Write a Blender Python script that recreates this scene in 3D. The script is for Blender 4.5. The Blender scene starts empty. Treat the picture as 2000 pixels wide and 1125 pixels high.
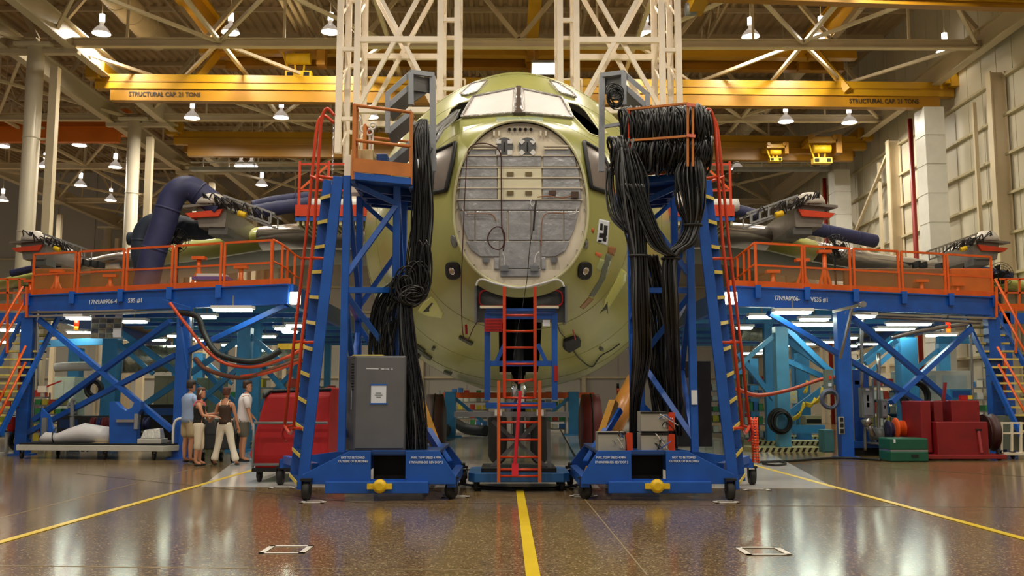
import bpy, bmesh, math, random
from math import sin, cos, pi, atan, tan, atan2, sqrt, radians
from mathutils import Vector as V, Matrix as M, Quaternion
from mathutils.bvhtree import BVHTree
random.seed(7)
SC = bpy.context.scene
COL = SC.collection
# ---------------------------------------------------------------- camera
F = 1900.0; CAMZ = 1.4
PITCH = atan(216.5 / F); YAW = atan(12 / F * cos(PITCH))
cam_d = bpy.data.cameras.new('camera'); cam_d.sensor_width = 36; cam_d.lens = 36 * F / 2000
cam_d.clip_end = 500
cam = bpy.data.objects.new('camera', cam_d); COL.objects.link(cam)
cam.location = (0, 0, CAMZ); cam.rotation_euler = (pi / 2 + PITCH, 0, -YAW)
SC.camera = cam
cF = V((sin(YAW) * cos(PITCH), cos(YAW) * cos(PITCH), sin(PITCH)))
cR = V((cos(YAW), -sin(YAW), 0)); cU = cR.cross(cF); C0 = V((0, 0, CAMZ))
def ray(px, py): return cF + cR * ((px - 1000) / F) + cU * ((562.5 - py) / F)
def P(px, py, Y): d = ray(px, py); return C0 + d * (Y / d.y)
def PZ(px, py, Z): d = ray(px, py); return C0 + d * ((Z - CAMZ) / d.z)
def G(px, py): return PZ(px, py, 0.0)
def pix(p):
    q = V(p) - C0; z = q.dot(cF); return (1000 + F * q.dot(cR) / z, 562.5 - F * q.dot(cU) / z)
# ---------------------------------------------------------------- world, exposure
w = bpy.data.worlds.new('ambient_fill'); SC.world = w; w.use_nodes = True
bg = w.node_tree.nodes['Background']; bg.inputs[0].default_value = (1.0, 0.9, 0.75, 1); bg.inputs[1].default_value = 0.35  # uniform warm fill added to light the fronts through the unbuilt camera end
SC.view_settings.view_transform = 'Standard'; SC.view_settings.look = 'None'
SC.view_settings.gamma = 1; SC.view_settings.use_curve_mapping = False
SC.view_settings.exposure = -0.14
# ---------------------------------------------------------------- materials
def s2l(c): return tuple(((x / 255) / 12.92 if x / 255 <= .04045 else ((x / 255 + .055) / 1.055) ** 2.4) for x in c)
MATS = {}
def mat(name, rgb, rough=.5, metal=0., vary=.12, scale=3., bump=0., bscale=30., spec=.5, emit=0., coat=0., alpha=1., trans=0.):
    if name in MATS: return MATS[name]
    m = bpy.data.materials.new(name); m.use_nodes = True; nt = m.node_tree; b = nt.nodes['Principled BSDF']
    lin = s2l(rgb)
    b.inputs['Roughness'].default_value = rough; b.inputs['Metallic'].default_value = metal
    b.inputs['Specular IOR Level'].default_value = spec
    if coat: b.inputs['Coat Weight'].default_value = coat; b.inputs['Coat Roughness'].default_value = .08
    if alpha < 1: b.inputs['Alpha'].default_value = alpha
    if trans: b.inputs['Transmission Weight'].default_value = trans
    if emit:
        b.inputs['Emission Color'].default_value = (*lin, 1); b.inputs['Emission Strength'].default_value = emit
    tc = nt.nodes.new('ShaderNodeTexCoord')
    if vary:
        n = nt.nodes.new('ShaderNodeTexNoise'); n.inputs['Scale'].default_value = scale; n.inputs['Detail'].default_value = 5
        nt.links.new(tc.outputs['Object'], n.inputs['Vector'])
        r = nt.nodes.new('ShaderNodeValToRGB'); r.color_ramp.elements[0].position = .3; r.color_ramp.elements[1].position = .7
        r.color_ramp.elements[0].color = (*[max(0, c * (1 - vary)) for c in lin], 1)
        r.color_ramp.elements[1].color = (*[min(1, c * (1 + vary)) for c in lin], 1)
        nt.links.new(n.outputs['Fac'], r.inputs[0]); nt.links.new(r.outputs[0], b.inputs['Base Color'])
    else: b.inputs['Base Color'].default_value = (*lin, 1)
    if bump:
        n2 = nt.nodes.new('ShaderNodeTexNoise'); n2.inputs['Scale'].default_value = bscale; n2.inputs['Detail'].default_value = 4
        bp = nt.nodes.new('ShaderNodeBump'); bp.inputs['Strength'].default_value = bump; bp.inputs['Distance'].default_value = .02
        nt.links.new(tc.outputs['Object'], n2.inputs['Vector']); nt.links.new(n2.outputs['Fac'], bp.inputs['Height'])
        nt.links.new(bp.outputs[0], b.inputs['Normal'])
    MATS[name] = m; return m
BLUE = mat('blue_paint', (24, 86, 178), .38, vary=.14)
NAVY = mat('dark_blue_paint', (22, 62, 120), .45)
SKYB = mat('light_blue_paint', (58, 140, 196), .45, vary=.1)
ORANGE = mat('orange_paint', (222, 92, 20), .4, vary=.12)
REDOR = mat('red_orange_paint', (205, 62, 22), .32, vary=.1)
TANOR = mat('tan_orange_paint', (196, 118, 52), .5, vary=.15)
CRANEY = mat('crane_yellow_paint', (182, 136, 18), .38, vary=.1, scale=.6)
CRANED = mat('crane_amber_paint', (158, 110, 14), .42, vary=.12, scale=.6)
CRANEO = mat('crane_orange_paint', (226, 120, 20), .42, vary=.12, scale=.6)
STEELW = mat('cream_structural_paint', (214, 198, 168), .5, vary=.08, scale=.8)
STEELD = mat('beige_structural_paint', (188, 170, 138), .55, vary=.1, scale=.8)
MASTW = mat('white_mast_paint', (240, 226, 208), .45, vary=.05)
COLW = mat('column_paint', (232, 222, 200), .42, vary=.06, scale=.5)
BLACK = mat('black_rubber', (22, 22, 22), .6, vary=.2)
BLACKC = mat('black_cable_jacket', (24, 25, 25), .34, vary=.5, scale=2.)
TYRE = mat('tyre_rubber', (30, 28, 26), .7, vary=.2)
GREYM = mat('grey_metal_paint', (120, 122, 124), .4, .2, vary=.1)
STEEL = mat('brushed_steel', (170, 168, 165), .28, .9, vary=.1)
CHROME = mat('chrome', (210, 210, 212), .12, 1., vary=0)
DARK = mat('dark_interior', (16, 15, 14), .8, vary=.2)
YEL = mat('safety_yellow', (232, 190, 30), .45, vary=.1)
YTREAD = mat('tread_yellow', (226, 206, 110), .5, vary=.1)
WHITE = mat('white_paint', (228, 226, 220), .5, vary=.04)
PAPER = mat('white_paper', (222, 228, 238), .7, vary=.02)
RED = mat('red_paint', (170, 22, 22), .4, vary=.12)
DRED = mat('dark_red_paint', (128, 20, 24), .42, vary=.15)
GREEN = mat('dark_green_paint', (14, 84, 62), .4, vary=.12)
WOODP = mat('plywood', (214, 190, 138), .6, vary=.12, scale=4)
ALU = mat('aluminium', (176, 178, 182), .3, .85, vary=.08)
# ---------------------------------------------------------------- mesh builder
def basis(d, up=V((0, 0, 1))):
    d = V(d).normalized()
    if abs(d.dot(up)) > .999: up = V((0, 1, 0))
    s = d.cross(up).normalized(); u = s.cross(d).normalized()
    return d, s, u
class MB:
    def __init__(s): s.v = []; s.f = []; s.sm = []
    def add(s, vs, fs, smooth=False):
        k = len(s.v); s.v += [tuple(x) for x in vs]; s.f += [tuple(i + k for i in f) for f in fs]; s.sm += [smooth] * len(fs); return s
    def box(s, c, size, rz=0., rot=None):
        h = V(size) / 2; R = rot if rot else M.Rotation(rz, 3, 'Z'); c = V(c)
        vs = [c + R @ V((x * h.x, y * h.y, z * h.z)) for x in (-1, 1) for y in (-1, 1) for z in (-1, 1)]
        return s.add(vs, [(0, 1, 3, 2), (4, 6, 7, 5), (0, 4, 5, 1), (2, 3, 7, 6), (0, 2, 6, 4), (1, 5, 7, 3)])
    def bx(s, lo, hi): lo = V(lo); hi = V(hi); return s.box((lo + hi) / 2, [abs(hi[i] - lo[i]) for i in range(3)])
    def bar(s, a, b, w=.05, h=None, up=V((0, 0, 1))):
        h = w if h is None else h; a = V(a); b = V(b); d, sd, u = basis(b - a, V(up))
        o = [sd * (x * w / 2) + u * (y * h / 2) for x, y in ((-1, -1), (1, -1), (1, 1), (-1, 1))]
        vs = [a + q for q in o] + [b + q for q in o]
        return s.add(vs, [(0, 1, 2, 3), (7, 6, 5, 4), (0, 4, 5, 1), (1, 5, 6, 2), (2, 6, 7, 3), (3, 7, 4, 0)])
    def ibeam(s, a, b, w=.3, h=.5, t=.04, up=V((0, 0, 1))):
        a = V(a); b = V(b); d, sd, u = basis(b - a, V(up))
        s.bar(a + u * (h / 2 - t / 2), b + u * (h / 2 - t / 2), w, t, up); s.bar(a - u * (h / 2 - t / 2), b - u * (h / 2 - t / 2), w, t, up)
        return s.bar(a, b, t, h - t, up)
    def cyl(s, a, b, r=.03, r2=None, n=12, cap=True):
        r2 = r if r2 is None else r2; a = V(a); b = V(b); d, sd, u = basis(b - a); vs = []
        for p, q in ((a, r), (b, r2)):
            for i in range(n): t = 2 * pi * i / n; vs.append(p + (sd * cos(t) + u * sin(t)) * q)
        s.add(vs, [(i, (i + 1) % n, n + (i + 1) % n, n + i) for i in range(n)], True)
        if cap: s.add(vs[:n], [tuple(range(n))[::-1]]); s.add(vs[n:], [tuple(range(n))])
        return s
    def tube(s, pts, r=.02, n=6, rs=None, cap=True):
        pts = [V(p) for p in pts]; N = len(pts); vs = []; prev = None
        for i, p in enumerate(pts):
            d = (pts[min(i + 1, N - 1)] - pts[max(i - 1, 0)])
            if d.length < 1e-9: d = V((0, 0, 1))
            d.normalize()
            if prev is None: _, sd, u = basis(d)
            else:
                sd = prev - d * prev.dot(d)
                if sd.length < 1e-6: _, sd, _u = basis(d)
                sd.normalize(); u = sd.cross(d)
            prev = sd; q = rs[i] if rs else r
            for k in range(n): t = 2 * pi * k / n; vs.append(p + (sd * cos(t) + u * sin(t)) * q)
        fs = [(i * n + k, i * n + (k + 1) % n, (i + 1) * n + (k + 1) % n, (i + 1) * n + k) for i in range(N - 1) for k in range(n)]
        s.add(vs, fs, True)
        if cap: s.add(vs[:n], [tuple(range(n))[::-1]]); s.add(vs[-n:], [tuple(range(n))])
        return s
    def lathe(s, c, axis, prof, n=20, cap=True):
        d, sd, u = basis(axis); c = V(c); vs = []
        for h, r in prof:
            for k in range(n): t = 2 * pi * k / n; vs.append(c + d * h + (sd * cos(t) + u * sin(t)) * r)
        N = len(prof)
        s.add(vs, [(i * n + k, i * n + (k + 1) % n, (i + 1) * n + (k + 1) % n, (i + 1) * n + k) for i in range(N - 1) for k in range(n)], True)
        if cap: s.add(vs[:n], [tuple(range(n))[::-1]]); s.add(vs[-n:], [tuple(range(n))])
        return s
    def prism(s, poly, off):
        poly = [V(p) for p in poly]; off = V(off); n = len(poly)
        return s.add(poly + [p + off for p in poly], [tuple(range(n)), tuple(range(n, 2 * n))[::-1]] + [(i, n + i, n + (i + 1) % n, (i + 1) % n) for i in range(n)])
    def loft(s, rings, closed=True, cap=True, smooth=True):
        n = len(rings[0]); vs = [p for r in rings for p in r]; m = n if closed else n - 1
        s.add(vs, [(i * n + k, i * n + (k + 1) % n, (i + 1) * n + (k + 1) % n, (i + 1) * n + k) for i in range(len(rings) - 1) for k in range(m)], smooth)
        if cap: s.add(rings[0], [tuple(range(n))[::-1]]); s.add(rings[-1], [tuple(range(n))])
        return s
    def build(s, name, m, parent=None, bevel=0., flip=True):
        me = bpy.data.meshes.new(name); me.from_pydata(s.v, [], s.f); me.polygons.foreach_set('use_smooth', s.sm); me.update()
        b = bmesh.new(); b.from_mesh(me); bmesh.ops.remove_doubles(b, verts=b.verts, dist=1e-5)
        if flip: bmesh.ops.recalc_face_normals(b, faces=b.faces)
        b.to_mesh(me); b.free(); me.update()
        o = bpy.data.objects.new(name, me); COL.objects.link(o); o.data.materials.append(m)
        if bevel:
            md = o.modifiers.new('edge', 'BEVEL'); md.width = bevel; md.segments = 2; md.limit_method = 'ANGLE'
        if parent is not None: o.parent = parent; o.matrix_parent_inverse = wmat(parent).inverted()
        return o
def wmat(o):
    m = o.matrix_basis.copy()
    if o.parent is not None: m = wmat(o.parent) @ o.matrix_parent_inverse @ m
    return m
def tag(o, label=None, cat=None, group=None, kind=None):
    if label: o['label'] = label
    if cat: o['category'] = cat
    if group: o['group'] = group
    if kind: o['kind'] = kind
    return o
def thing(name, label, cat, loc=(0, 0, 0), group=None):
    o = bpy.data.objects.new(name, None); COL.objects.link(o); o.location = V(loc); o.empty_display_size = .2
    return tag(o, label, cat, group)
def struct(name, mb, m, **k):
    o = mb.build(name, m, **k); o['kind'] = 'structure'; return o
def dup(o, off, label=None, group=None, parent=None):
    c = o.copy(); COL.objects.link(c)
    if parent is None: c.location = o.location + V(off)
    else: c.parent = parent
    if label: c['label'] = label
    if group: c['group'] = group
    for ch in [x for x in COL.objects if x.parent == o]: dup(ch, (0, 0, 0), parent=c)
    return c
def lettering(txt, origin, right, up, size, m, parent, name='lettering', width=None):
    cu = bpy.data.curves.new('letters', 'FONT'); cu.body = txt; cu.size = 1; cu.extrude = .002 / size; cu.offset = .018; cu.resolution_u = 2
    t = bpy.data.objects.new('letters', cu); COL.objects.link(t); bpy.context.view_layer.update()
    me = bpy.data.meshes.new_from_object(t.evaluated_get(bpy.context.evaluated_depsgraph_get()))
    COL.objects.unlink(t); bpy.data.objects.remove(t)
    xs = [v.co.x for v in me.vertices]; w0 = max(xs) - min(xs); sx = (width / w0) if width else size
    r = V(right).normalized(); u = V(up).normalized(); n = r.cross(u)
    T = M(((r.x * sx, u.x * size, n.x * size, origin[0]), (r.y * sx, u.y * size, n.y * size, origin[1]), (r.z * sx, u.z * size, n.z * size, origin[2]), (0, 0, 0, 1)))
    me.transform(T)
    o = bpy.data.objects.new(name, me); COL.objects.link(o); me.materials.clear(); me.materials.append(m)
    if parent is not None: o.parent = parent; o.matrix_parent_inverse = wmat(parent).inverted()
    return o
def smooth_path(pts, k=8):
    pts = [V(p) for p in pts]; out = []
    for i in range(len(pts) - 1):
        p0 = pts[max(i - 1, 0)]; p1 = pts[i]; p2 = pts[i + 1]; p3 = pts[min(i + 2, len(pts) - 1)]
        for j in range(k):
            t = j / k
            out.append(.5 * ((2 * p1) + (p2 - p0) * t + (2 * p0 - 5 * p1 + 4 * p2 - p3) * t * t + (3 * p1 - p0 - 3 * p2 + p3) * t ** 3))
    out.append(pts[-1]); return out

def print_marks(a, b, h, words, m, parent, name='printed_line'):
    """worn print too small to read: short dashes between a and b (fractions of the line)"""
    a = V(a); b = V(b); mb = MB()
    for u, v in words: mb.bar(a.lerp(b, u), a.lerp(b, v), .003, h)
    return mb.build(name, m, parent)
# ================================================================ LARGE LIGHT: lamps overhead, in and out of view
LAMPMAT = mat('lamp_glow', (255, 246, 226), .5, vary=0, emit=26.)
LAMPD = bpy.data.lights.new('high_bay_light', 'AREA'); LAMPD.shape = 'DISK'; LAMPD.size = .7; LAMPD.energy = 430; LAMPD.color = (1, .92, .77); LAMPD.spread = radians(165)
def bay_lamp(p, label, group='bell lamps hung from the roof steel', proto=[None], big=1.0):
    if proto[0] is None:
        t = thing('high_bay_lamp', label, 'lamp', (0, 0, 0), group)
        MB().lathe((0, 0, 0), (0, 0, 1), [(0, .36), (.1, .33), (.26, .2), (.36, .09), (.5, .08)], 20, cap=False).build('reflector', mat('bell_glow', (210, 200, 190), .3, vary=0, emit=.45), t)
        MB().cyl((0, 0, .02), (0, 0, .04), .34, n=20).build('bulb', LAMPMAT, t)
        MB().cyl((0, 0, .5), (0, 0, .8), .11).build('glowing_glass_top', mat('prism_glass_glow', (255, 250, 240), .4, vary=0, emit=5.), t)  # glow added here as the lit glass top of the lamp
        h = MB().cyl((0, 0, .1), (0, 0, 1.), .02).build('hanger', STEELW, t); h.scale.z = 19.62 - p[2]
        l = bpy.data.objects.new('light', LAMPD); COL.objects.link(l); l.parent = t; l.location = (0, 0, -.03)
        proto[0] = t; t.location = V(p); return t
    c = dup(proto[0], V(p) - proto[0].location, label, group)
    for x in COL.objects:
        if x.parent == c and x.name.startswith('hanger'): x.scale.z = 19.62 - p[2]
    return c
# bright lamps: (px, py, label)
LZ = 15.9
lamps = [(198, 66, 'bell lamp above the near end of the white round column'), (450, 64, 'bell lamp beside the sloping yellow runway beam, above the upper crane end'),
 (645, 63, 'bell lamp beside the lattice mast over the blue stand without coils'), (1262, 66, 'bell lamp seen through the lattice mast over the cable coils'),
 (1466, 72, 'bell lamp alone over the upper yellow crane beam'), (1604, 70, 'bell lamp touching the yellow runway beam near the wall side'),
 (375, 231, 'lamp under the lettered crane, above the second crane end'), (549, 230, 'lamp between the lettered crane and the second crane'),
 (724, 229, 'lamp seen over the railed platform between the mast legs'), (1535, 238, 'inner one of two lamps over the wall-side end of the second crane'),
 (1659, 240, 'outer one of two lamps over the wall-side end of the second crane'), (88, 326, 'lamp between the first round column and its slim post'),
 (225, 327, 'lamp in front of the second round column high up'), (157, 363, 'lamp below the orange crane, beside a dark hanging box'),
 (216, 392, 'lowest lamp in view left of the second round column'), (5, 392, 'lamp at the very left edge of the picture'),
 (155, 284, 'lamp just below the orange crane beam'), (5, 286, 'lamp just below the orange crane at the picture edge'),
 (470, 325, 'first lamp of the close pair under the second crane'), (491, 325, 'second lamp of the close pair under the second crane'),
 (511, 362, 'small lamp above the blue air hoses on the wing'), (1440, 330, 'lamp beside the orange rail on the cable coil side'),
 (1846, 101, 'dim lamp below the runway beam along the siding wall')]
for px, py, lb in lamps:
    t = bay_lamp(PZ(px, py, LZ if py < 120 else 14.5), lb)
    if 'dim' in lb:
        for c in [x for x in COL.objects if x.parent == t]:
            if c.type == 'LIGHT': bpy.data.objects.remove(c)
for X in (-11, -3.5, 4, 12):
    for Y in (2, 11, 20, 29): bay_lamp((X, Y, LZ), 'bell lamp overhead, above the frame of the picture', 'bell lamps above the picture')
# bright rectangular daylight-like lamp over the nose
t = thing('flat_panel_lamp', 'bright rectangular lamp glowing just above the aircraft crown', 'lamp', PZ(1062, 134, 15.2))
c = PZ(1066, 134, 15.2); MB().box(c + V((0, 0, .06)), (1.25, 1.4, .12)).build('housing', ALU, t)
MB().box(c - V((0, 0, .01)), (1.15, 1.3, .02)).build('diffuser', mat('panel_glow', (240, 250, 255), .5, vary=0, emit=9), t)
for dx in (-.5, .5): MB().cyl(c + V((dx, 0, .1)), c + V((dx, 0, 1.6)), .015).build('hanger', STEELW, t)

# ================================================================ FLOOR
def floor_mat():
    m = bpy.data.materials.new('polished_concrete'); m.use_nodes = True; nt = m.node_tree; b = nt.nodes['Principled BSDF']; L = nt.links.new
    tc = nt.nodes.new('ShaderNodeTexCoord')
    n1 = nt.nodes.new('ShaderNodeTexNoise'); n1.inputs['Scale'].default_value = .35; n1.inputs['Detail'].default_value = 4; L(tc.outputs['Object'], n1.inputs['Vector'])
    vo = nt.nodes.new('ShaderNodeTexVoronoi'); vo.inputs['Scale'].default_value = 70; L(tc.outputs['Object'], vo.inputs['Vector'])
    sp = nt.nodes.new('ShaderNodeSeparateColor'); L(vo.outputs['Color'], sp.inputs[0])
    r = nt.nodes.new('ShaderNodeValToRGB'); cr = r.color_ramp
    cr.elements[0].position = 0; cr.elements[0].color = (*s2l((50, 38, 24)), 1); cr.elements[1].position = 1; cr.elements[1].color = (*s2l((200, 178, 138)), 1)
    for p_, c_ in ((.2, (112, 90, 60)), (.6, (132, 108, 74)), (.86, (146, 122, 86))): e = cr.elements.new(p_); e.color = (*s2l(c_), 1)
    L(sp.outputs[0], r.inputs[0])
    mx = nt.nodes.new('ShaderNodeMix'); mx.data_type = 'RGBA'; mx.blend_type = 'MULTIPLY'; mx.inputs[0].default_value = 1
    r2 = nt.nodes.new('ShaderNodeValToRGB'); r2.color_ramp.elements[0].color = (.62, .6, .58, 1); r2.color_ramp.elements[1].color = (1.1, 1.08, 1.05, 1)
    L(n1.outputs['Fac'], r2.inputs[0]); L(r.outputs[0], mx.inputs[6]); L(r2.outputs[0], mx.inputs[7]); L(mx.outputs[2], b.inputs['Base Color'])
    b.inputs['Roughness'].default_value = .15; b.inputs['Specular IOR Level'].default_value = .5
    n3 = nt.nodes.new('ShaderNodeTexNoise'); n3.inputs['Scale'].default_value = 3; n3.inputs['Detail'].default_value = 6; L(tc.outputs['Object'], n3.inputs['Vector'])
    bp = nt.nodes.new('ShaderNodeBump'); bp.inputs['Strength'].default_value = .03; bp.inputs['Distance'].default_value = .02; L(n3.outputs['Fac'], bp.inputs['Height']); L(bp.outputs[0], b.inputs['Normal'])
    return m
FLOORM = floor_mat()
struct('floor', MB().bx((-60, -8, -.2), (19.6, 78, 0)), FLOORM)
PAINTF = mat('pale_floor_coating', (216, 212, 208), .1, vary=.08, scale=.5, bump=.04, bscale=3, spec=.6)
# pale coated work area between the yellow lines
a = G(392, 951); b_ = G(1632, 954); c1 = G(1494, 916); d1 = G(498, 920)
def flat(poly, z0, z1): return MB().prism([(p[0], p[1], z0) for p in poly], (0, 0, z1 - z0))
struct('floor_coating', flat([a, b_, V((7.6, 30, 0)), V((7.6, 60, 0)), V((-7.6, 60, 0)), V((-7.6, 30, 0)), ], 0, .004), PAINTF)
LINEY = mat('yellow_floor_paint', (226, 194, 30), .3, vary=.06)
def fl_line(p, q, w, name='floor_line'):
    p = V(p); q = V(q); d = (q - p).normalized(); s = V((-d.y, d.x, 0)) * w / 2
    return struct(name, flat([p - s, q - s, q + s, p + s], 0.003, .008), LINEY)
gl = G(478, 923); fl_line(G(-60, 1077), gl + (gl - G(-60, 1077)) * .4, .1)
gr = G(1488, 913); fl_line(G(2080, 1075), gr + (gr - G(2080, 1075)) * .3, .1)
fl_line(G(1045, 1150), G(1014, 950), .115)
JO = mat('joint_filler', (52, 44, 34), .4, vary=.1); JL = mat('light_joint_filler', (150, 134, 104), .3, vary=.1)
def joint(p, q, w, m): 
    p = V(p); q = V(q); d = (q - p).normalized(); s = V((-d.y, d.x, 0)) * w / 2
    struct('floor_joint', flat([p - s, q - s, q + s, p + s], 0.0, .003), m)
joint(G(150, 925), G(700, 982), .02, JO); joint(G(700, 982), G(2100, 992), .02, JO)
joint(G(0, 1012), G(420, 905), .012, JL); joint(G(1142, 975), G(1265, 1125), .014, JL); joint(G(0, 1105), G(1000, 1115), .012, JL)
joint(G(1600, 905), G(2060, 935), .02, JO)
WTAPE = mat('white_tape', (216, 210, 200), .35, vary=.08)
def tape_square(c0, hw, hd, label, sk=0):
    x, y = c0.x, c0.y; w_ = .055
    t = thing('floor_tape_square', label, 'floor marking', (x, y, 0), 'white tape squares on the floor')
    mb = MB()
    for lo, hi in (((x - hw, y - hd), (x + hw, y - hd + w_)), ((x - hw, y + hd - w_), (x + hw, y + hd)), ((x - hw, y - hd), (x - hw + w_, y + hd)), ((x + hw - w_, y - hd), (x + hw, y + hd))):
        mb.bx((lo[0], lo[1], .005), (hi[0], hi[1], .0075))
    mb.build('tape_frame', WTAPE, t)
tape_square(G(560, 1074), .21, .24, 'white tape square alone on the brown floor, left of the yellow centre line')
tape_square(G(1490, 1077), .21, .24, 'white tape square alone on the brown floor, right of the yellow centre line')
tape_square(G(612, 981), .17, .14, 'white tape square under the outer front caster of the grey cabinet stand')
tape_square(G(1418, 981), .17, .14, 'white tape square under the outer front caster of the cable coil stand')
tape_square(G(890, 970), .2, .14, 'white tape square under the inner front caster of the grey cabinet stand')
tape_square(G(1140, 969), .2, .14, 'white tape square under the inner front caster of the cable coil stand')
tape_square(G(1478, 957), .2, .14, 'white tape square under the rear outrigger caster of the cable coil stand')
tape_square(G(552, 953), .2, .14, 'white tape square under the rear outrigger caster of the grey cabinet stand')

# ================================================================ SHELL
DECKM = mat('roof_deck_paint', (172, 148, 112), .7, vary=.12, scale=.4)
mb = MB()
def deck(x0, x1, y0, y1, z):
    n = int((x1 - x0) / .45); pts = []
    for i in range(n):
        xa = x0 + i * (x1 - x0) / n; w_ = (x1 - x0) / n
        pts += [(xa, z), (xa + w_ * .35, z), (xa + w_ * .5, z + .12), (xa + w_ * .85, z + .12)]
    pts.append((x1, z)); vs = [(x, y0, q) for x, q in pts] + [(x, y1, q) for x, q in pts]; k = len(pts)
    mb.add(vs, [(i, i + 1, k + i + 1, k + i) for i in range(k - 1)])
deck(-60, 20, -8, 78, 19.6); mb.bx((-60, -8, 19.75), (20, 78, 19.9))
struct('ceiling', mb, DECKM, flip=False)
# purlins carried by the trusses
PANEL = mat('wall_siding', (206, 198, 178), .55, vary=.07, scale=.4, bump=.05, bscale=2)
XW = 19.2
mb = MB()
y = 8.
while y < 76.5:
    mb.bx((XW, y, 0), (XW + .15, min(y + 1.14, 91), 19.6)); mb.bx((XW + .02, y + 1.14, 0), (XW + .12, y + 1.2, 19.6)); y += 1.2
struct('wall_right', mb, PANEL)
mb = MB(); x = -60.
while x < 19.2: mb.bx((x, 77.5, 0), (x + 2.9, 77.7, 19.6)); mb.bx((x + 2.9, 77.55, 0), (x + 3, 77.7, 19.6)); x += 3
struct('wall_back', mb, mat('back_siding', (176, 172, 162), .6, vary=.06, scale=.3))
GIRT = mat('girt_paint', (196, 184, 152), .5, vary=.06)
mb = MB()
for i in range(10): z = 1.5 + i * 1.52; mb.bx((XW - .16, 12, z), (XW - .003, 77.4, z + .1))
struct('trim_1', mb, GIRT)
mb = MB()
for z in (3, 6, 8.2, 10.2, 12.4): mb.bx((-59, 77.25, z), (19, 77.48, z + .16))
for i in range(12): mb.bx((-58 + i * 6.4, 77.1, 0), (-57.7 + i * 6.4, 77.48, 14))
struct('trim_2', mb, GIRT)
# ---- columns
YC = [26.2, 36.2, 46.2, 56.2, 66.2, 76.2]
def rcolumn(x, y):
    mb = MB().cyl((x, y, 0), (x, y, 14.9), .31, n=24)
    for z in (4.1, 7.6, 11.2): mb.cyl((x, y, z), (x, y, z + .06), .325, n=24)
    mb.box((x, y, .03), (.9, .9, .06)); mb.box((x, y, 14.85), (1.4, .8, .12)); struct('steel_column', mb, COLW)
    mb = MB().bar((x + .78, y, 0), (x + .78, y, 14), .3, .3)
    for z in (4.1, 7.6, 11.2): mb.bar((x + .2, y, z), (x + .78, y, z), .08)
    struct('service_column', mb, STEELW)
for y in YC[1:]: rcolumn(-18.04, y)
for y in YC: rcolumn(-31.5, y)
for y in YC + [16.2]:
    x = 18.85; mb = MB().ibeam((x, y, 0), (x, y, 13.9), .36, .6, .05, (1, 0, 0)); struct('wall_column', mb, STEELW)
    mb = MB().bar((x - .1, y + 1.6, 0), (x - .1, y + 1.6, 13.2), .14); struct('wall_post', mb, STEELW)
# wall cross bracing (one bay)
def xbr(y0, y1, z0, z1):
    struct('wall_brace', MB().bar((18.6, y0, z0), (18.6, y1, z1), .13).bar((18.6, y0, z1), (18.6, y1, z0), .13), STEELW)
xbr(46.4, 56, .5, 6.8); xbr(46.4, 56, 7, 13.2)
# panelled pale duct risers on the wall
RISER = mat('riser_sheet', (222, 220, 212), .4, vary=.04)
for k, (px, wpx) in enumerate(((1822, 30), (1640, 26))):
    X = 18.1; d = ray(px, 400); Yr = C0.y + d.y * (X / d.x); mb = MB()
    for i in range(11): mb.bx((X - .4, Yr - .5, i * 1.25), (X + .45, Yr + .5, i * 1.25 + 1.2))
    mb.bx((X - .37, Yr - .47, 0), (X + .42, Yr + .47, 13.7))
    tag(mb.build('duct_riser', RISER), ['nearer pale panelled duct riser standing against the siding wall', 'farther pale panelled duct riser standing against the siding wall'][k], 'duct')
REDP = mat('red_pipe_paint', (140, 26, 20), .45, vary=.1)
for px, n_ in ((1785, 'red fire pipe running down the siding wall behind the wing'), (1612, 'far red fire pipe on the siding wall beside the second riser')):
    X = 18.3; d = ray(px, 400); Yr = d.y * (X / d.x); tag(MB().cyl((X, Yr, 0), (X, Yr, 14), .11).build('fire_pipe', REDP), n_, 'pipe')
# ---- crane runway beams along Y
RB = mat('runway_beam_paint', (200, 186, 160), .45, vary=.06, scale=.5)
def runway(x, z0, z1, y0=8, y1=77.4, w=.36): return MB().ibeam((x, y0, (z0 + z1) / 2), (x, y1, (z0 + z1) / 2), w, z1 - z0, .06)
struct('runway_beam', runway(-16.65, 14.7, 15.6), RB); struct('runway_beam', runway(18.35, 14.7, 15.6), RB)
struct('runway_beam', runway(-19.2, 14.7, 15.6), RB); struct('runway_beam', runway(-30.4, 14.7, 15.6), RB)
for y in YC:
    struct('bracket_beam', MB().bar((-19.4, y, 14.62), (-16.4, y, 14.62), .3, .16), RB)
# ---- roof trusses
def truss(y, x0, x1, lb, grp, zb=15.0, zt=19.1, n=6):
    t = thing('roof_truss', lb, 'roof truss', ((x0 + x1) / 2, y, zb), grp)
    MB().ibeam((x0, y, zb), (x1, y, zb), .3, .34, .05).build('bottom_chord', STEELW, t)
    MB().bar((x0, y, zt), (x1, y, zt), .25, .25).build('top_chord', STEELD, t)
    s = (x1 - x0) / n
    for i in range(n):
        xa = x0 + i * s; xm = xa + s / 2
        MB().bar((xa, y, zb + .15), (xm, y, zt - .1), .16).build('web_brace', STEELD, t)
        MB().bar((xa + s, y, zb + .15), (xm, y, zt - .1), .16).build('web_brace', STEELD, t)
        MB().bar((xm, y, zb + .15), (xm, y, zt - .1), .09).build('web_post', STEELW, t)
NTH = ['first', 'second', 'third', 'fourth', 'fifth', 'sixth', 'seventh']
for i, y in enumerate(YC):
    truss(y, -17.6, 18.6, NTH[i] + ' steel roof truss from the camera over the aircraft bay', 'roof trusses')
    truss(y, -31.5, -18, NTH[i] + ' steel roof truss from the camera over the side bay', 'roof trusses', n=3)
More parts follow.
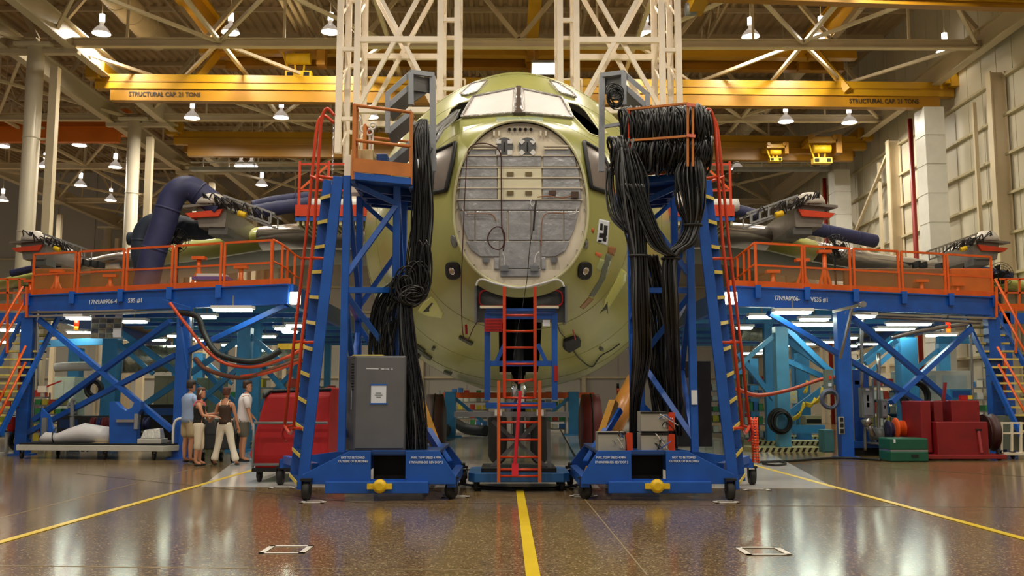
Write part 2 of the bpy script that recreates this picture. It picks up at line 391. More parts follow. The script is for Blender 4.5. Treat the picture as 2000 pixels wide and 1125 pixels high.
# ---- roof joists (long, slim lattices between trusses) and bracing at chord level
def joist(x, y0, y1, lb):
    mb = MB().bar((x, y0, 19.3), (x, y1, 19.3), .12).bar((x, y0, 18.3), (x, y1, 18.3), .1); n = 5; s = (y1 - y0) / n
    for k in range(n): mb.bar((x, y0 + k * s, 18.3), (x, y0 + k * s + s / 2, 19.3), .06).bar((x, y0 + k * s + s, 18.3), (x, y0 + k * s + s / 2, 19.3), .06)
    return struct('roof_beam', mb, STEELD)
for i in range(len(YC) - 1):
    for x in (-28, -24, -21, -14.5, -8.5, -2.5, 3.5, 9.5, 15.5): joist(x, YC[i], YC[i + 1], '')
BR = [('roof_brace_beam')]
for i in range(len(YC) - 1):
    ya, yb = YC[i], YC[i + 1]
    for (xa, xb) in ((-17.5, -11), (-11, -4.5), (5, 11.5), (11.5, 18.2), (-31, -24.7), (-24.7, -18.4)):
        mb = MB().bar((xa, ya, 15.02), (xb, yb, 15.02), .12).bar((xb, ya, 15.1), (xa, yb, 15.1), .12)
        struct('roof_brace_beam', mb, STEELW)
    for xa in (-11, -4.5, 5, 11.5, -24.7): struct('strut_beam', MB().bar((xa, ya, 15.05), (xa, yb, 15.05), .14), STEELW)
# cross beams between trusses near the deck
for i in range(len(YC) - 1):
    for k in range(1, 4):
        y = YC[i] + 2.5 * k; struct('purlin_beam', MB().bar((-31, y, 19.45), (19, y, 19.45), .14, .22), STEELD)
# ---- ceiling ducts
DUCTW = mat('ceiling_duct_paint', (190, 176, 150), .45, vary=.08)
def rduct(x, z, y0, y1, r, lb):
    mb = MB(); y = y0
    while y < y1: mb.cyl((x, y, z), (x, y + 1.5, z), r, n=20, cap=False).cyl((x, y, z), (x, y + .06, z), r + .03, n=20); y += 1.5
    tag(mb.build('ceiling_duct', DUCTW), lb, 'duct')
rduct(-15.2, 17., 26, 40.5, .55, 'thick ribbed round air duct above the lettered crane beside the columns')
rduct(14.2, 17.4, 24, 70, .45, 'round air duct under the roof above the siding wall side')
# light tube bank on the ceiling, left of the lattice mast
for k, px in enumerate((556, 570, 584)):
    p = PZ(px + 15, 40, 17.2); tag(MB().cyl(p - V((0, 6, 0)), p + V((0, 5, 0)), .09).build('ceiling_pipe', STEELW), ['first', 'second', 'third'][k] + ' of the parallel ceiling pipes beside the white mast, counted from the columns', 'pipe', 'parallel ceiling pipes')
# ================================================================ CRANES
LETB = mat('black_lettering', (40, 30, 12), .6, vary=0); LETW = mat('white_lettering', (226, 232, 240), .6, vary=0)
def crane(name, lb, L, R, zt, zm, zb, Yl, Yr, lower, m1, m2, text=None, rear=True):
    """bridge crane: L,R end pixels at depths; zt/zm/zb: pixel rows of the girder's top, ledge and bottom on its near end."""
    a = P(L, zt, Yl); b = P(R, zt + (8 if text else 4), Yr)
    za = a.z; h1 = (zm - zt) * Yl / F; h2 = (zb - zm) * Yl / F
    t = thing(name, lb, 'crane', ((a.x + b.x) / 2, (a.y + b.y) / 2, za - h1 - h2))
    a = V((a.x, a.y, za)); b = V((b.x, b.y, za)); ext = (b - a).normalized()
    MB().bar(a - V((0, 0, h1 / 2)), b - V((0, 0, h1 / 2)), .42, h1).build('upper_girder', m1, t)
    MB().bar(a - V((0, .23, h1 * .5)), b - V((0, .23, h1 * .5)), .02, .05).build('girder_rib', m2, t)
    a2 = a + ext * lower; b2 = b - ext * lower
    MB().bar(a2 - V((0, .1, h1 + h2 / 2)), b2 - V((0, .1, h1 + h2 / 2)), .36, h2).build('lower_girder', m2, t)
    MB().bar(a2 - V((0, .3, h1 + .02)), b2 - V((0, .3, h1 + .02)), .06, .03).build('ledge', m1, t)
    # second girder behind
    off = V((0, 1.6, 0))
    if rear: MB().bar(a + off - V((0, 0, h1 / 2)), b + off - V((0, 0, h1 / 2)), .4, h1).build('rear_girder', m2, t)
    for q, s in ((a, 1), (b, -1)):
        tr = MB().box(q + V((s * .25, .8, .12)), (.5, 2.6, .5)).box(q + V((-.0, -.3, .05)), (.55, .5, .62)).build('end_truck', m1, t)
        for dy in (-.3, 1.9): MB().cyl(q + V((-.18 + s * .1, dy, .02)), q + V((.18 + s * .1, dy, .02)), .22, n=16).build('wheel', GREYM, tr)
    if text:
        r = (b2 - a2).normalized()
        for x0, x1, yy in text:
            d = ray(x0, yy); s_ = (a2.y - .31) / d.y; o = C0 + d * s_
            # position along the girder face
            k = (o.x - a2.x) / (b2.x - a2.x); y0 = a2.y + k * (b2.y - a2.y) - .3
            o = P(x0, yy, y0); e = P(x1, yy, y0)
            lettering('STRUCTURAL CAP. 21 TONS', (o.x, y0, za - h1 - h2 * .68), r, (0, 0, 1), .27, LETB, t, width=(e - o).length)
    return t, a, b, h1, h2
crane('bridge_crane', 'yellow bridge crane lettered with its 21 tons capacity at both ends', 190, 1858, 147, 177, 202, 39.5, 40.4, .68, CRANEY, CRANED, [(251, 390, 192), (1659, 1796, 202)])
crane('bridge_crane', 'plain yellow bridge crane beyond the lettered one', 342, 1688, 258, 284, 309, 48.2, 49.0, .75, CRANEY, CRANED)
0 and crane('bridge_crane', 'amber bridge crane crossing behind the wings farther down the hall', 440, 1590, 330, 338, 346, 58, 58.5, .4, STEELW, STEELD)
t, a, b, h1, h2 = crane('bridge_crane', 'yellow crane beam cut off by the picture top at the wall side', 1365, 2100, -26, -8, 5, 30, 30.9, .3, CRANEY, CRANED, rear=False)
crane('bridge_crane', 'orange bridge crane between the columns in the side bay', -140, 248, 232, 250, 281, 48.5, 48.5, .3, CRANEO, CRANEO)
# underhung crane on three yellow runway beams
t = thing('underhung_crane', 'double yellow crane beam hung in front of the roof trusses above the lettered crane', 'crane', (0, 41, 16))
for (l, r, y0, y1, Y) in ((391, 1670, 85, 107, 41.0), (412, 1645, 112, 131, 42.5)):
    a = P(l, y0, Y); b = P(r, y0 + 6, Y + .5); h = (y1 - y0) * Y / F; b.z = a.z
    g = MB().bar(a - V((0, 0, h / 2)), b - V((0, 0, h / 2)), .3, h).bar(a - V((0, .02, 0)), b - V((0, .02, 0)), .45, .05).bar(a - V((0, .02, h)), b - V((0, .02, h)), .45, .05).build('girder', CRANEY if Y < 42 else CRANED, t)
RUNZ = 16.5
for k, (px, lb) in enumerate(((430, 'yellow runway beam sloping overhead, on the columns side'), (1041, 'yellow runway beam overhead between the two lattice masts'), (1598, 'yellow runway beam sloping overhead, on the siding wall side'))):
    X = PZ(px, 90, RUNZ).x
    t2 = thing('crane_runway_beam', lb, 'crane beam', (X, 32, RUNZ), 'yellow runway beams under the roof'); t2.name = 'overhead_crane_rail'
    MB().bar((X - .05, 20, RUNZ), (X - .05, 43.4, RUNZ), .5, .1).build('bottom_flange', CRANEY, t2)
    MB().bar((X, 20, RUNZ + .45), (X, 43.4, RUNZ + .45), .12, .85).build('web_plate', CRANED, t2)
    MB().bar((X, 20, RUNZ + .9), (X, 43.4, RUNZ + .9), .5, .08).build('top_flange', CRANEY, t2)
    for Y in (41, 42.5): MB().box((X, Y, RUNZ - .2), (.5, .4, .35)).build('hanger_carriage', CRANED, t2)
    if k != 1:
        s = 1 if k == 0 else -1
        MB().bar((X - s * 1.1, 40, 14.4), (X - s * .1, 41, RUNZ), .3).build('knee_brace', CRANEY, t2)
# hoist trolleys
def hoist(px, py, Y, lb, m=CRANEY, k=1.):
    c = P(px, py, Y); t = thing('hoist_trolley', lb, 'hoist', c)
    MB().box(c + V((0, 0, .35 * k)), (1.7 * k, 1.2, .35 * k)).build('trolley_frame', m, t)
    MB().cyl(c + V((-.5 * k, -.4, -.15 * k)), c + V((.5 * k, -.4, -.15 * k)), .24 * k, n=18).build('rope_drum', YEL, t)
    MB().box(c + V((.95 * k, -.3, .1)), (.35 * k, .6, 1.1 * k)).build('motor_housing', CRANED, t)
    for dx in (-.75, -.25, .3): MB().cyl(c + V((dx * k, -.3, .3 * k)), c + V((dx * .5 * k, -.3, -.9 * k)), .045).build('rope', YEL, t)
    h = MB().box(c + V((0, -.3, -.85 * k)), (1.1 * k, .4, .32 * k)).build('hook_block', YEL, t)
    for dx in (-.35, .35): MB().box(c + V((dx * k, -.52, -.85 * k)), (.24 * k, .03, .2 * k)).build('block_plate', DARK, h)
    for dx in (-.7, .7): MB().cyl(c + V((dx * k, -.7, .5 * k)), c + V((dx * k, .6, .5 * k)), .16 * k).build('wheel', CRANED, t)
hoist(588, 115, 40.2, 'yellow hoist trolley with hook block hanging left of the white mast')
hoist(1600, 290, 47.95, 'yellow hoist trolley under the plain bridge crane at the wall side', k=.85)
hoist(1510, 298, 47.95, 'smaller yellow hoist frame under the plain bridge crane, next to the trolley', k=.55)
# maintenance walkway under the second crane
for k, (x0, x1) in enumerate(((372, 620), (1432, 1622))):
    a = P(x0, 331, 52); b = P(x1, 331, 52)
    t = thing('hanging_walkway', ['grey hanging walkway below the plain crane on the columns side', 'grey hanging walkway below the plain crane on the wall side'][k], 'walkway', (a + b) / 2)
    MB().bar(a, b, .5, .16).build('walkway_deck', mat('walkway_grey', (150, 152, 150), .5), t)
    MB().bar(a + V((0, 0, .4)), b + V((0, 0, .4)), .06, .06).build('handrail', WHITE, t)
    n = 5
    for i in range(n): q = a.lerp(b, (i + .5) / n); MB().bar(q, V((q.x, q.y, 15.0)), .05).build('hanger_post', WHITE, t)
# ================================================================ LATTICE MASTS
def mast(pxs, Y, name_lb, s):
    """pxs: pixel x of outer pair and inner pair of uprights; Y: depth."""
    x = [P(p, 100, Y).x for p in pxs]; zt = 15.2
    zb = P(1000, 300, Y).z; dp = 1.4
    t = thing('lattice_mast', name_lb, 'mast', ((x[0] + x[3]) / 2, Y, zb))
    for j, Yd in enumerate((Y, Y + dp)):
        for i_, xi in enumerate(x): MB().bar((xi, Yd, 9.85 if (i_ > 1) == (s > 0) else zb), (xi, Yd, zt), .17).build('upright', MASTW, t)
        for a_, b_ in ((x[0], x[1]), (x[2], x[3])):
            z = zb + 1. if (a_ == x[0]) == (s > 0) else 10.2
            while z < zt: MB().bar((a_, Yd, z), (b_, Yd, z), .11).build('rung', MASTW, t); z += 2.05
        z0 = P(1000, 216, Y).z; z1 = P(1000, 78, Y).z
        for z in (z0, z1): MB().bar((x[1], Yd, z), (x[2], Yd, z), .14, .16).build('cross_beam', MASTW, t)
        MB().bar((x[1], Yd, z0), (x[2], Yd, z0 + 4.6), .12).build('diagonal', MASTW, t)
        MB().bar((x[2], Yd + .13, z0), (x[1], Yd + .13, z0 + 4.6), .12).build('diagonal', MASTW, t)
    for i_, xi in enumerate(x):
        z = 9.9 if (i_ > 1) == (s > 0) else zb
        while z < zt - 2: MB().bar((xi, Y, z), (xi, Y + dp, z + 1), .05).bar((xi, Y + dp, z + 1), (xi, Y, z + 2), .05).build('side_lacing', MASTW, t); z += 2
mast((664, 698, 860, 893), 27, 'white lattice mast hanging over the stand with the grey cabinet', 1)
mast((1094, 1126, 1293, 1325), 27, 'white lattice mast hanging over the stand with the cable coils', -1)
# small white rail frames beside the crown
for k, (x0, x1) in enumerate(((853, 908), (1096, 1136))):
    a = P(x0, 155, 28.6); b = P(x1, 155, 28.6); c = P(x1, 215, 28.6); d = P(x0, 215, 28.6)
    mb = MB().bar(a, b, .05).bar(b, c, .06).bar(a, d, .05).bar(P(x0, 188, 28.6), P(x1, 188, 28.6), .04).bar(d, c, .08)
    t = thing('guard_rail', ['small white guard rail frame beside the crown, on the cabinet stand side', 'small white guard rail frame beside the crown, on the coil stand side'][k], 'rail', d); mb.build('rail_frame', MASTW, t)
# ================================================================ AIRCRAFT
X0 = .28
PRIM = mat('green_primer', (158, 158, 90), .3, vary=.16, scale=.7, spec=.6, coat=.12)
PRIML = mat('light_green_primer', (196, 200, 112), .3, vary=.08, scale=.9, coat=.2)
PRIMP = mat('pale_primer', (206, 202, 156), .3, vary=.06, coat=.2)
CREAM = mat('cream_primer', (226, 214, 190), .5, vary=.05)
QUILT = mat('silver_quilt', (172, 172, 174), .3, .45, vary=.18, scale=2.5, bump=.9, bscale=7)
FOIL = mat('crinkled_foil', (170, 165, 160), .25, .8, vary=.5, scale=14, bump=1., bscale=60)
MASKP = mat('masking_paper', (214, 207, 204), .6, vary=.03, bump=.2, bscale=12)
DGREEN = mat('dark_green_primer', (40, 58, 30), .5, vary=.2)
air = thing('aircraft', 'huge unpainted green cargo aircraft with open nose bulkhead and papered windshield', 'aircraft', (X0, 21.5, 0))
SEC = [(18.0, 6.66, 3.46, 1.27, 4.95), (18.25, 6.75, 3.2, 1.55, 5.0), (18.7, 6.88, 2.92, 1.95, 5.05), (19.3, 7.08, 2.62, 2.38, 5.1), (20.0, 7.62, 2.32, 2.8, 5.15), (20.7, 8.15, 2.1, 3.1, 5.2),
       (21.5, 8.65, 1.93, 3.36, 5.25), (22.5, 9.12, 1.79, 3.58, 5.3), (24, 9.64, 1.68, 3.74, 5.35), (26, 9.85, 1.66, 3.8, 5.4), (30, 9.9, 1.66, 3.8, 5.4), (50, 9.9, 1.66, 3.8, 5.4)]
def sec_at(y):
    for i in range(len(SEC) - 1):
        if SEC[i][0] <= y <= SEC[i + 1][0]:
            a = SEC[max(i - 1, 0)]; b = SEC[i]; c = SEC[i + 1]; d = SEC[min(i + 2, len(SEC) - 1)]; h = c[0] - b[0]; t = (y - b[0]) / h; o = []
            for k in range(1, 5):
                m0 = (c[k] - a[k]) / (c[0] - a[0]) * h if c[0] > a[0] else 0; m1 = (d[k] - b[k]) / (d[0] - b[0]) * h if d[0] > b[0] else 0
                o.append((2 * t**3 - 3 * t**2 + 1) * b[k] + (t**3 - 2 * t**2 + t) * m0 + (-2 * t**3 + 3 * t**2) * c[k] + (t**3 - t**2) * m1)
            return o
def ring(y, n=96, grow=0.):
    zt, zb, hw, zc = sec_at(y); r = []; k = min(1, max(0, (y - 18) / 4))
    for i in range(n):
        a = 2 * pi * i / n; s = sin(a); c = cos(a); e = 2 / (2.2 - .38 * k * (c > 0))
        r.append(V((X0 + (hw + grow) * math.copysign(abs(s) ** e, s), y, zc + ((zt - zc + grow) if c > 0 else (zc - zb + grow)) * math.copysign(abs(c) ** e, c))))
    return r
ys = [18 + .12 * i for i in range(34)] + [22.1 + .35 * i for i in range(1, 16)] + [30, 38, 50]
mb = MB().loft([ring(y) for y in ys], cap=False)
fus = mb.build('fuselage', PRIM, air)
def bvh_of(o): me = o.data; return BVHTree.FromPolygons([v.co.copy() for v in me.vertices], [tuple(p.vertices) for p in me.polygons])
FB = bvh_of(fus)   # air's matrix is applied through parent inverse, so local = world here
def cut(obj, cutter_mb):
    c = cutter_mb.build('cutter', PRIM); md = obj.modifiers.new('c', 'BOOLEAN'); md.operation = 'DIFFERENCE'; md.object = c; md.solver = 'EXACT'
    bpy.context.view_layer.update()
    me = bpy.data.meshes.new_from_object(obj.evaluated_get(bpy.context.evaluated_depsgraph_get()))
    old = obj.data; obj.modifiers.clear(); obj.data = me; me.name = 'fuselage'; cm = c.data; bpy.data.objects.remove(c); bpy.data.meshes.remove(cm); bpy.data.meshes.remove(old)
    if not len(me.materials): me.materials.append(PRIM)
def hit(px, py):
    d = ray(px, py).normalized(); l, n, i, dist = FB.ray_cast(C0, d)
    if l is None:
        l, n, i, dist = FB.find_nearest(P(px, py, 21.5))
    if n.dot(d) > 0: n = -n
    return l, n
def patch(name, poly, m, parent, off=.004, th=.006, L=7., bev=0):
    bm = bmesh.new(); vs = [bm.verts.new((x, y, 0)) for x, y in poly]; bm.faces.new(vs)
    bmesh.ops.triangulate(bm, faces=bm.faces)
    for _ in range(6):
        es = [e for e in bm.edges if e.calc_length() > L]
        if not es: break
        bmesh.ops.subdivide_edges(bm, edges=es, cuts=1); bmesh.ops.triangulate(bm, faces=[f for f in bm.faces if len(f.verts) > 3])
    top = {}; low = {}
    for v in bm.verts:
        l, n = hit(v.co.x, v.co.y); top[v.index if False else v] = l + n * (off + th); low[v] = l + n * (off - .02)
    mb = MB(); idx = {v: i for i, v in enumerate(bm.verts)}; T = [top[v] for v in bm.verts]; B = [low[v] for v in bm.verts]; N = len(T)
    fs = [tuple(idx[v] for v in f.verts) for f in bm.faces]; side = []
    for e in bm.edges:
        if len(e.link_faces) == 1: a, b = (idx[v] for v in e.verts); side.append((a, b, b + N, a + N))
    mb.add(T + B, fs, True); mb.add(T + B, [tuple(i + N for i in f[::-1]) for f in fs] + side); bm.free()
    return mb.build(name, m, parent)
def strip(name, pts, wpx, m, parent, off=.006, th=.012, r=None, closed=True):
    """raised seam following a pixel polyline on the skin"""
    q = list(pts) + ([pts[0]] if closed else []); out = []
    for (x0, y0), (x1, y1) in zip(q[:-1], q[1:]):
        k = max(1, int(math.hypot(x1 - x0, y1 - y0) / 5))
        for j in range(k): out.append((x0 + (x1 - x0) * j / k, y0 + (y1 - y0) * j / k))
    out.append(q[-1]); P3 = [hit(*p) for p in out]
    return MB().tube([l + n * off for l, n in P3], r or .02, 6).build(name, m, parent)
# --- openings cut through the skin
WL = [(866, 243), (880, 214), (897, 202), (918, 198), (903, 232), (886, 240)]
WR = [(1107, 200), (1130, 206), (1143, 216), (1176, 262), (1170, 268), (1152, 262), (1136, 246), (1118, 226)]
for poly in (WL, WR):
    n0 = V((0, 0, 0)); ls = []
    for x, y in poly: l, n = hit(x, y); ls.append(l); n0 += n
    n0.normalize(); cut(fus, MB().prism([l + n0 * .35 for l in ls], -n0 * 1.0))
cut(fus, MB().bx((X0 - .83, 18.16, 0), (X0 + .83, 18.85, 3.57)))
cut(fus, MB().bx((X0 - .42, 18.8, 0), (X0 + .42, 21.5, 3.57)))
def liner(y):
    r = ring(y, 64, -.5); return [V((p.x, p.y, max(p.z, 3.9))) for p in r]
MB().loft([liner(y) for y in (19.4, 20, 20.6, 21.2, 22, 23, 25)]).build('opening_shade_shell', mat('painted_opening_shade', (12, 18, 11), .8, vary=.2), air)  # added near-black shell; its colour stands in for shade behind the window openings
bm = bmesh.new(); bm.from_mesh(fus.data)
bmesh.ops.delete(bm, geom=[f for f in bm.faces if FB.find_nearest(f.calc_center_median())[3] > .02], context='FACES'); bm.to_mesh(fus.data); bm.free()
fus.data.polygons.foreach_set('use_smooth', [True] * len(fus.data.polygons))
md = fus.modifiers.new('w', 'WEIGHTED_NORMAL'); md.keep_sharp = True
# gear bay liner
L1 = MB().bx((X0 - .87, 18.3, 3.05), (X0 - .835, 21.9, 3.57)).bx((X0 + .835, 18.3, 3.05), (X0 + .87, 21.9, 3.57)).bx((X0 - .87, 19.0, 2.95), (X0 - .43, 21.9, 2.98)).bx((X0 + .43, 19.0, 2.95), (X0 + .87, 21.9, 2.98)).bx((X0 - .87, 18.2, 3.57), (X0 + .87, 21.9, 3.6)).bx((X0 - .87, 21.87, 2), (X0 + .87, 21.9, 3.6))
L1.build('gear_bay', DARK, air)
for s in (-1, 1):
    d_ = MB().bx((X0 + s * .83, 18.16, 2.83), (X0 + s * .87, 18.9, 3.5)).build('gear_door', GREYM, air)
    MB().bx((X0 + s * .3, 18.25, 2.83), (X0 + s * .84, 18.28, 3.5)).build('bay_curtain', mat('bay_grey', (62, 62, 58), .6), air)
    MB().tube(smooth_path([(X0 + s * .35, 18.2, 3.42), (X0 + s * .7, 18.2, 3.42), (X0 + s * .78, 18.2, 3.3), (X0 + s * .72, 18.2, 3.14), (X0 + s * .35, 18.2, 3.14)]), .018).build('red_guard', RED, air)
MB().tube(smooth_path([P(x, y, 17.97) for x, y in ((930, 558), (934, 548), (945, 546), (965, 553), (1013, 562), (1060, 553), (1085, 546), (1096, 550), (1102, 560))]), .02).build('bay_lip', WHITE, air)
# --- nose bulkhead
YB = 18.07
def bp_(x, y, d=0.): return P(x, y, YB - d)
opn = ring(18.0, 96, -.035)
MB().prism([V((p.x, YB + .02, p.z)) for p in opn], (0, .05, 0)).build('nose_bulkhead', CREAM, air)
MB().tube(ring(18.0, 96, -.01) + [ring(18.0, 96, -.01)[0]], .028, 8, cap=False).build('bulkhead_rim', PRIMP, air)
def plate(name, poly, m, d0, d1, parent=air, bevel=0.): return MB().prism([bp_(x, y, d0) for x, y in poly], bp_(poly[0][0], poly[0][1], d1) - bp_(poly[0][0], poly[0][1], d0)).build(name, m, parent, bevel)
def rect(x0, y0, x1, y1): return [(x0, y0), (x1, y0), (x1, y1), (x0, y1)]
# quilted blankets, row by row
rows = [(283, 303, 915, 968), (304, 325, 905, 970), (328, 346, 899, 971), (348, 366, 897, 971), (368, 388, 895, 971)]
for y0, y1, xa, xb in rows:
    plate('insulation_blanket', [(xa + 3, y0), (xb, y0), (xb, y1), (xa, y1)], QUILT, -.02, .02, bevel=.01)
    plate('insulation_blanket', [(2031 - xb, y0), (2031 - xa - 3, y0), (2031 - xa, y1), (2031 - xb, y1)], QUILT, -.02, .02, bevel=.01)
plate('insulation_blanket', rect(972, 304, 1057, 325), QUILT, -.02, .02, bevel=.01)
for poly in ([(895, 391), (1134, 391), (1132, 410), (897, 410)], [(898, 412), (927, 412), (927, 469), (914, 469), (904, 445)], [(929, 412), (990, 412), (990, 469), (929, 469)], rect(993, 412, 1036, 469), rect(1038, 412, 1100, 469),
             [(1102, 412), (1131, 412), (1122, 448), (1112, 469), (1102, 469)], [(910, 471), (975, 471), (975, 501), (938, 501), (920, 488)], rect(977, 471, 1055, 524), [(1057, 471), (1113, 471), (1104, 490), (1085, 501), (1057, 501)], rect(977, 526, 1055, 540),
             rect(965, 503, 975, 526), rect(1057, 503, 1066, 526)):
    plate('insulation_blanket', poly, QUILT, -.02, .02, bevel=.012)
for y, xa in ((303.5, 910), (326.5, 900), (347, 896), (367, 894), (389.5, 893)): plate('stiffener', rect(xa, y - 1, 2031 - xa, y + 1), CREAM, 0, .045)
plate('access_panel', rect(972, 327, 1057, 388), mat('panel_cream', (226, 218, 184), .5, vary=.03), -.02, .03)
for x in (990, 1026):
    for y in (339, 376): plate('latch', rect(x, y - 3, x + 13, y + 4), mat('latch_brown', (120, 104, 70), .4, .5), .03, .06)
# top row of round ports with square covers
for x in (985, 1030):
    MB().cyl(bp_(x + .0, 286, .0), bp_(x, 286, .03), .17, n=24).build('port_ring', GREYM, air)
    for dx in (-11, 11):
        for dy in (-10, 12):
            c = bp_(x + dx, 286 + dy, .05); MB().box(c, (.09, .02, .09), rot=M.Rotation(pi / 4 if (dx + dy) % 2 == 0 or x > 1000 else 0, 3, 'Y')).build('port_cover', WHITE, air)
    plate('slot', rect(x - 1, 275, x + 1, 296), DARK, .03, .05)
for i in range(5): MB().cyl(bp_(995 + i * 10.5, 252.5, 0), bp_(995 + i * 10.5, 252.5, .05), .03, n=10).build('lightening_hole', DARK, air)
for x in (923, 1062): MB().bar(bp_(x, 285, .05), bp_(x + 48, 285, .05), .03).bar(bp_(x, 290, .05), bp_(x + 48, 290, .05), .03).build('rod', CREAM, air)
for x in (965, 975, 1056, 1066): plate('bracket', rect(x - 2, 255, x + 2, 265), CREAM, 0, .05)
for x in (949, 1082): plate('bracket', rect(x - 7, 503, x + 7, 512), GREYM, 0, .06)
for x in (985, 1044): plate('sensor', rect(x - 8, 519, x + 8, 529), GREYM, 0, .1)
for s in (-1, 1):
    for a in range(10): 
        q = opn[(8 + a * 4) if s > 0 else (96 - 8 - a * 4)]; c = V((q.x * .97 + X0 * .03, YB, q.z)); MB().cyl(c, c - V((0, .02, 0)), .012, n=8).build('bolt', GREYM, air)
HOSE = mat('dark_red_hose', (70, 26, 24), .4, vary=.1); WHITEC = mat('white_cable', (215, 212, 205), .4, vary=.05); TANC = mat('tan_cable', (150, 100, 70), .5, vary=.1); BLKT = mat('thin_black_cable', (40, 36, 38), .4, vary=.1)
def ontube(name, pts, r, m, d=.08, parent=air, k=8): return MB().tube(smooth_path([bp_(x, y, d) for x, y in pts], k), r, 6).build(name, m, parent)
ontube('hose', [(914, 300), (915, 292), (925, 283), (945, 280), (965, 286), (978, 302), (979, 350), (980, 440), (984, 458), (984, 476), (978, 486), (966, 486), (955, 476), (953, 462), (960, 449), (970, 443), (980, 446), (986, 462), (983, 490)], .012, HOSE, .1)
ontube('white_cable', [(981, 494), (984, 500), (986, 508), (986, 518)], .012, WHITEC)
ontube('tan_cable', [(912, 418), (945, 417), (962, 420), (969, 432)], .012, TANC); ontube('white_cable', [(902, 398), (903, 408), (911, 418)], .012, WHITEC)
ontube('tan_cable', [(1110, 417), (1075, 416), (1062, 422), (1058, 440), (1057, 480)], .01, TANC); ontube('white_cable', [(1127, 405), (1124, 416), (1112, 419)], .012, WHITEC)
ontube('white_cable', [(1053, 492), (1046, 500), (1044, 514)], .012, WHITEC); ontube('white_cable', [(1040, 388), (1036, 395), (1040, 403), (1046, 396), (1047, 410)], .01, WHITEC)
ontube('tan_cable', [(1050, 385), (1070, 383), (1100, 386), (1122, 380), (1126, 376)], .012, TANC)
plate('valve', rect(1116, 374, 1130, 386), mat('valve_brown', (90, 70, 60), .4, .4), 0, .1)
plate('valve', rect(1072, 372, 1086, 380), mat('valve_brown', (90, 70, 60), .4, .4), 0, .08)
ontube('black_cable', [(1047, 392), (1044, 420), (1042, 450)], .02, BLKT, .1); ontube('thin_cable', [(1040, 450), (1034, 490), (1030, 540), (1022, 590), (1012, 640), (1003, 700)], .008, BLKT, .35)
ontube('thin_hose', [(912, 302), (907, 400), (903, 500), (901, 560), (902, 620), (905, 655), (914, 663), (925, 640), (935, 625)], .01, HOSE, .3)
# --- windshield: papered panes, foil taped edges, dark centre post
wsL = [(925, 192), (1006, 176), (1004, 224), (902, 232)]; wsR = [(1020, 177), (1095, 193), (1118, 233), (1022, 224)]
for nm, poly in (('windshield', wsL), ('windshield', wsR)):
    w_ = patch('windshield', poly, MASKP, air, .012, .02); strip('foil_edge', poly, 3, FOIL, w_, .045, r=.03)
patch('centre_post', [(1008, 173), (1018, 173), (1019, 215), (1026, 226), (1003, 226), (1006, 215)], mat('post_brown', (78, 66, 58), .35), air, .02, .05)
for poly in ([(900, 186), (922, 166), (952, 160), (932, 182), (912, 188)], [(1073, 161), (1090, 165), (1116, 182), (1124, 193), (1100, 186), (1092, 183)]):
    w_ = patch('eyebrow_window', poly, MASKP, air, .012, .02, 6); strip('foil_edge', poly, 2, FOIL, w_, .04, r=.022)
strip('window_frame', WL, 2, PRIMP, air, .005, r=.02); strip('window_frame', WR, 2, PRIMP, air, .005, r=.02)
patch('primed_panel', [(969, 229), (1060, 229), (1061, 238), (969, 238)], mat('grey_green_primer', (140, 152, 128), .3), air, .002, .003, 5)
patch('primed_panel', [(1150, 218), (1166, 228), (1188, 262), (1180, 262), (1160, 236)], PRIMP, air, .003, .004)
# --- side covers with black rims
for poly in ([(852, 300), (892, 282), (886, 320), (874, 372), (846, 378)], [(1138, 280), (1172, 300), (1186, 330), (1188, 378), (1152, 366), (1146, 330)]):
    w_ = patch('side_cover', poly, mat('cover_grey', (132, 122, 116), .25, .3, vary=.1), air, .02, .02); strip('rubber_rim', poly, 3, BLACK, w_, .04, r=.045)
for c, rr, tl in (((886, 528), (14, 17), .3), ((1141, 528), (13, 17), -.35)):
    poly = [(c[0] + rr[0] * math.copysign(abs(cos(a)) ** .7, cos(a)) + tl * rr[1] * sin(a) * .3, c[1] + rr[1] * math.copysign(abs(sin(a)) ** .7, sin(a))) for a in [2 * pi * i / 20 for i in range(20)]]
    w_ = patch('sensor_pad', poly, BLACK, air, .01, .03, 6)
    l, n = hit(*c); MB().lathe(l + n * .03, n, [(0, .075), (.03, .075), (.04, .05), (.03, .045)], 20).build('probe', CHROME, w_)
for c in ((887, 471), (1142, 474)):
    patch('oval_plate', [(c[0] + 6 * cos(a) + 2 * sin(a), c[1] + 12 * sin(a)) for a in [2 * pi * i / 16 for i in range(16)]], mat('oval_grey', (120, 122, 118), .3, .3), air, .005, .01, 6)
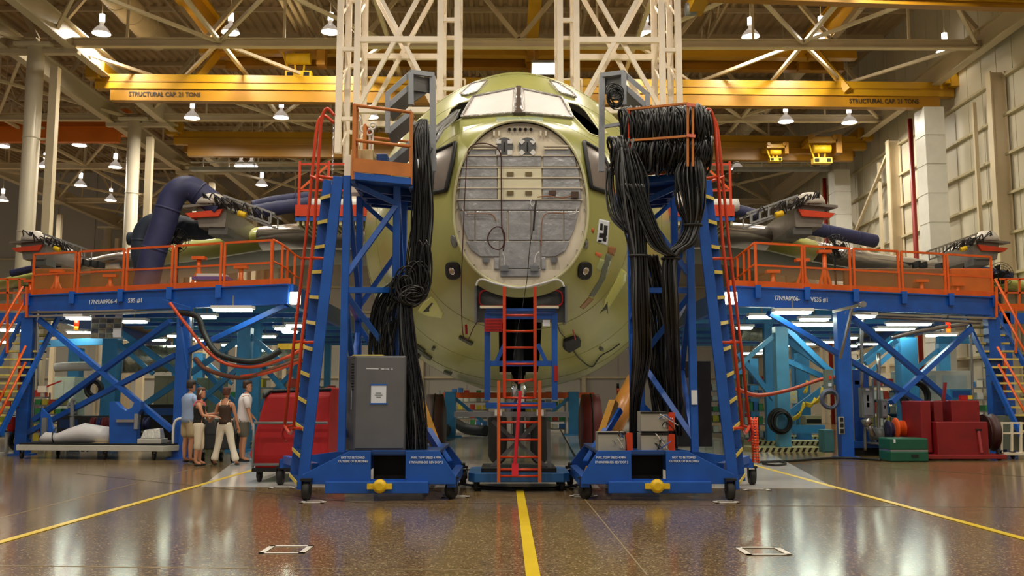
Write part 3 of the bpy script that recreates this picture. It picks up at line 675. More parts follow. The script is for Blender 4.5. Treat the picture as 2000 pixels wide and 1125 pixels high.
# painted test patches, stickers and marks
patch('photo_sheet', [(1170, 428), (1190, 432), (1186, 480), (1165, 472)], PAPER, air, .004, .004, 5)
for k, (x, y, w_, h_) in enumerate(((1172, 436, 5, 14), (1179, 440, 7, 20), (1170, 455, 14, 10), (1168, 468, 7, 5), (1177, 464, 7, 8))):
    patch('printed_figure', [(x, y), (x + w_, y + 1), (x + w_ - 1, y + h_), (x - 1, y + h_ - 1)], DARK, air, .009, .003, 4)
for poly, c in (([(1188, 480), (1204, 484), (1199, 500), (1186, 494)], (150, 100, 60)), ([(1184, 495), (1196, 500), (1182, 545), (1160, 580), (1150, 578), (1170, 545)], (104, 112, 96)), ([(1163, 492), (1176, 496), (1172, 503), (1162, 498)], (214, 110, 60)),
                ([(1172, 505), (1182, 508), (1172, 530), (1164, 525)], (170, 180, 120)), ([(1150, 580), (1160, 584), (1140, 604), (1132, 600)], (150, 110, 60)), ([(1156, 445), (1161, 447), (1159, 456), (1155, 452)], (196, 92, 40))):
    patch('colour_patch', poly, mat('patch_%d_%d_%d' % c, c, .3), air, .002, .003, 6)
# long patch of lighter primer on the right cheek, hatch on the left cheek
patch('primed_panel', [(1213, 524), (1224, 532), (1221, 552), (1190, 600), (1178, 604), (1182, 584), (1200, 552)], PRIML, air, .002, .003)
patch('primed_panel', [(842, 579), (850, 586), (866, 612), (864, 622), (836, 618), (815, 608), (828, 590)], PRIML, air, .002, .003)
for poly in ([(1172, 612), (1183, 598), (1186, 589), (1187, 613), (1185, 604), (1176, 607)], [(826, 609), (843, 591), (846, 592), (834, 606), (838, 604), (839, 608), (833, 609)]):
    patch('arrow_mark', poly, mat('arrow_dark', (40, 46, 36), .5, vary=0), air, .006, .003, 4)
DRAIN = mat('antenna_blade', (70, 72, 52), .4)
for poly in ([(815, 675), (845, 697), (842, 702), (813, 681)], [(804, 683), (821, 697), (818, 701), (801, 688)], [(868, 722), (884, 727), (882, 731), (867, 726)], [(898, 654), (925, 668), (922, 672), (897, 658)], [(846, 675), (851, 678), (849, 682), (844, 679)], [(1171, 676), (1177, 678), (1176, 683), (1169, 681)]):
    patch('drain_mast', poly, DRAIN, air, .01, .04, 6)
w_ = patch('black_pad', [(1100, 662), (1124, 654), (1132, 660), (1131, 672), (1110, 684), (1099, 676)], BLACK, air, .02, .05)
q = [hit(*p)[0] - V((0, .12, 0)) for p in ((1088, 635), (1094, 650), (1103, 660))]; MB().tube(smooth_path(q), .012).build('cord', BLKT, w_)
q = [hit(*p)[0] - V((0, .15, 0)) for p in ((1118, 684), (1132, 702), (1155, 717), (1185, 722), (1215, 716), (1238, 706))]; MB().tube(smooth_path(q), .014).build('cord', BLKT, w_)
for x, y in ((912, 630), (1117, 640)):
    l, n = hit(x, y); MB().bar(l + n * .05, l + n * .1 + V((.03, 0, -.16)), .05, .01).build('red_tag', RED, air)
# fuselage frames: faint lap joints
SEAM = mat('lap_joint', (132, 138, 74), .35)
for y in (19.05, 20.6, 22.3, 24.2): MB().tube([p for p in ring(y, 120, .001)] + [ring(y, 120, .001)[0]], .006, 4, cap=False).build('skin_joint', SEAM, air)
# --- nose gear
for s in (-1, 1):
    t_ = MB().lathe((X0 + s * .46 - .2, 21.6, .56), (1, 0, 0), [(0, .2), (0, .42), (.04, .5), (.1, .555), (.2, .565), (.3, .555), (.36, .5), (.4, .42), (.4, .2)], 40).build('nose_tyre', TYRE, air)
    MB().lathe((X0 + s * .46 - .21, 21.6, .56), (1, 0, 0), [(0, .1), (.02, .21), (.4, .21), (.42, .1)], 24).build('wheel_hub', GREYM, t_)
MB().cyl((X0, 21.6, .56), (X0, 21.6, 3.4), .13, n=20).build('gear_leg', GREYM, air); MB().cyl((X0, 21.55, 1.0), (X0, 21.55, 2.1), .16, n=20).build('oleo_strut', CHROME, air)
MB().cyl((X0 - .5, 21.6, .56), (X0 + .5, 21.6, .56), .07).build('axle', GREYM, air)
MB().bar((X0 - .2, 21.35, 1.1), (X0, 21.1, 1.6), .07).bar((X0, 21.1, 1.6), (X0 + .05, 21.4, 2.2), .07).build('torque_link', STEEL, air)
# --- wings
WINGL = [(770, 446, 25.6, 1.05, 7.4), (640, 452, 26.6, .95, 7.), (590, 452, 27.2, .92, 6.8), (500, 458, 28., .88, 6.4), (400, 478, 29.3, .82, 6.), (300, 494, 30.6, .76, 5.6), (200, 508, 32, .68, 5.2), (100, 527, 33.6, .58, 4.8), (0, 550, 35.3, .48, 4.2), (-150, 578, 38, .4, 3.5)]
WINGR = [(1260, 446, 25.6, 1.05, 7.4), (1378, 450, 26.6, .95, 7.), (1420, 448, 27.2, .92, 6.8), (1510, 458, 28., .88, 6.4), (1600, 484, 29.3, .82, 6.), (1700, 504, 30.6, .76, 5.6), (1800, 516, 32, .68, 5.2), (1900, 532, 33.6, .58, 4.8), (2000, 556, 35.3, .48, 4.2), (2150, 584, 38, .4, 3.5)]
def foil(c, th, ch, a0=0., a1=1., n=9, grow=0.):
    """closed outline of a thick wing section in the Y-Z plane, from chord fraction a0 to a1"""
    xs = [a0 + (a1 - a0) * (1 - cos(pi / 2 * i / n)) if a0 == 0 else a0 + (a1 - a0) * i / n for i in range(n + 1)]
    def t(x): return (th / 2 + grow) * min(1, 2.97 * sqrt(x) - 1.26 * x - 3.516 * x * x + 2.843 * x**3 - 1.0 * x**4) if x > 0 else 0
    up = [V((c.x, c.y + x * ch - (grow if x == 0 else 0), c.z + t(x) * 1.0)) for x in xs]; lo = [V((c.x, c.y + x * ch - (grow if x == 0 else 0), c.z - t(x) * .9)) for x in xs]
    return up + lo[::-1]
for nm, W in (('port', WINGL), ('starboard', WINGR)):
    wing = MB().loft([foil(P(x, y, Y), th, ch, n=12) for x, y, Y, th, ch in W]).build('wing', mat('wing_grey_primer', (92, 98, 70), .4, vary=.1), air)
    SL = mat('bare_leading_edge', (196, 190, 186), .22, .85, vary=.08)
    if nm == 'port': segs = [(0, 3, SL), (3, 5, PRIML), (5, 7, SL), (7, 9, PRIML)]
    else: segs = [(0, 3, SL), (3, 4, PRIML), (4, 7, SL), (7, 9, PRIML)]
    for i0, i1, m_ in segs:
        MB().loft([foil(P(x, y, Y), th, ch, 0, .13, 9, .015) for x, y, Y, th, ch in W[i0:i1 + 1]]).build('leading_edge', m_, wing)
def pylon(px, py, Y, s, k, par=air):
    """engine mount: s=-1 nose of the pylon points left; k size"""
    c = P(px, py, Y)
    def q(dx, dy, dz): return c + V((dx * s * -1 * k, dy * k, dz * k))
    PG = mat('pylon_grey', (120, 112, 104), .4, .2, vary=.15); PW = mat('pylon_white', (206, 198, 188), .4, vary=.08)
    b = MB().loft([[q(x_, y_, z_) for x_, z_ in ((-.35, -.5), (.35, -.5), (.4, .05), (.15, .22), (-.25, .22), (-.45, 0))] for y_ in (-1.2, -.2, 1.6)], smooth=False).build('engine_pylon', PG, par)
    MB().lathe(q(-.1, -1., .12), (0, 0, 1), [(0, .42 * k), (.12 * k, .41 * k), (.26 * k, .33 * k), (.35 * k, .17 * k)], 20).build('fairing_dome', PW, b)
    MB().prism([q(-.75, -1.35, .0), q(.55, -1.35, .12), q(.62, -.6, .16), q(-.7, -.6, .05)], (0, 0, .07 * k)).build('fairing_lid', PG, b)
    MB().prism([q(-.7, -1.3, -.14), q(.3, -1.3, -.02), q(.2, -1.3, -.22), q(-.55, -1.3, -.26)], (0, .4, 0)).build('orange_cover', REDOR, b)
    fr = MB()
    for yy in (-1.3, -.5):
        fr.bar(q(.3, yy, .35), q(1.7, yy, -.15), .05).bar(q(.4, yy, .02), q(1.6, yy, -.42), .05)
        for j in range(6): fr.bar(q(.35 + j * .25, yy, .33 - j * .09), q(.4 + j * .24, yy, .02 - j * .087), .035)
    for j in range(4): fr.bar(q(.4 + j * .4, -1.3, .3 - j * .14), q(.4 + j * .4, -.5, .3 - j * .14), .04)
    fr.build('pylon_truss', STEEL, b)
    mb = MB()
    random.seed(int(px))
    for j in range(14):
        a = random.uniform(-.3, 1.2); mb.tube(smooth_path([q(a, -1.32, .1 - a * .3), q(a + random.uniform(-.1, .2), -1.45, .35 - a * .3), q(a + random.uniform(.1, .4), -1.35, .05 - a * .3)], 4), .02 * k, 5)
    mb.build('wire_harness', BLKT, b)
    MB().cyl(q(.75, -1.4, -.15), q(.95, -1.4, -.22), .08 * k).build('yellow_fitting', YEL, b)
    MB().box(q(.15, -.8, -.58), (.5 * k, .7 * k, .22 * k)).build('pylon_foot', mat('foot_grey', (84, 84, 82), .45), b)
pylon(440, 424, 27.0, -1, 1.0); pylon(1553, 424, 27.0, 1, 1.0); pylon(100, 488, 31.5, -1, .95); pylon(1892, 488, 31.5, 1, .95)
# slots in the leading edges near the outer pylons
for pts in ([(163, 512), (178, 514), (192, 516)], [(1795, 515), (1808, 517), (1840, 519)]):
    for x, y in pts: c = P(x, y, 31.3); MB().box(c + V((0, .2, 0)), (.08, .5, .2)).build('slot', DARK, air)
# --- blue inflatable air hoses
HB = mat('blue_fabric_duct', (48, 52, 92), .55, vary=.18, scale=3, bump=.3, bscale=5); HB2 = mat('teal_fabric_duct', (36, 48, 66), .55, vary=.18, scale=3, bump=.3, bscale=5)
def hose(pts, r, lb, m=HB, name='air_hose', cat='air hose', rings=.55):
    q = smooth_path([P(*p) for p in pts], 10); o = thing(name, lb, cat, q[0]); MB().tube(q, r, 18).build('hose_tube', m, o)
    acc = 0
    for i in range(1, len(q) - 1):
        acc += (q[i] - q[i - 1]).length
        if acc > rings * 2: acc = 0; d = (q[i + 1] - q[i - 1]).normalized(); MB().cyl(q[i] - d * .03, q[i] + d * .03, r * 1.03, n=18).build('seam_band', m, o)
    return o
hose([(283, 568, 25.8), (298, 500, 25.8), (318, 440, 25.8), (334, 392, 25.8), (352, 371, 25.8), (374, 369, 25.9), (402, 388, 26), (432, 412, 26)], .34, 'thick blue fabric air hose arching high from the railed deck to the inner pylon')
hose([(292, 548, 26.8), (278, 500, 26.8), (282, 455, 26.8), (305, 436, 26.8), (345, 440, 26.8), (385, 448, 26.8), (432, 442, 26.6)], .3, 'dark teal fabric air hose curving low behind the high arching blue one', HB2)
hose([(252, 466, 27.4), (270, 466, 27.4), (300, 462, 27.6)], .19, 'short stub of dark air hose poking out left of the arching hoses', HB2)
hose([(494, 402, 26.8), (540, 392, 26.8), (610, 384, 26.8)], .15, 'upper of two blue air hoses running from the inner pylon to the fuselage')
hose([(498, 414, 26.5), (545, 406, 26.5), (610, 398, 26.5)], .2, 'lower of two blue air hoses running from the inner pylon to the fuselage')
hose([(22, 534, 32), (60, 526, 32), (118, 515, 32)], .12, 'thin blue air hose lying along the wing tip near the round column')
hose([(1552, 442, 27.6), (1600, 449, 28), (1655, 460, 28.4), (1708, 471, 28.8)], .2, 'long blue air hose lying along the wing toward the siding wall')
hose([(1432, 409, 26.8), (1455, 414, 26.8), (1480, 421, 26.8)], .16, 'short blue air hose beside the fuselage on the siding wall side')
hose([(1884, 524, 32), (1930, 530, 32), (1975, 540, 32)], .14, 'blue air hose on the wing tip nearest the siding wall')
for x, y, Y, r, lb in ((345, 470, 26.2, .34, 'round caged fan standing in front of the arching air hoses'), (1633, 484, 27.2, .38, 'round caged fan beside the long blue hose on the wing'), (1955, 536, 31.2, .4, 'round caged fan near the wing tip by the siding wall')):
    c = P(x, y, Y); t = thing('pedestal_fan', lb, 'fan', c)
    mb = MB()
    for k in range(5): mb.tube([c + V((r * (k + 1) / 5 * cos(a), -.1 * (1 - k / 5), r * (k + 1) / 5 * sin(a))) for a in [2 * pi * i / 20 for i in range(21)]], .008, 4, cap=False)
    for k in range(10): a = pi * k / 10; mb.tube([c + V((-r * cos(a), 0, -r * sin(a))), c + V((0, -.12, 0)), c + V((r * cos(a), 0, r * sin(a)))], .006, 4)
    mb.build('fan_cage_frame', BLACK, t); MB().cyl(c - V((0, .05, 0)), c + V((0, .2, 0)), .1).build('motor', BLACK, t)
    for k in range(4): a = pi / 2 * k; MB().prism([c, c + V((r * .8 * cos(a), .02, r * .8 * sin(a))), c + V((r * .8 * cos(a + .6), .05, r * .8 * sin(a + .6)))], (0, .01, 0)).build('blade', DARK, t)
    MB().cyl(c + V((0, .15, 0)), V((c.x, c.y + .15, 3.9)), .03).build('stand_pole', BLACK, t)
# ================================================================ ROLLING WORK STANDS (mirror twins about MX)
MX = P(1013, 900, 13.6).x
STRIPE = mat('stripe_yellow', (236, 214, 90), .5, vary=.05)
def caster(mbname, c, r, parent, w=.09, fork=None, rz=0.):
    """wheel resting on the floor under c (x,y); fork up to height fork"""
    x, y = c; R = M.Rotation(rz, 3, 'Z'); a = R @ V((1, 0, 0))
    t_ = MB().lathe(V((x, y, r)) - a * w / 2, a, [(0, r * .5), (0, r * .85), (w * .2, r), (w * .8, r), (w, r * .85), (w, r * .5)], 22).build('caster_wheel', TYRE, parent)
    f = MB()
    for s in (-1, 1): f.bar(V((x, y, r)) + a * s * (w / 2 + .012), V((x, y, r * 2 + .03)) + a * s * (w / 2 + .012), .012, r * .7, up=R @ V((0, 1, 0)))
    f.box((x, y, r * 2 + .04), (w + .05, w + .05, .03), rz); f.cyl(V((x, y, r)) - a * (w / 2 + .02), V((x, y, r)) + a * (w / 2 + .02), r * .22, n=10)
    if fork: f.cyl((x, y, r * 2 + .04), (x, y, fork), .035)
    f.build('caster_fork', BLACK, t_)
def stand(s, name, label):
    """s=-1: the stand left of the aircraft; s=+1 its mirror twin"""
    t = thing(name, label, 'work stand', (MX + s * 1.95, 14.8, 0), 'tall blue rolling work stands')
    def L(px, py, Y): q = P(px, py, Y); return q if s < 0 else V((2 * MX - q.x, q.y, q.z))
    def B(mb, a, b, w, h=None): return mb.bar(a, b, w, h)
    # base: front plate with sloping ends, rear plate, side beams, deck
    YF = 13.75
    z0, z1, zm = .17, .68, .33
    xo, xi = L(590, 900, YF).x, L(890, 900, YF).x; xs, xt = L(683, 900, YF).x, L(857, 900, YF).x
    po, pi_ = L(724, 900, YF).x, L(792, 900, YF).x
    MB().prism([(xo, YF, zm + .02), (xs, YF, z1), (po, YF, z1), (po, YF, z0 + .05), (xo, YF, z0 + .05)], (0, .05, 0)).build('front_plate', BLUE, t, .006)
    MB().prism([(pi_, YF, z1), (xt, YF, z1), (xi, YF, zm), (xi, YF, z0 + .05), (pi_, YF, z0 + .05)], (0, .05, 0)).build('front_plate', BLUE, t, .006)
    MB().bx((po, YF + .1, z1 - .07), (pi_, YF + .16, z1)).bx((po, YF + .02, z0), (pi_, YF + .06, z0 + .12)).build('pocket_frame', BLUE, t)
    MB().bx((po, YF + .3, z0), (pi_, YF + .36, z1 - .07)).build('pocket_back', DARK, t)
    MB().bx((L(637, 900, YF).x, YF - .07, .1), (L(838, 900, YF).x, YF + .05, .26)).build('lower_beam', BLUE, t, .008)
    y = MB().lathe((L(744, 900, YF).x - .0, YF - .16, .2), (0, 1, 0), [(0, .05), (.02, .09), (.1, .1), (.14, .05)], 14).box((L(744, 900, YF).x, YF - .1, .2), (.34, .06, .07)).build('yellow_hitch', YEL, t)
    YR = 16.3
    for x, za, zb_ in ((xs, .3, .62), (xi + s * .06, .17, .32)): MB().bx((x - .06, YF + .05, za), (x + .06, YR, zb_)).build('side_beam', BLUE, t)
    MB().prism([(xs, YR, .17), (xs, YR, .62), (xt, YR, .62), (xi, YR, .32), (xi, YR, .17)], (0, .08, 0)).build('rear_plate', BLUE, t)
    MB().bx((min(xs, xt), YF + .06, z1 - .05), (max(xs, xt), YR, z1 - .01)).build('base_deck', NAVY, t)
    # rear outrigger with caster
    ox, oy = L(548, 930, 16.2).x, 16.2
    MB().prism([(xs, oy - .1, .62), (ox - s * .0, oy - .1, .42), (ox, oy - .1, .28), (xs, oy - .1, .3)], (0, .1, 0)).build('outrigger', BLUE, t)
    MB().bar((xo + s * -.1, 14.2, .42), (ox - s * .1, oy - .1, .42), .1, .12).build('outrigger', BLUE, t)
    caster('c', (L(600, 900, 13.72).x, 13.72), .125, t, .1, .3); caster('c', (L(882, 900, 13.95).x, 13.95), .125, t, .1, .3, rz=.5 * s)
    caster('c', (ox, oy), .125, t, .1, .36); caster('c', (xi, YR - .1), .125, t, .1, .36)
    # tower posts: front outer, front inner, rear outer, rear inner
    def zc(q): return q
    FO0, FO1 = L(667, 884, 13.95), L(679, 344, 13.95); FI0, FI1 = L(768, 884, 14.8), L(776, 352, 14.3)
    RO0 = V((L(660, 884, 13.95).x, 15.7, .66)); RO1 = V((FO1.x - s * -.02, 15.3, FO1.z)); RI0 = V((FI0.x, 15.7, .66)); RI1 = V((FI1.x, 15.3, FI1.z))
    for a, b in ((FO0, FO1), (FI0, FI1), (RO0, RO1), (RI0, RI1)):
        MB().bar(a, b, .105, .105, up=(0, 1, 0)).build('post', BLUE, t, .008)
    def lerp(a, b, k): return a + (b - a) * k
    def at(a, b, py, Y):
        z = P(700, py, Y).z; k = (z - a.z) / (b.z - a.z); return lerp(a, b, k)
    f = lambda py: at(FO0, FO1, py, 13.95); g = lambda py: at(FI0, FI1, py, 14.5)
    mb_list = [(f(354), g(402)), (g(404), f(540)), (f(567), g(567)), (f(572), g(700)), (g(704), f(860))]
    for i, (a, b) in enumerate(mb_list[:4] if s < 0 else mb_list): MB().bar(a, b, .075, .085, up=(0, 1, 0)).build('cross_brace' if i != 2 else 'cross_rail', BLUE, t)
    ro = lambda k: lerp(RO0, RO1, k); ri = lambda k: lerp(RI0, RI1, k)
    for a, b in ((ro(.98), ri(.82)), (ri(.8), ro(.55)), (ro(.5), ri(.5)), (ro(.48), ri(.22)), (ri(.2), ro(0.02)), (f(567), ro(.5)), (g(567), ri(.5)), (f(360), ro(.6)), (f(560), ro(.1)), (g(360), ri(.62)), (g(560), ri(.1)), (f(880), ro(.45)), (g(880), ri(.45))):
        MB().bar(a, b, .07, .075, up=(0, 1, 0)).build('cross_brace', BLUE, t)
    # platform
    P0, P1 = L(690, 348, 13.75), L(802, 352, 14.1); zd = P0.z
    A = V((P0.x, P0.y, zd)); Bq = V((P1.x, P1.y, zd)); dep = V((0, 1.75, 0)); U = V((0, 0, 1))
    MB().prism([A, Bq, Bq + dep, A + dep], U * .05).build('deck', BLUE, t)
    MB().bar(A + U * .03, Bq + U * .03, .06, .1).build('deck_edge', BLUE, t); MB().bar(A + dep, Bq + dep, .06, .14).bar(Bq, Bq + dep, .06, .14).bar(A, A + dep, .06, .14).build('deck_beam', NAVY, t)
    for k in (.25, .5, .75): MB().bar(A + dep * k - U * .05, Bq + dep * k - U * .05, .05, .1).build('deck_beam', NAVY, t)
    MB().bar(A + U * .19 - V((0, .03, 0)), Bq + U * .19 - V((0, .03, 0)), .02, .2).build('toe_board', TANOR, t); MB().bar(A + dep + U * .19, Bq + dep + U * .19, .02, .2).build('toe_board', TANOR, t)
    H = 1.08
    for q in (A, Bq, A + dep, Bq + dep, A + V((-s * -.0, .22, 0)), A + dep * .6): MB().bar(q - U * .02, q + U * H, .05).build('guard_post', TANOR if s < 0 else TANOR, t)
    for z in (H, .56):
        MB().tube([A + U * z, Bq + U * z], .026, 8).build('guard_rail', TANOR, t); MB().tube([A + dep + U * z, Bq + dep + U * z], .024, 8).build('guard_rail', TANOR, t)
        MB().tube([A + dep * .6 + U * z, A + dep + U * z], .024, 8).build('guard_rail', REDOR, t)
        MB().tube([A + U * z, A + V((0, .22, 0)) + U * z], .03, 8).build('guard_rail', REDOR, t)
    MB().prism([A + V((s * .03, .25, .02)), A + V((s * .03, .6, .02)), A + V((s * .03, .6, .55)), A + V((s * .03, .25, .55))], (.02, 0, 0)).build('gate_plate', TANOR, t)
    # ladder
    SR0, SR1 = L(590, 957, 13.85), L(661, 345, 13.95); SL0, SL1 = L(575, 940, 14.75), L(641, 352, 14.75)
    for a, b in ((SR0, SR1), (SL0, SL1)): MB().bar(a, b, .15, .05, up=(0, 1, 0)).build('ladder_stringer', BLUE, t, .005)
    n = 12
    for i in range(n):
        k = (i + .25) / n; a = lerp(SR0, SR1, k); b = lerp(SL0, SL1, k); d = (b - a).normalized(); o = V((-s * -.0, 0, 0)) + V((s * .02, 0, 0))
        tr = MB().bar(a, b, .16, .03).build('tread', NAVY, t)
        MB().bar(a + V((s * .085, -.0, .0)), b + V((s * .085, 0, .0)), .012, .05).build('tread_nosing', STRIPE, tr)
    # orange hand rails of the ladder
    for (pts, Y) in (([(653, 226), (640, 212), (631, 222), (626, 250), (613, 460), (590, 660), (573, 838)], 14.0), ([(652, 240), (634, 226), (622, 236), (617, 262), (598, 460), (575, 660), (556, 832)], 14.85)):
        q = [L(x, y_, Y) for x, y_ in pts]; MB().tube(smooth_path(q[:4], 5) + q[4:], .024, 8).build('ladder_rail', REDOR, t)
    for py, dx in ((350, 0), (510, 0), (675, 0), (842, 0)):
        k = (957 - py) / (957 - 345)
        a = lerp(SR0, SR1, k); pxr = 620 + (573 - 620) * (py - 380) / (838 - 380) if py > 380 else 622
        MB().tube([a, L(pxr, py - 6, 14.0)], .022, 8).build('rail_bracket', REDOR, t); bq = lerp(SL0, SL1, k); MB().tube([bq, L(pxr - 16, py - 6, 14.85)], .022, 8).build('rail_bracket', REDOR, t)
    MB().tube(smooth_path([L(573, 838, 14.), L(566, 846, 14.4), L(556, 832, 14.85)]), .024, 8).build('rail_bracket', REDOR, t)
    MB().tube(smooth_path([L(556, 832, 14.8), L(551, 845, 14.8), L(554, 858, 14.8), L(560, 862, 14.8)]), .02, 8).build('rail_hook', RED, t)
    # gate chain
    ch = MB(); c0 = L(651, 245, 14.3)
    for i in range(26): q = c0 - U * (i * .036); ch.tube([q + V((.008 * cos(a), .012 * sin(a) if i % 2 else 0, .02 * sin(a))) for a in [2 * pi * j / 8 for j in range(9)]], .003, 4, cap=False)
    ch.build('gate_chain', CHROME, t)
    # yellow diagonal prop behind the inner side
    MB().bar(L(872, 930, 15.0), L(820, 785, 15.6), .12).build('prop_strut', mat('prop_amber', (196, 140, 30), .45), t)
    MB().bar(L(876, 905, 14.9), L(810, 800, 15.6), .1).build('prop_strut', BLUE, t)
    # stencilled words
    y = YF - .004
    def tx(x0, x1, py, s_): 
        a = L(x0, py, y); b = L(x1, py, y)
        if a.x > b.x: a, b = b, a
        lettering(s_, (a.x, y, a.z), (1, 0, 0), (0, 0, 1), .045, LETW, t, width=b.x - a.x)
    tx(666, 712, 896, 'NOT TO BE TOWED'); tx(660, 718, 903, 'OUTSIDE OF BUILDING'); tx(803, 861, 896, 'MAX. TOW SPEED 4 MPH'); tx(799, 864, 905, '17N9A0988-505 REV DOP 2')
    return t, L
tL, LL = stand(-1, 'work_stand', 'tall blue ladder stand with an orange-railed top platform and a grey cabinet on its base')
tR, LR = stand(1, 'work_stand', 'tall blue ladder stand with heavy black cable coils over its top platform')
# hazard stripes on the coil stand ladder cheek, grey angle gussets
def top(px, py, Y): return P(px, py, Y)
# --- grey stair units beside the cockpit windows
SG = mat('stair_grey', (158, 162, 168), .4, .3, vary=.06); SGD = mat('stair_grey_side', (112, 112, 110), .45, .3)
def stair_unit(s, lb):
    def L(px, py, Y): q = P(px, py, Y); return q if s < 0 else V((2 * MX - q.x, q.y, q.z))
    t = thing('step_unit', lb, 'steps', L(845, 340, 15.3))
    MB().bar(L(846, 335, 14.9), L(845, 150, 14.9), .09, .09, up=(0, 1, 0)).build('post', SG, t); MB().bar(L(803, 205, 14.7), L(803, 142, 14.7), .08, .08, up=(0, 1, 0)).build('post', SG, t)
    MB().bar(L(801, 141, 14.7), L(847, 147, 14.9), .07, .07).build('top_rail', SG, t)
    MB().bar(L(757, 260, 14.5), L(757, 183, 14.5), .07).build('post', SG, t)
    for y0, y1 in ((184, 142), (208, 166), (258, 218), (318, 278)):
        MB().bar(L(756, y0, 14.5), L(803, y1, 14.75), .05, .07).build('stair_side', SG, t)
    for y0, y1, k in ((212, 170, 0), (262, 222, 1), (322, 282, 2)):
        a = L(757, y0, 14.5); b = L(803, y1, 14.75); MB().prism([a, b, b + V((-s * .0, .7, 0)), a + V((0, .7, 0))], (0, 0, .03)).build('stair_pan', SGD, t)
    MB().bar(L(804, 162, 14.75), L(842, 168, 14.95), .03, .24).build('kick_plate', SGD, t)
    MB().bar(L(800, 240, 14.75), L(847, 248, 14.9), .05, .05).build('mid_rail', SG, t)
    q = [L(803, 168, 14.8), L(846, 168, 14.95), L(846, 150, 14.95)]
    MB().prism([L(803, 172, 14.8), L(846, 172, 14.95), L(800, 205, 14.8)], (0, .03, 0)).build('side_panel', SGD, t)
    return t
stair_unit(-1, 'grey metal step unit on the railed platform, left of the cockpit window')
stair_unit(1, 'grey metal step unit rising behind the cable coils, right of the cockpit window')
# --- things on the left platform
def boxthing(name, lb, cat, c, size, m, rz=0., bev=.01, parts=None, group=None):
    t = thing(name, lb, cat, V(c) - V((0, 0, size[2] / 2)), group); b = MB().box(c, size, rz).build('body', m, t, bev); return t, b
ZP = LL(690, 348, 13.75).z + .05
xa = P(690, 300, 14.4).x; xb = P(733, 300, 14.4).x
boxthing('plywood_box', 'tan plywood box inside the rails of the cabinet stand platform', 'box', ((xa + xb) / 2, 14.5, ZP + .24), (xb - xa, .7, .48), WOODP)
xa = P(736, 300, 14.3).x; xb = P(757, 300, 14.3).x
boxthing('navy_locker', 'narrow dark blue locker beside the plywood box on the platform', 'locker', ((xa + xb) / 2, 14.5, ZP + .22), (xb - xa, .5, .44), NAVY)
t = thing('white_fixture', 'white valve rack with round rings standing behind the plywood box', 'valve rack', (P(705, 290, 15.0).x, 15.1, ZP))
c = P(705, 300, 15.0); MB().box((c.x, 15.1, ZP + .3), (.5, .3, .6)).build('body', MASTW, t)
for x, y_ in ((698, 232), (711, 252), (728, 246), (722, 258)): c = P(x, y_, 15.0); MB().tube([c + V((.05 * cos(a), 0, .05 * sin(a))) for a in [2 * pi * i / 14 for i in range(15)]], .016, 6, cap=False).bar(c - V((0, -.02, .05)), (c.x, 15.02, ZP + .5), .03).build('ring', WHITE, t)
# --- stand cabinets
t = thing('electrical_cabinet', 'large grey sheet metal cabinet with a taped white notice on its door', 'cabinet', P(730, 884, 14.3))
x0, x1 = P(692, 800, 14.05).x, P(791, 800, 14.05).x; xs = P(676, 800, 14.3).x; zt = P(740, 695, 14.05).z; CG = mat('cabinet_grey', (104, 105, 108), .42, .1, vary=.06)
MB().prism([(x0, 14.05, .67), (x1, 14.05, .67), (x1, 14.7, .67), (xs, 14.7, .67), (xs, 14.2, .67)], (0, 0, zt - .67)).build('body', CG, t, .01)
MB().bx((x0 + .02, 14.03, .7), (x1 - .01, 14.05, zt - .02)).build('door', CG, t, .006)
MB().bx((x0 - .05, 14.1, zt), (P(745, 700, 14).x, 14.6, zt + .02)).build('top_strip', YTREAD, t)
def onf(x0, y0, x1, y1, Y, m, name, par, th=.004): a = P(x0, y0, Y); b = P(x1, y1, Y); return MB().bx((a.x, Y - th, b.z), (b.x, Y, a.z)).build(name, m, par)
nt = onf(725, 752, 754, 788, 14.03, PAPER, 'notice', t); TAPEB = mat('blue_tape', (40, 100, 190), .5, vary=.05)
onf(723, 750, 756, 753, 14.026, TAPEB, 'tape', nt); onf(722, 787, 757, 790, 14.026, TAPEB, 'tape', nt)
for i, (a, b) in enumerate(((734, 745), (732, 747), (735, 744))): onf(a, 767 + i * 4, b, 768.4 + i * 4, 14.025, mat('print_grey', (120, 125, 135), .6, vary=0), 'print', nt, .002)
q = P(715, 720, 14.028); print_marks(q, P(767, 721, 14.028), .012, ((0, .47), (.56, .69), (.73, .76), (.8, .87), (.95, 1)), LETW, t)
for i in range(10): MB().bar(V((x0 - .0, 14.045, 0)) + V((-.11, .14, zt - .12 - i * .04)), V((x0 - .02, 14.06, zt - .12 - i * .04)), .012, .012).build('louvre', DARK, t)
MB().box((x0 - .06, 14.12, zt - .62), (.05, .015, .3), -1.0).build('side_notice', PAPER, t)
MB().box((x0 - .05, 14.13, .95), (.05, .02, .3), -1.0).build('warning_label', mat('label_tan', (180, 150, 130), .5), t)
t = thing('electrical_cabinet', 'black-grey cabinet behind the hanging cables, inside the coil stand', 'cabinet', P(1345, 870, 15.0))
a = P(1322, 705, 15.1); b = P(1392, 880, 15.1); MB().bx((a.x, 15.1, .67), (b.x, 15.7, a.z)).build('body', mat('cabinet_dark', (44, 46, 48), .4), t, .01); onf(1324, 738, 1346, 775, 15.1, GREYM, 'label', t); onf(1331, 712, 1338, 722, 15.1, PAPER, 'label', t)
onf(1350, 760, 1362, 790, 13.9, PAPER, 'paper', t) if False else None
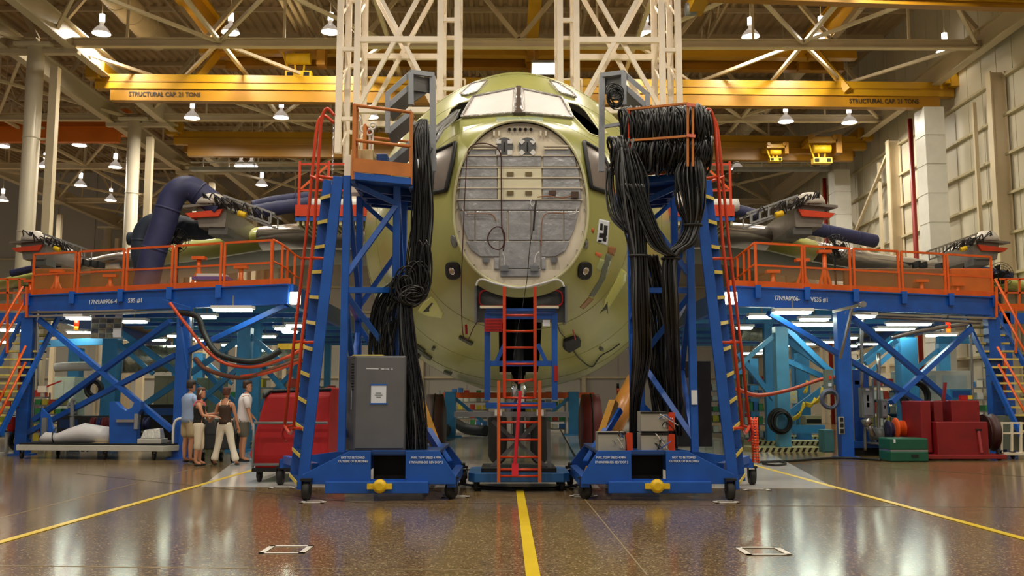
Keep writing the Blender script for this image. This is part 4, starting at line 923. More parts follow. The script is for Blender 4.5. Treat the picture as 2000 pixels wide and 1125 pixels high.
# --- rack electronics on the right base
AL = mat('rack_unit_front', (176, 172, 160), .4, .3, vary=.08)
def rackbox(x0, y0, x1, y1, Y, lb):
    a = P(x0, y0, Y); b = P(x1, y1, Y); t = thing('electronics_unit', lb, 'electronics box', ((a.x + b.x) / 2, Y + .2, b.z), 'beige electronics boxes on the coil stand')
    MB().bx((a.x, Y, b.z), (b.x, Y + .42, a.z)).build('case', AL, t, .006)
    MB().bx((a.x - .01, Y - .008, a.z - .03), (b.x + .01, Y, a.z)).bx((a.x - .01, Y - .008, b.z), (b.x + .01, Y, b.z + .015)).build('edge_frame', BLACK, t)
    w_ = (b.x - a.x)
    v = MB()
    for i in range(14): v.bx((a.x + w_ * (.06 + i * .045), Y - .01, a.z - .022), (a.x + w_ * (.08 + i * .045), Y - .007, a.z - .01))
    v.build('vent_slot', DARK, t)
    MB().bx((b.x, Y - .005, b.z + .02), (b.x + .1, Y + .1, a.z - .01)).build('connector_block', REDOR, t)
    random.seed(int(x0 + y0))
    for k in range(5):
        q = V((a.x + w_ * random.uniform(.6, .95), Y - .01, b.z + (a.z - b.z) * random.uniform(.2, .8)))
        MB().tube(smooth_path([q, q + V((random.uniform(-.1, .1), -.06, .05)), q + V((random.uniform(-.05, .25), -.03, random.uniform(-.2, .1)))], 5), .007, 5).build('patch_lead', [CHROME, BLACK, TAPEB, WHITEC, BLACK][k], t)
    for k in (.3, .7): MB().cyl((b.x - .06, Y - .03, b.z + (a.z - b.z) * k), (b.x - .06, Y, b.z + (a.z - b.z) * k), .02, n=10).build('knob', CHROME, t)
YE = 13.9
rackbox(1252, 804, 1305, 844, YE, 'upper one of the two stacked beige electronics boxes'); rackbox(1252, 846, 1305, 885, YE, 'lower one of the two stacked beige electronics boxes')
rackbox(1168, 844, 1222, 885, YE, 'beige electronics box standing alone at the inner end of the base')
MBp = MB(); a = P(1350, 762, 13.88); b = P(1362, 790, 13.88); MBp.bx((a.x, 13.87, b.z), (b.x, 13.88, a.z)); tag(MBp.build('paper_note', PAPER), 'white paper note taped on the outer post of the coil stand', 'note')
# --- orange plastic barrier net tied at the ladder foot
t = thing('safety_net_roll', 'bright orange plastic mesh roll hanging beside the coil stand ladder', 'mesh roll', P(1475, 905, 14.9))
c = P(1474, 815, 14.9); nb = MB()
for k in range(7):
    a = k / 7 * 2 * pi; nb.tube([V((c.x + .05 * cos(a), 14.9 + .05 * sin(a), .45)), V((c.x - .02 + .06 * cos(a + 1), 14.9 + .06 * sin(a + 1), c.z)), ], .008, 4)
for k in range(16): z = .45 + k * (c.z - .45) / 16; nb.tube([V((c.x - k * .001 + .058 * cos(a), 14.9 + .058 * sin(a), z)) for a in [2 * pi * i / 10 for i in range(11)]], .007, 4, cap=False)
nb.build('mesh', mat('net_orange', (250, 84, 20), .4), t)
# ================================================================ CABLES
def bundle(name, lb, path, n, r, m=BLACKC, seed=1, wob=.5, ties=(), cat='cable bundle', k=6):
    """path: (px,py,Y,spread) points"""
    random.seed(seed); t = thing(name, lb, cat, P(*path[-1][:3])); ctr = [P(*p[:3]) for p in path]; mb = MB(); mb2 = MB()
    for j in range(n):
        ang = random.uniform(0, 2 * pi); rad = sqrt(random.random()); pts = []
        for i, c in enumerate(ctr):
            sp = path[i][3]; ang += random.uniform(-wob, wob); rr = rad * sp * random.uniform(.75, 1.1)
            pts.append(c + V((rr * cos(ang), rr * sin(ang) * .6, random.uniform(-.03, .03) * wob)))
        (mb2 if j % 9 == 4 else mb).tube(smooth_path(pts, k), r * random.uniform(.7, 1.25), 5)
    mb.build('cable_strands', m, t)
    if mb2.v: mb2.build('grey_strands', mat('grey_cable_jacket', (84, 86, 88), .4, vary=.1), t)
    for i in ties: c = ctr[i]; sp = path[i][3]; MB().tube([c + V((sp * 1.05 * cos(a), sp * .68 * sin(a), 0)) for a in [2 * pi * q / 16 for q in range(17)]], .02, 6, cap=False).build('cable_tie', BLACK, t)
    return t
# left: curtain of cables hanging beside the cabinet stand
bundle('cable_bundle', 'black cable curtain hanging from the cabinet stand platform past the nose', [(826, 235, 14.5, .08), (818, 270, 14.4, .16), (822, 340, 14.3, .17), (824, 420, 14.3, .17), (818, 500, 14.3, .18), (810, 570, 14.4, .2)], 60, .012, seed=3, wob=.35)
bundle('cable_bundle', 'cables entering the open cockpit side window from the step unit', [(826, 300, 14.8, .12), (846, 262, 15.4, .14), (862, 245, 17.5, .12), (884, 228, 19.6, .12), (896, 216, 20.4, .06)], 22, .016, seed=5)
bundle('cable_bundle', 'dark cables dropping inside the cabinet stand above the grey cabinet', [(800, 545, 14.5, .16), (772, 570, 14.5, .22), (755, 620, 14.5, .26), (750, 690, 14.5, .24), (752, 720, 14.6, .2)], 46, .014, seed=8)
bundle('cable_bundle', 'plastic-wrapped black cables beside the grey cabinet down to the base', [(790, 570, 14.3, .1), (796, 660, 14.3, .13), (806, 740, 14.3, .17), (812, 820, 14.3, .18), (816, 884, 14.3, .16)], 46, .016, m=mat('wrapped_cable', (30, 32, 36), .12, .2, vary=.5, scale=8, bump=.5, bscale=20), seed=9)
def loops(name, lb, specs, n, r, seed=1, cat='cable coil', jit=.06):
    """loose hanging loops: each spec (px,py,Y,w,h)"""
    random.seed(seed); t = thing(name, lb, cat, P(*specs[0][:3])); mb = MB()
    for j in range(n):
        px, py, Y, w_, h_ = random.choice(specs); c = P(px, py, Y) + V((random.uniform(-jit, jit), random.uniform(-.12, .12), random.uniform(-jit, jit)))
        a0 = random.uniform(-.5, .5); ry = random.uniform(-.35, .35); wj = w_ * random.uniform(.7, 1.15); hj = h_ * random.uniform(.75, 1.1)
        mb.tube([c + V((wj * cos(a) * cos(a0) + .15 * hj * sin(a) * ry, wj * cos(a) * sin(a0), hj * sin(a))) for a in [2 * pi * q / 22 for q in range(23)]], r * random.uniform(.8, 1.2), 5, cap=False)
    mb.build('coil_loops', BLACKC, t); return t
loops('cable_coil', 'tangle of looped black cables bulging at mid height of the cabinet stand', [(795, 555, 14.2, .16, .2), (778, 560, 14.3, .1, .2), (815, 545, 14.2, .14, .26), (826, 520, 14.2, .08, .4), (806, 578, 14.2, .16, .1)], 40, .013, 4)
# right: two rows of coils hung on the rails, tan rack frame
def coil_row(lb, a, b, n, ry, rz, r, seed, lean=.12, sag=0):
    random.seed(seed); t = thing('cable_coil', lb, 'cable coil', (a + b) / 2 - V((0, 0, rz))); mb = MB(); g = MB()
    for j in range(n):
        c = a.lerp(b, (j + random.random()) / n) + V((0, random.uniform(-.05, .05), random.uniform(-.03, .03))); lz = rz * random.uniform(.82, 1.12); ly = ry * random.uniform(.75, 1.1); sk = random.uniform(-lean, lean)
        c.z -= (lz - rz)
        (g if j % 11 == 5 else mb).tube([c + V((sk * sin(a_) + .03 * cos(a_ * 2 + j), ly * cos(a_), lz * sin(a_))) for a_ in [2 * pi * q / 20 for q in range(21)]], r * random.uniform(.8, 1.3), 5, cap=False)
    mb.build('coil_loops', BLACKC, t); g.build('grey_loops', mat('grey_cable_jacket', (84, 86, 88), .4), t); return t
coil_row('upper long coil of black cables slung over the top rail of the coil stand', P(1217, 256, 13.75), P(1372, 250, 13.55), 150, .22, .31, .017, 11, .04)
coil_row('lower long coil of black cables sagging over the platform of the coil stand', P(1196, 300, 13.75), P(1384, 302, 13.6), 150, .24, .24, .018, 12, .07)
coil_row('upper coil end bulging past the outer rail of the coil stand', P(1350, 246, 13.8), P(1380, 258, 14.1), 26, .2, .3, .018, 13, .05)
for k in range(1): pass
bundle('cable_bundle', 'thick tied cable bundle looping down from the outer corner of the coil stand', [(1352, 296, 13.5, .1), (1348, 340, 13.45, .26), (1352, 400, 13.45, .22), (1353, 440, 13.5, .12), (1340, 475, 13.5, .14), (1310, 505, 13.5, .12), (1312, 600, 13.6, .12), (1318, 720, 14.3, .12), (1324, 850, 14.7, .12)], 60, .015, seed=21, wob=.2, ties=(3, 5))
bundle('cable_bundle', 'thick cable bundle falling from the inner corner of the coil stand to its base', [(1222, 290, 13.5, .14), (1232, 350, 13.45, .24), (1240, 420, 13.45, .2), (1248, 500, 13.45, .12), (1250, 600, 13.5, .13), (1252, 700, 13.9, .13), (1240, 790, 14.5, .08), (1238, 880, 14.7, .07)], 60, .015, seed=22, wob=.2, ties=(3,))
bundle('cable_bundle', 'cable bundle crossing from the inner bundle out to the outer one', [(1236, 360, 13.4, .16), (1262, 430, 13.4, .14), (1286, 480, 13.4, .12), (1312, 500, 13.42, .08)], 34, .014, seed=23, wob=.2)
bundle('cable_bundle', 'thin fan of cables sweeping across the green nose skin into the inner bundle', [(1196, 330, 14.0, .1), (1198, 380, 13.9, .14), (1212, 430, 13.7, .14), (1244, 466, 13.45, .05)], 20, .009, seed=24, wob=.3)
bundle('cable_bundle', 'loose dark cables filling the middle of the coil stand', [(1262, 500, 14.4, .2), (1270, 560, 14.5, .26), (1284, 640, 14.6, .3), (1290, 720, 14.6, .26), (1298, 800, 14.65, .2), (1306, 875, 14.65, .14)], 60, .013, seed=25, wob=.5)
loops('cable_coil', 'small round coil of black cable hung on the step unit over the coils', [(1200, 180, 14.6, .12, .12), (1202, 192, 14.6, .12, .14)], 14, .01, 6, jit=.03)
# tan rack bars framing the coils
t = thing('coil_rack', 'tan rack frame carrying the cable coils, with salmon corner brackets', 'rack', P(1340, 330, 13.5))
for (x0, y0, x1, y1) in ((1225, 214, 1344, 202), (1228, 275, 1344, 266)): MB().bar(P(x0, y0, 13.5), P(x1, y1, 13.3), .04, .03).build('rack_bar', TANOR, t)
for x in (1343, 1353): MB().bar(P(x, 203, 13.3), P(x, 325, 13.3), .03).build('rack_post', TANOR, t)
for y_ in (204, 264): MB().bar(P(1341, y_, 13.27), P(1358, y_ + 2, 13.27), .02, .045).build('corner_bracket', mat('salmon', (226, 120, 96), .5), t)
MB().bar(P(1228, 212, 13.5), P(1229, 330, 13.5), .03).build('rack_post', REDOR, t)
# ================================================================ CENTRE: ladder stand under the nose
t = thing('nose_gear_stand', 'blue framed stand with orange ladders in front of the nose wheels', 'work stand', P(1013, 965, 15.2))
YF = 15.1
def bx2(x0, y0, x1, y1, Y0, Y1, m, name, par=None, bev=.006):
    a = P(x0, y0, Y0); b = P(x1, y1, Y0); return MB().bx((a.x, Y0, b.z), (b.x, Y1, a.z)).build(name, m, par or t, bev)
a = P(914, 940, YF); b = P(1113, 940, YF)
MB().prism([(a.x + .1, YF - .1, .14), (b.x - .1, YF - .1, .14), (b.x, YF + .05, .14), (b.x, YF + 1.2, .14), (b.x - .1, YF + 1.35, .14), (a.x + .1, YF + 1.35, .14), (a.x, YF + 1.2, .14), (a.x, YF + .05, .14)], (0, 0, .14)).build('base_plate', mat('base_blue', (36, 92, 150), .45), t, .01)
MB().bx((a.x + .2, YF + .05, .28), (b.x - .2, YF + 1.2, .34)).build('base_tray', DARK, t)
for x in (a.x + .12, b.x - .12):
    for y in (YF + .05, YF + 1.15): caster('c', (x, y), .085, t, .06)
for Y in (YF + .25, YF + 1.05):
    MB().bar(P(952, 612, Y), (P(952, 700, Y).x, Y, 1.38), .09, .09, up=(0, 1, 0)).build('frame_post', BLUE, t); MB().bar(P(1083, 612, Y), (P(1083, 700, Y).x, Y, 1.38), .09, .09, up=(0, 1, 0)).build('frame_post', BLUE, t)
    for py in (618, 710): MB().bar(P(952, py, Y), P(1083, py, Y), .07, .08).build('frame_rail', BLUE, t)
    MB().bar(P(968, 710, Y), P(985, 672, Y), .06).bar(P(1068, 710, Y), P(1050, 672, Y), .06).build('knee_brace', BLUE, t)
x0, x1 = P(948, 800, YF + .2).x, P(1086, 800, YF + .2).x
MB().bx((x0, YF + .2, 1.25), (x1, YF + 1.15, 1.34)).build('lower_table', BLUE, t)
z = P(1000, 608, YF + .2).z; MB().bx((x0, YF + .15, z), (x1, YF + 1.15, z + .04)).build('top_table', BLUE, t)
MB().bx((P(937, 610, YF).x, YF + .1, z + .04), (P(985, 610, YF).x, YF + .16, z + .08)).build('cream_ledge', CREAM, t); MB().bx((P(1045, 610, YF).x, YF + .1, z + .04), (P(1092, 610, YF).x, YF + .16, z + .08)).build('cream_ledge', CREAM, t)
MB().bx((P(886, 805, YF).x, YF + .1, 1.12), (P(1112, 805, YF).x, YF + .3, 1.2)).build('cross_plate', GREYM, t)
for x in (972, 1054): onf(x - 6, 800, x + 8, 812, YF + .09, WHITE, 'placard', t)
for a_, b_ in (((958, 915), (1052, 822)), ((962, 822), (1070, 915))): MB().bar(P(a_[0], a_[1], YF + .6), P(b_[0], b_[1], YF + .6), .06, .08, up=(0, 1, 0)).build('scissor_arm', GREYM, t)
MB().bar(P(1073, 915, YF + .3), P(1071, 822, YF + .3), .06).build('jack_post', GREYM, t)
onf(947, 622, 981, 648, YF + .15, RED, 'red_sign', t)
for i in range(4): onf(950, 625 + i * 6, 978, 626.6 + i * 6, YF + .145, DRED, 'sign_line', t, .003)
onf(1060, 625, 1074, 637, YF + .18, PAPER, 'small_label', t); onf(1082, 714, 1090, 745, YF + .2, RED, 'warning_strip', t)
# ladders as their own things
def ladder(lb, xl, xr, y0, y1, Y, rows, lean):
    t2 = thing('ladder', lb, 'ladder', P((xl + xr) / 2, y1, Y - lean), 'orange ladders on the nose stand')
    for x in (xl, xr): MB().bar(P(x, y0, Y), P(x, y1, Y - lean), .05, .06, up=(0, 1, 0)).build('ladder_stile', REDOR if lean < .1 else mat('worn_orange', (200, 92, 36), .45), t2, .004)
    for yy in rows: k = (yy - y0) / (y1 - y0); MB().cyl(P(xl, yy, Y - lean * k), P(xr, yy, Y - lean * k), .018, n=8).build('rung', REDOR, t2)
    return t2
l1 = ladder('narrow upper orange ladder reaching into the open gear bay', 985, 1045, 560, 778, 15.05, (616, 647, 679, 711, 743, 777), .02)
ladder('wide lower orange ladder standing on the base before the nose tyres', 974, 1054, 744, 942, 14.95, (792, 825, 859, 893, 917, 930), .15)
t3 = thing('tow_strap', 'bright red strap hanging down the middle of the lower ladder', 'strap', P(1008, 930, 14.7))
MB().bar(P(1016, 764, 14.92), P(1006, 905, 14.75), .05, .02).bar(P(1006, 905, 14.75), P(1006, 930, 14.72), .1, .02).build('strap', mat('strap_red', (206, 20, 40), .5), t3); MB().bar(P(1012, 748, 14.9), P(1040, 740, 14.9), .03).build('red_lever', REDOR, t3)
# cables along the floor
def floorcable(pts, r, lb, m=BLKT):
    o = MB().tube(smooth_path([G(x, y) + V((0, 0, r)) for x, y in pts], 8), r, 6).build('floor_cable', m); tag(o, lb, 'cable')
floorcable([(870, 938), (905, 948), (960, 954), (1030, 956), (1110, 953), (1140, 944), (1175, 935)], .02, 'black cable lying across the floor under the nose stand', BLACK)
floorcable([(860, 915), (930, 920), (1000, 922), (1090, 918), (1150, 910)], .018, 'black cable crossing the pale floor behind the nose stand', BLACK)
floorcable([(1095, 840), (1110, 868), (1122, 890), (1135, 912), (1118, 925), (1130, 938)], .018, 'dark cable snaking on the pale floor beside the coil stand', BLACK)
floorcable([(1480, 905), (1540, 903), (1610, 898), (1660, 897), (1720, 901)], .03, 'long black cable lying along the floor before the siding side deck', BLACK)
floorcable([(1490, 908), (1515, 911), (1535, 908), (1520, 903), (1500, 904)], .025, 'small loop of black cable on the floor by the coil stand outrigger', BLACK)
# objects under the fuselage, far
def cover(px, py0, py1, Y, w_, lb, m):
    a = P(px, py0, Y); t2 = thing('wheel_cover', lb, 'cover', (a.x, Y, 0)); MB().lathe((a.x - w_ / 2, Y, a.z / 2), (1, 0, 0), [(0, a.z * .3), (.06, a.z * .5), (w_ - .06, a.z * .5), (w_, a.z * .3)], 20).build('cover_drum', m, t2)
    MB().tube([V((a.x, Y + a.z * .505 * cos(b), a.z / 2 + a.z * .505 * sin(b))) for b in [2 * pi * i / 20 for i in range(21)]], .02, 5, cap=False).build('hoop', BLACK, t2)
cover(850, 770, 860, 23, .5, 'dark round wheel cover under the belly on the cabinet stand side', mat('brown_cover', (58, 34, 26), .5)); cover(1153, 770, 862, 23, .52, 'dark red round wheel cover under the belly on the coil stand side', mat('maroon_cover', (96, 24, 22), .5))
t2 = thing('prop_tube', 'large brown tube leaning up under the belly beside the coil stand', 'tube', G(1185, 880)); a = P(1187, 850, 17); b = P(1242, 745, 18.5); MB().cyl(a, b, .19, n=20).build('tube_body', mat('tube_brown', (170, 110, 40), .35), t2); MB().bar(a, V((a.x, a.y, 0)), .1).build('foot', BLACK, t2)
t2 = thing('tall_pylon_marker', 'slim orange and black striped marker post under the belly', 'post', G(1208, 862)); c = G(1208, 850)
for i in range(10): MB().cyl((c.x, c.y, i * .2), (c.x, c.y, i * .2 + .2), .05).build('band', [REDOR, BLACK][i % 2], t2)
# dark teal sling bag on the floor
t2 = thing('covered_hose', 'dark cloth-covered hose lying low behind the nose tyres', 'hose', G(900, 850)); MB().tube(smooth_path([G(862, 862) + V((0, 0, .2)), G(885, 845) + V((0, 0, .42)), G(910, 850) + V((0, 0, .25)), G(950, 852) + V((0, 0, .2))], 8), .2, 10).build('hose_cover', mat('dark_cloth', (20, 30, 34), .7), t2)
# ================================================================ SIDE DECKS
GLASSA = mat('amber_clear_sheet', (196, 130, 60), .2, vary=0, alpha=.14)
DECKG = mat('deck_plate_grey', (120, 116, 104), .6, vary=.1)
LTUBE = mat('fluorescent_glow', (240, 255, 236), .5, vary=0, emit=30.)
def pY(px, a, b): return a[1] + (b[1] - a[1]) * (px - a[0]) / (b[0] - a[0])
class Deck: pass
def side_deck(k, label, inner, outer, top, posts, brk, legs, braces, word, railin):
    """inner/outer: (px, Y) ends of the front beam; top: beam top px rows at inner and outer"""
    d = Deck(); Yof = lambda px: pY(px, inner, outer)
    A = P(inner[0], top[0], inner[1]); B_ = P(outer[0], top[1], outer[1]); z = (A.z + B_.z) / 2; A.z = B_.z = z; e = (B_ - A).normalized(); U = V((0, 0, 1)); nrm = V((e.y, -e.x, 0)); nrm = nrm if nrm.y < 0 else -nrm
    t = thing('access_deck', label, 'work platform', ((A + B_) / 2).xy.to_3d()); d.t = t; d.A = A; d.B = B_; d.z = z; d.Y = Yof
    def on(px, zz, off=0.):   # point on the front plane at pixel column px and height zz
        q = P(px, 600, Yof(px)); kk = (q.x - A.x) / (B_.x - A.x); r = A.lerp(B_, kk); return V((r.x, r.y, zz)) + nrm * off
    d.on = on; hb = .48
    MB().bar(A - U * hb / 2, B_ - U * hb / 2, .16, hb).build('front_beam', BLUE, t, .01)
    MB().bar(A - U * (hb - .02) + nrm * .03, B_ - U * (hb - .02) + nrm * .03, .2, .03).bar(A - U * .02 + nrm * .03, B_ - U * .02 + nrm * .03, .2, .03).build('beam_flange', BLUE, t)
    MB().bar(A + U * .07, B_ + U * .07, .03, .14).build('toe_board', ORANGE, t)
    back = 44.0
    a2 = V((A.x, back, z)); b2 = V((B_.x - (3 if B_.x < 0 else -3), back, z))
    MB().prism([A, B_, b2, a2], (0, 0, -.06)).build('deck_plate', DECKG, t)
    MB().bar(B_ - U * hb / 2, b2 - U * hb / 2, .14, hb).build('side_beam', BLUE, t); MB().bar(A - U * hb / 2, a2 - U * hb / 2, .14, hb).build('side_beam', BLUE, t)
    for q in range(1, 12):
        y = max(A.y, B_.y) + q * 1.6
        if y < back: MB().bar((A.x, y, z - .2), (B_.x, y, z - .2), .1, .22).build('joist', SKYB if q % 2 else BLUE, t)
    H = 1.05
    for (p0, p1) in posts:
        a = on(p0, z); b = on(p1, z); r = MB()
        for q in (a, b): r.bar(q - U * .02, q + U * H, .05)
        r.bar(a + U * H, b + U * H, .05, .05).bar(a + U * .52, b + U * .52, .045, .045); r.build('rail_panel_frame', ORANGE, t)
        MB().bar(a + U * .33 + nrm * -.02, b + U * .33 + nrm * -.02, .006, .36).build('clear_sheet', GLASSA, t)
    for px in brk: q = on(px, z - .12, .12); MB().box(q, (.13, .1, .3)).build('post_bracket', BLUE, t)
    for px, y1 in legs:
        q = on(px, z - hb); f = V((q.x, q.y, 0)); MB().bar(q, f, .3, .3).build('leg', BLUE, t, .012); MB().box(f + V((0, 0, .02)), (.5, .5, .04)).build('foot_plate', BLUE, t)
        MB().bar(q + V((.19, -.02, 0)), f + V((.19, -.02, .4)), .03).build('conduit', GREYM, t)
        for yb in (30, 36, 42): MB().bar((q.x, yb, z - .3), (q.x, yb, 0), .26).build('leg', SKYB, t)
    for (x0, y0, x1, y1) in braces:
        a = P(x0, y0, Yof(x0)); b = P(x1, y1, Yof(x1)); MB().bar(on(x0, a.z), on(x1, b.z), .12, .19, up=(0, 1, 0)).build('brace', BLUE, t, .006)
    # braces of the row behind, paler
    for yb in (30.,):
        xa = legs[0][0]; xb = legs[1][0]; qa = on(xa, z); qb = on(xb, z)
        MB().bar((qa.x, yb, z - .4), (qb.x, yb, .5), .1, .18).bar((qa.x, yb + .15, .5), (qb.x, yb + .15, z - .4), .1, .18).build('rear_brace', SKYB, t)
    MB().bar(on(legs[0][0], z - hb - .08, .14), on(legs[1][0], z - hb - .08, .14), .05).build('conduit', STEEL, t)
    for x0, x1, s_ in word:
        zz = P(x0, 594, Yof(x0)).z; q = on(x0, z - .3, .09); lettering(s_, q, (e if e.x > 0 else -e), U, .15, LETW, t, width=(on(x1, z) - on(x0, z)).length)
    return d
DLf = side_deck(0, 'railed deck on blue braced legs, beside the stand with the grey cabinet', (567, 22.3), (57, 24.8), (559, 573),
    [(62, 145), (152, 240), (247, 335), (342, 430), (437, 528)], (60, 148, 243, 338, 433), [(60, 885), (364, 880)],
    [(76, 622, 350, 842), (337, 627, 80, 820), (350, 693, 68, 846), (374, 686, 560, 596)], [(179, 233, '17N9A0906-4'), (256, 283, 'S35 #1')], None)
DRt = side_deck(1, 'railed deck on blue braced legs, between the coil stand and the siding wall', (1425, 22.4), (1944, 24.9), (557, 582),
    [(1478, 1568), (1573, 1661), (1669, 1756), (1763, 1847), (1853, 1940)], (1475, 1570, 1664, 1758, 1850, 1936), [(1640, 895), (1934, 860)],
    [(1500, 612, 1798, 792), (1663, 621, 1842, 780), (1893, 643, 1730, 786)], [(1507, 1555, '17N9A0906-'), (1578, 1611, 'VS35 #1')], None)
# inner stair/rail flights at the inner ends (steps up to the deck)
def inner_rail(lb, pts_top, Y, s):
    t = thing('hand_rail', lb, 'rail', P(pts_top[0][0], pts_top[0][1] + 90, Y))
    q = [P(x, y, Y + i * .25) for i, (x, y) in enumerate(pts_top)]
    MB().tube(q, .028, 8).build('top_bar', ORANGE, t); MB().tube([p - V((0, 0, .5)) for p in q], .022, 8).build('mid_bar', ORANGE, t)
    for p in q: MB().bar(p, p - V((0, 0, 1.05)), .05).build('rail_post', ORANGE, t)
inner_rail('orange rail stepping down from the deck toward the cabinet stand ladder', [(533, 468), (552, 478), (562, 486), (576, 498), (590, 506)], 22.5, -1)
inner_rail('orange rail stepping down from the deck toward the coil stand ladder', [(1474, 474), (1462, 484), (1452, 492), (1440, 502), (1430, 508)], 22.5, 1)
# ---- stairs at the outer ends
def stairs(lb, up, lo, s, rails, posts):
    """up, lo: ((x,y),(x,y)) pixel lines of the two stringers"""
    t = thing('stairway', lb, 'stairs', G(0 if s < 0 else 2000, 890))
    Yt, Yb = 25.4, 23.2; y0, y1 = 615, 850
    def YY(y): return Yt + (Yb - Yt) * (y - y0) / (y1 - y0)
    def on(line, y): (xa, ya), (xb, yb) = line; return xa + (xb - xa) * (y - ya) / (yb - ya)
    for L_ in (up, lo): MB().bar(P(on(L_, y0), y0, YY(y0)), P(on(L_, y1), y1, YY(y1)), .06, .14).build('stringer', BLUE, t)
    y = y0 + 8
    while y < y1:
        a = P(on(up, y), y, YY(y)); b = P(on(lo, y), y, YY(y)); tr = MB().prism([a, b, b + V((0, .28, 0)), a + V((0, .28, 0))], (0, 0, -.03)).build('tread', DARK, t)
        MB().bar(a - V((0, .01, .01)), b - V((0, .01, .01)), .02, .05).build('nosing', YTREAD, tr); y += 15.6
    for (p0, p1, dY) in rails: MB().tube([P(p0[0], p0[1], 25 + dY), P(p1[0], p1[1], 24 + dY)], .03, 8).build('hand_rail', ORANGE, t)
    for (x, ya, yb) in posts: MB().bar(P(x, ya, 24.6), P(x, yb, 24.6), .05).build('rail_post', ORANGE, t)
stairs('yellow-nosed stairway with orange rails at the outer end of the deck beside the lime bucket', ((51, 612), (0, 708)), ((118, 612), (19, 810)), -1,
       [((44, 560), (-10, 655), -.3), ((48, 590), (-10, 690), -.3), ((50, 676), (-10, 800), -1), ((50, 708), (-10, 828), -1)], [(14, 590, 690), (38, 690, 770), (52, 560, 620)])
stairs('yellow-nosed stairway with orange rails at the siding wall end of the deck', ((1945, 618), (2000, 711)), ((1884, 618), (1980, 820)), 1,
       [((1944, 545), (2020, 690), -.3), ((1948, 590), (2020, 720), -.3), ((1948, 678), (2020, 800), -1), ((1950, 712), (2020, 838), -1)], [(1984, 600, 690), (1962, 690, 780), (1946, 560, 620)])
# outer landings with rails beyond the stairs
for s, lb, x0, x1, Y in ((-1, 'orange rail of the farther landing at the picture edge by the wing tip', -20, 50, 27), (1, 'orange rail of the farther landing by the siding wall', 1952, 2030, 27)):
    t = thing('guard_rail', lb, 'rail', P((x0 + x1) / 2, 600, Y)); ya, yb = 545, 600
    for y_ in (ya, 572): MB().bar(P(x0, y_, Y), P(x1, y_, Y), .05).build('bar', ORANGE, t)
    MB().bar(P(x0, 600, Y), P(x1, 600, Y), .04, .2).build('toe_board', ORANGE, t); MB().bar(P(x0, 622, Y), P(x1, 622, Y), .2, .3).build('edge_beam', BLUE, t)
    for i in range(3): x = x0 + (x1 - x0) * (i + .5) / 3; MB().bar(P(x, ya, Y), P(x, 605, Y), .05).build('rail_post', ORANGE, t)
    MB().bar(P(x0 + 10, 610, Y), V((P(x0 + 10, 610, Y).x, Y, 0)), .2).build('leg', BLUE, t)
# ---- fluorescent fixtures under the decks
def fluor(px, py, wpx, z, lb, rz=0.):
    c = PZ(px, py, z); Lm = max(.5, wpx * c.y / F); t = thing('fluorescent_light', lb, 'light fixture', c, 'fluorescent lights under the decks')
    MB().box(c + V((0, 0, .05)), (Lm, .34, .07), rz).build('fixture_housing', WHITE, t)
    for dy in (-.09, .09): MB().cyl(c + V((-Lm / 2 + .05, dy, -.01)), c + V((Lm / 2 - .05, dy, -.01)), .03, n=8).build('tube', LTUBE, t)
    MB().bar(c + V((0, 0, .08)), c + V((0, 0, 3.62 - z + .1)), .03).build('hanger', GREYM, t)
LBL = 'long white fluorescent light glowing under the deck beside the %s'
zf = 3.4
for px, py, w_ in ((455, 605, 80), (154, 621, 50), (262, 628, 52), (154, 649, 46), (404, 619, 32), (343, 656, 34), (372, 661, 34), (452, 674, 40), (518, 657, 44), (500, 684, 30), (552, 642, 20), (566, 648, 22), (575, 636, 20), (20, 644, 50), (8, 668, 24), (310, 664, 24), (395, 666, 26)):
    fluor(px, py, w_, zf, LBL % 'cabinet stand')
for px, py, w_ in ((1548, 610, 76), (1690, 618, 36), (1488, 619, 56), (1592, 634, 100), (1748, 643, 78), (1775, 633, 88), (1590, 624, 60), (1496, 662, 56), (1508, 674, 44), (1470, 690, 40), (1486, 684, 30), (1552, 674, 34), (1580, 672, 22), (1700, 672, 50), (1655, 660, 40), (1838, 655, 60), (1660, 676, 30), (1454, 640, 30), (1622, 668, 40)):
    fluor(px, py, w_, zf, LBL % 'coil stand')
for px, w_, lb in ((576, 18, 'bright square work light at the deck end beside the cabinet stand ladder'), (1428, 22, 'bright square work light at the deck end beside the coil stand ladder')):
    c = P(px, 582, 22.2); t = thing('work_light', lb, 'light', c); MB().box(c, (w_ * .0118, .1, .26)).build('lens', mat('work_glow', (255, 250, 235), .5, vary=0, emit=8), t); MB().box(c + V((0, .08, 0)), (w_ * .0118 + .04, .06, .3)).build('light_housing', STEEL, t)
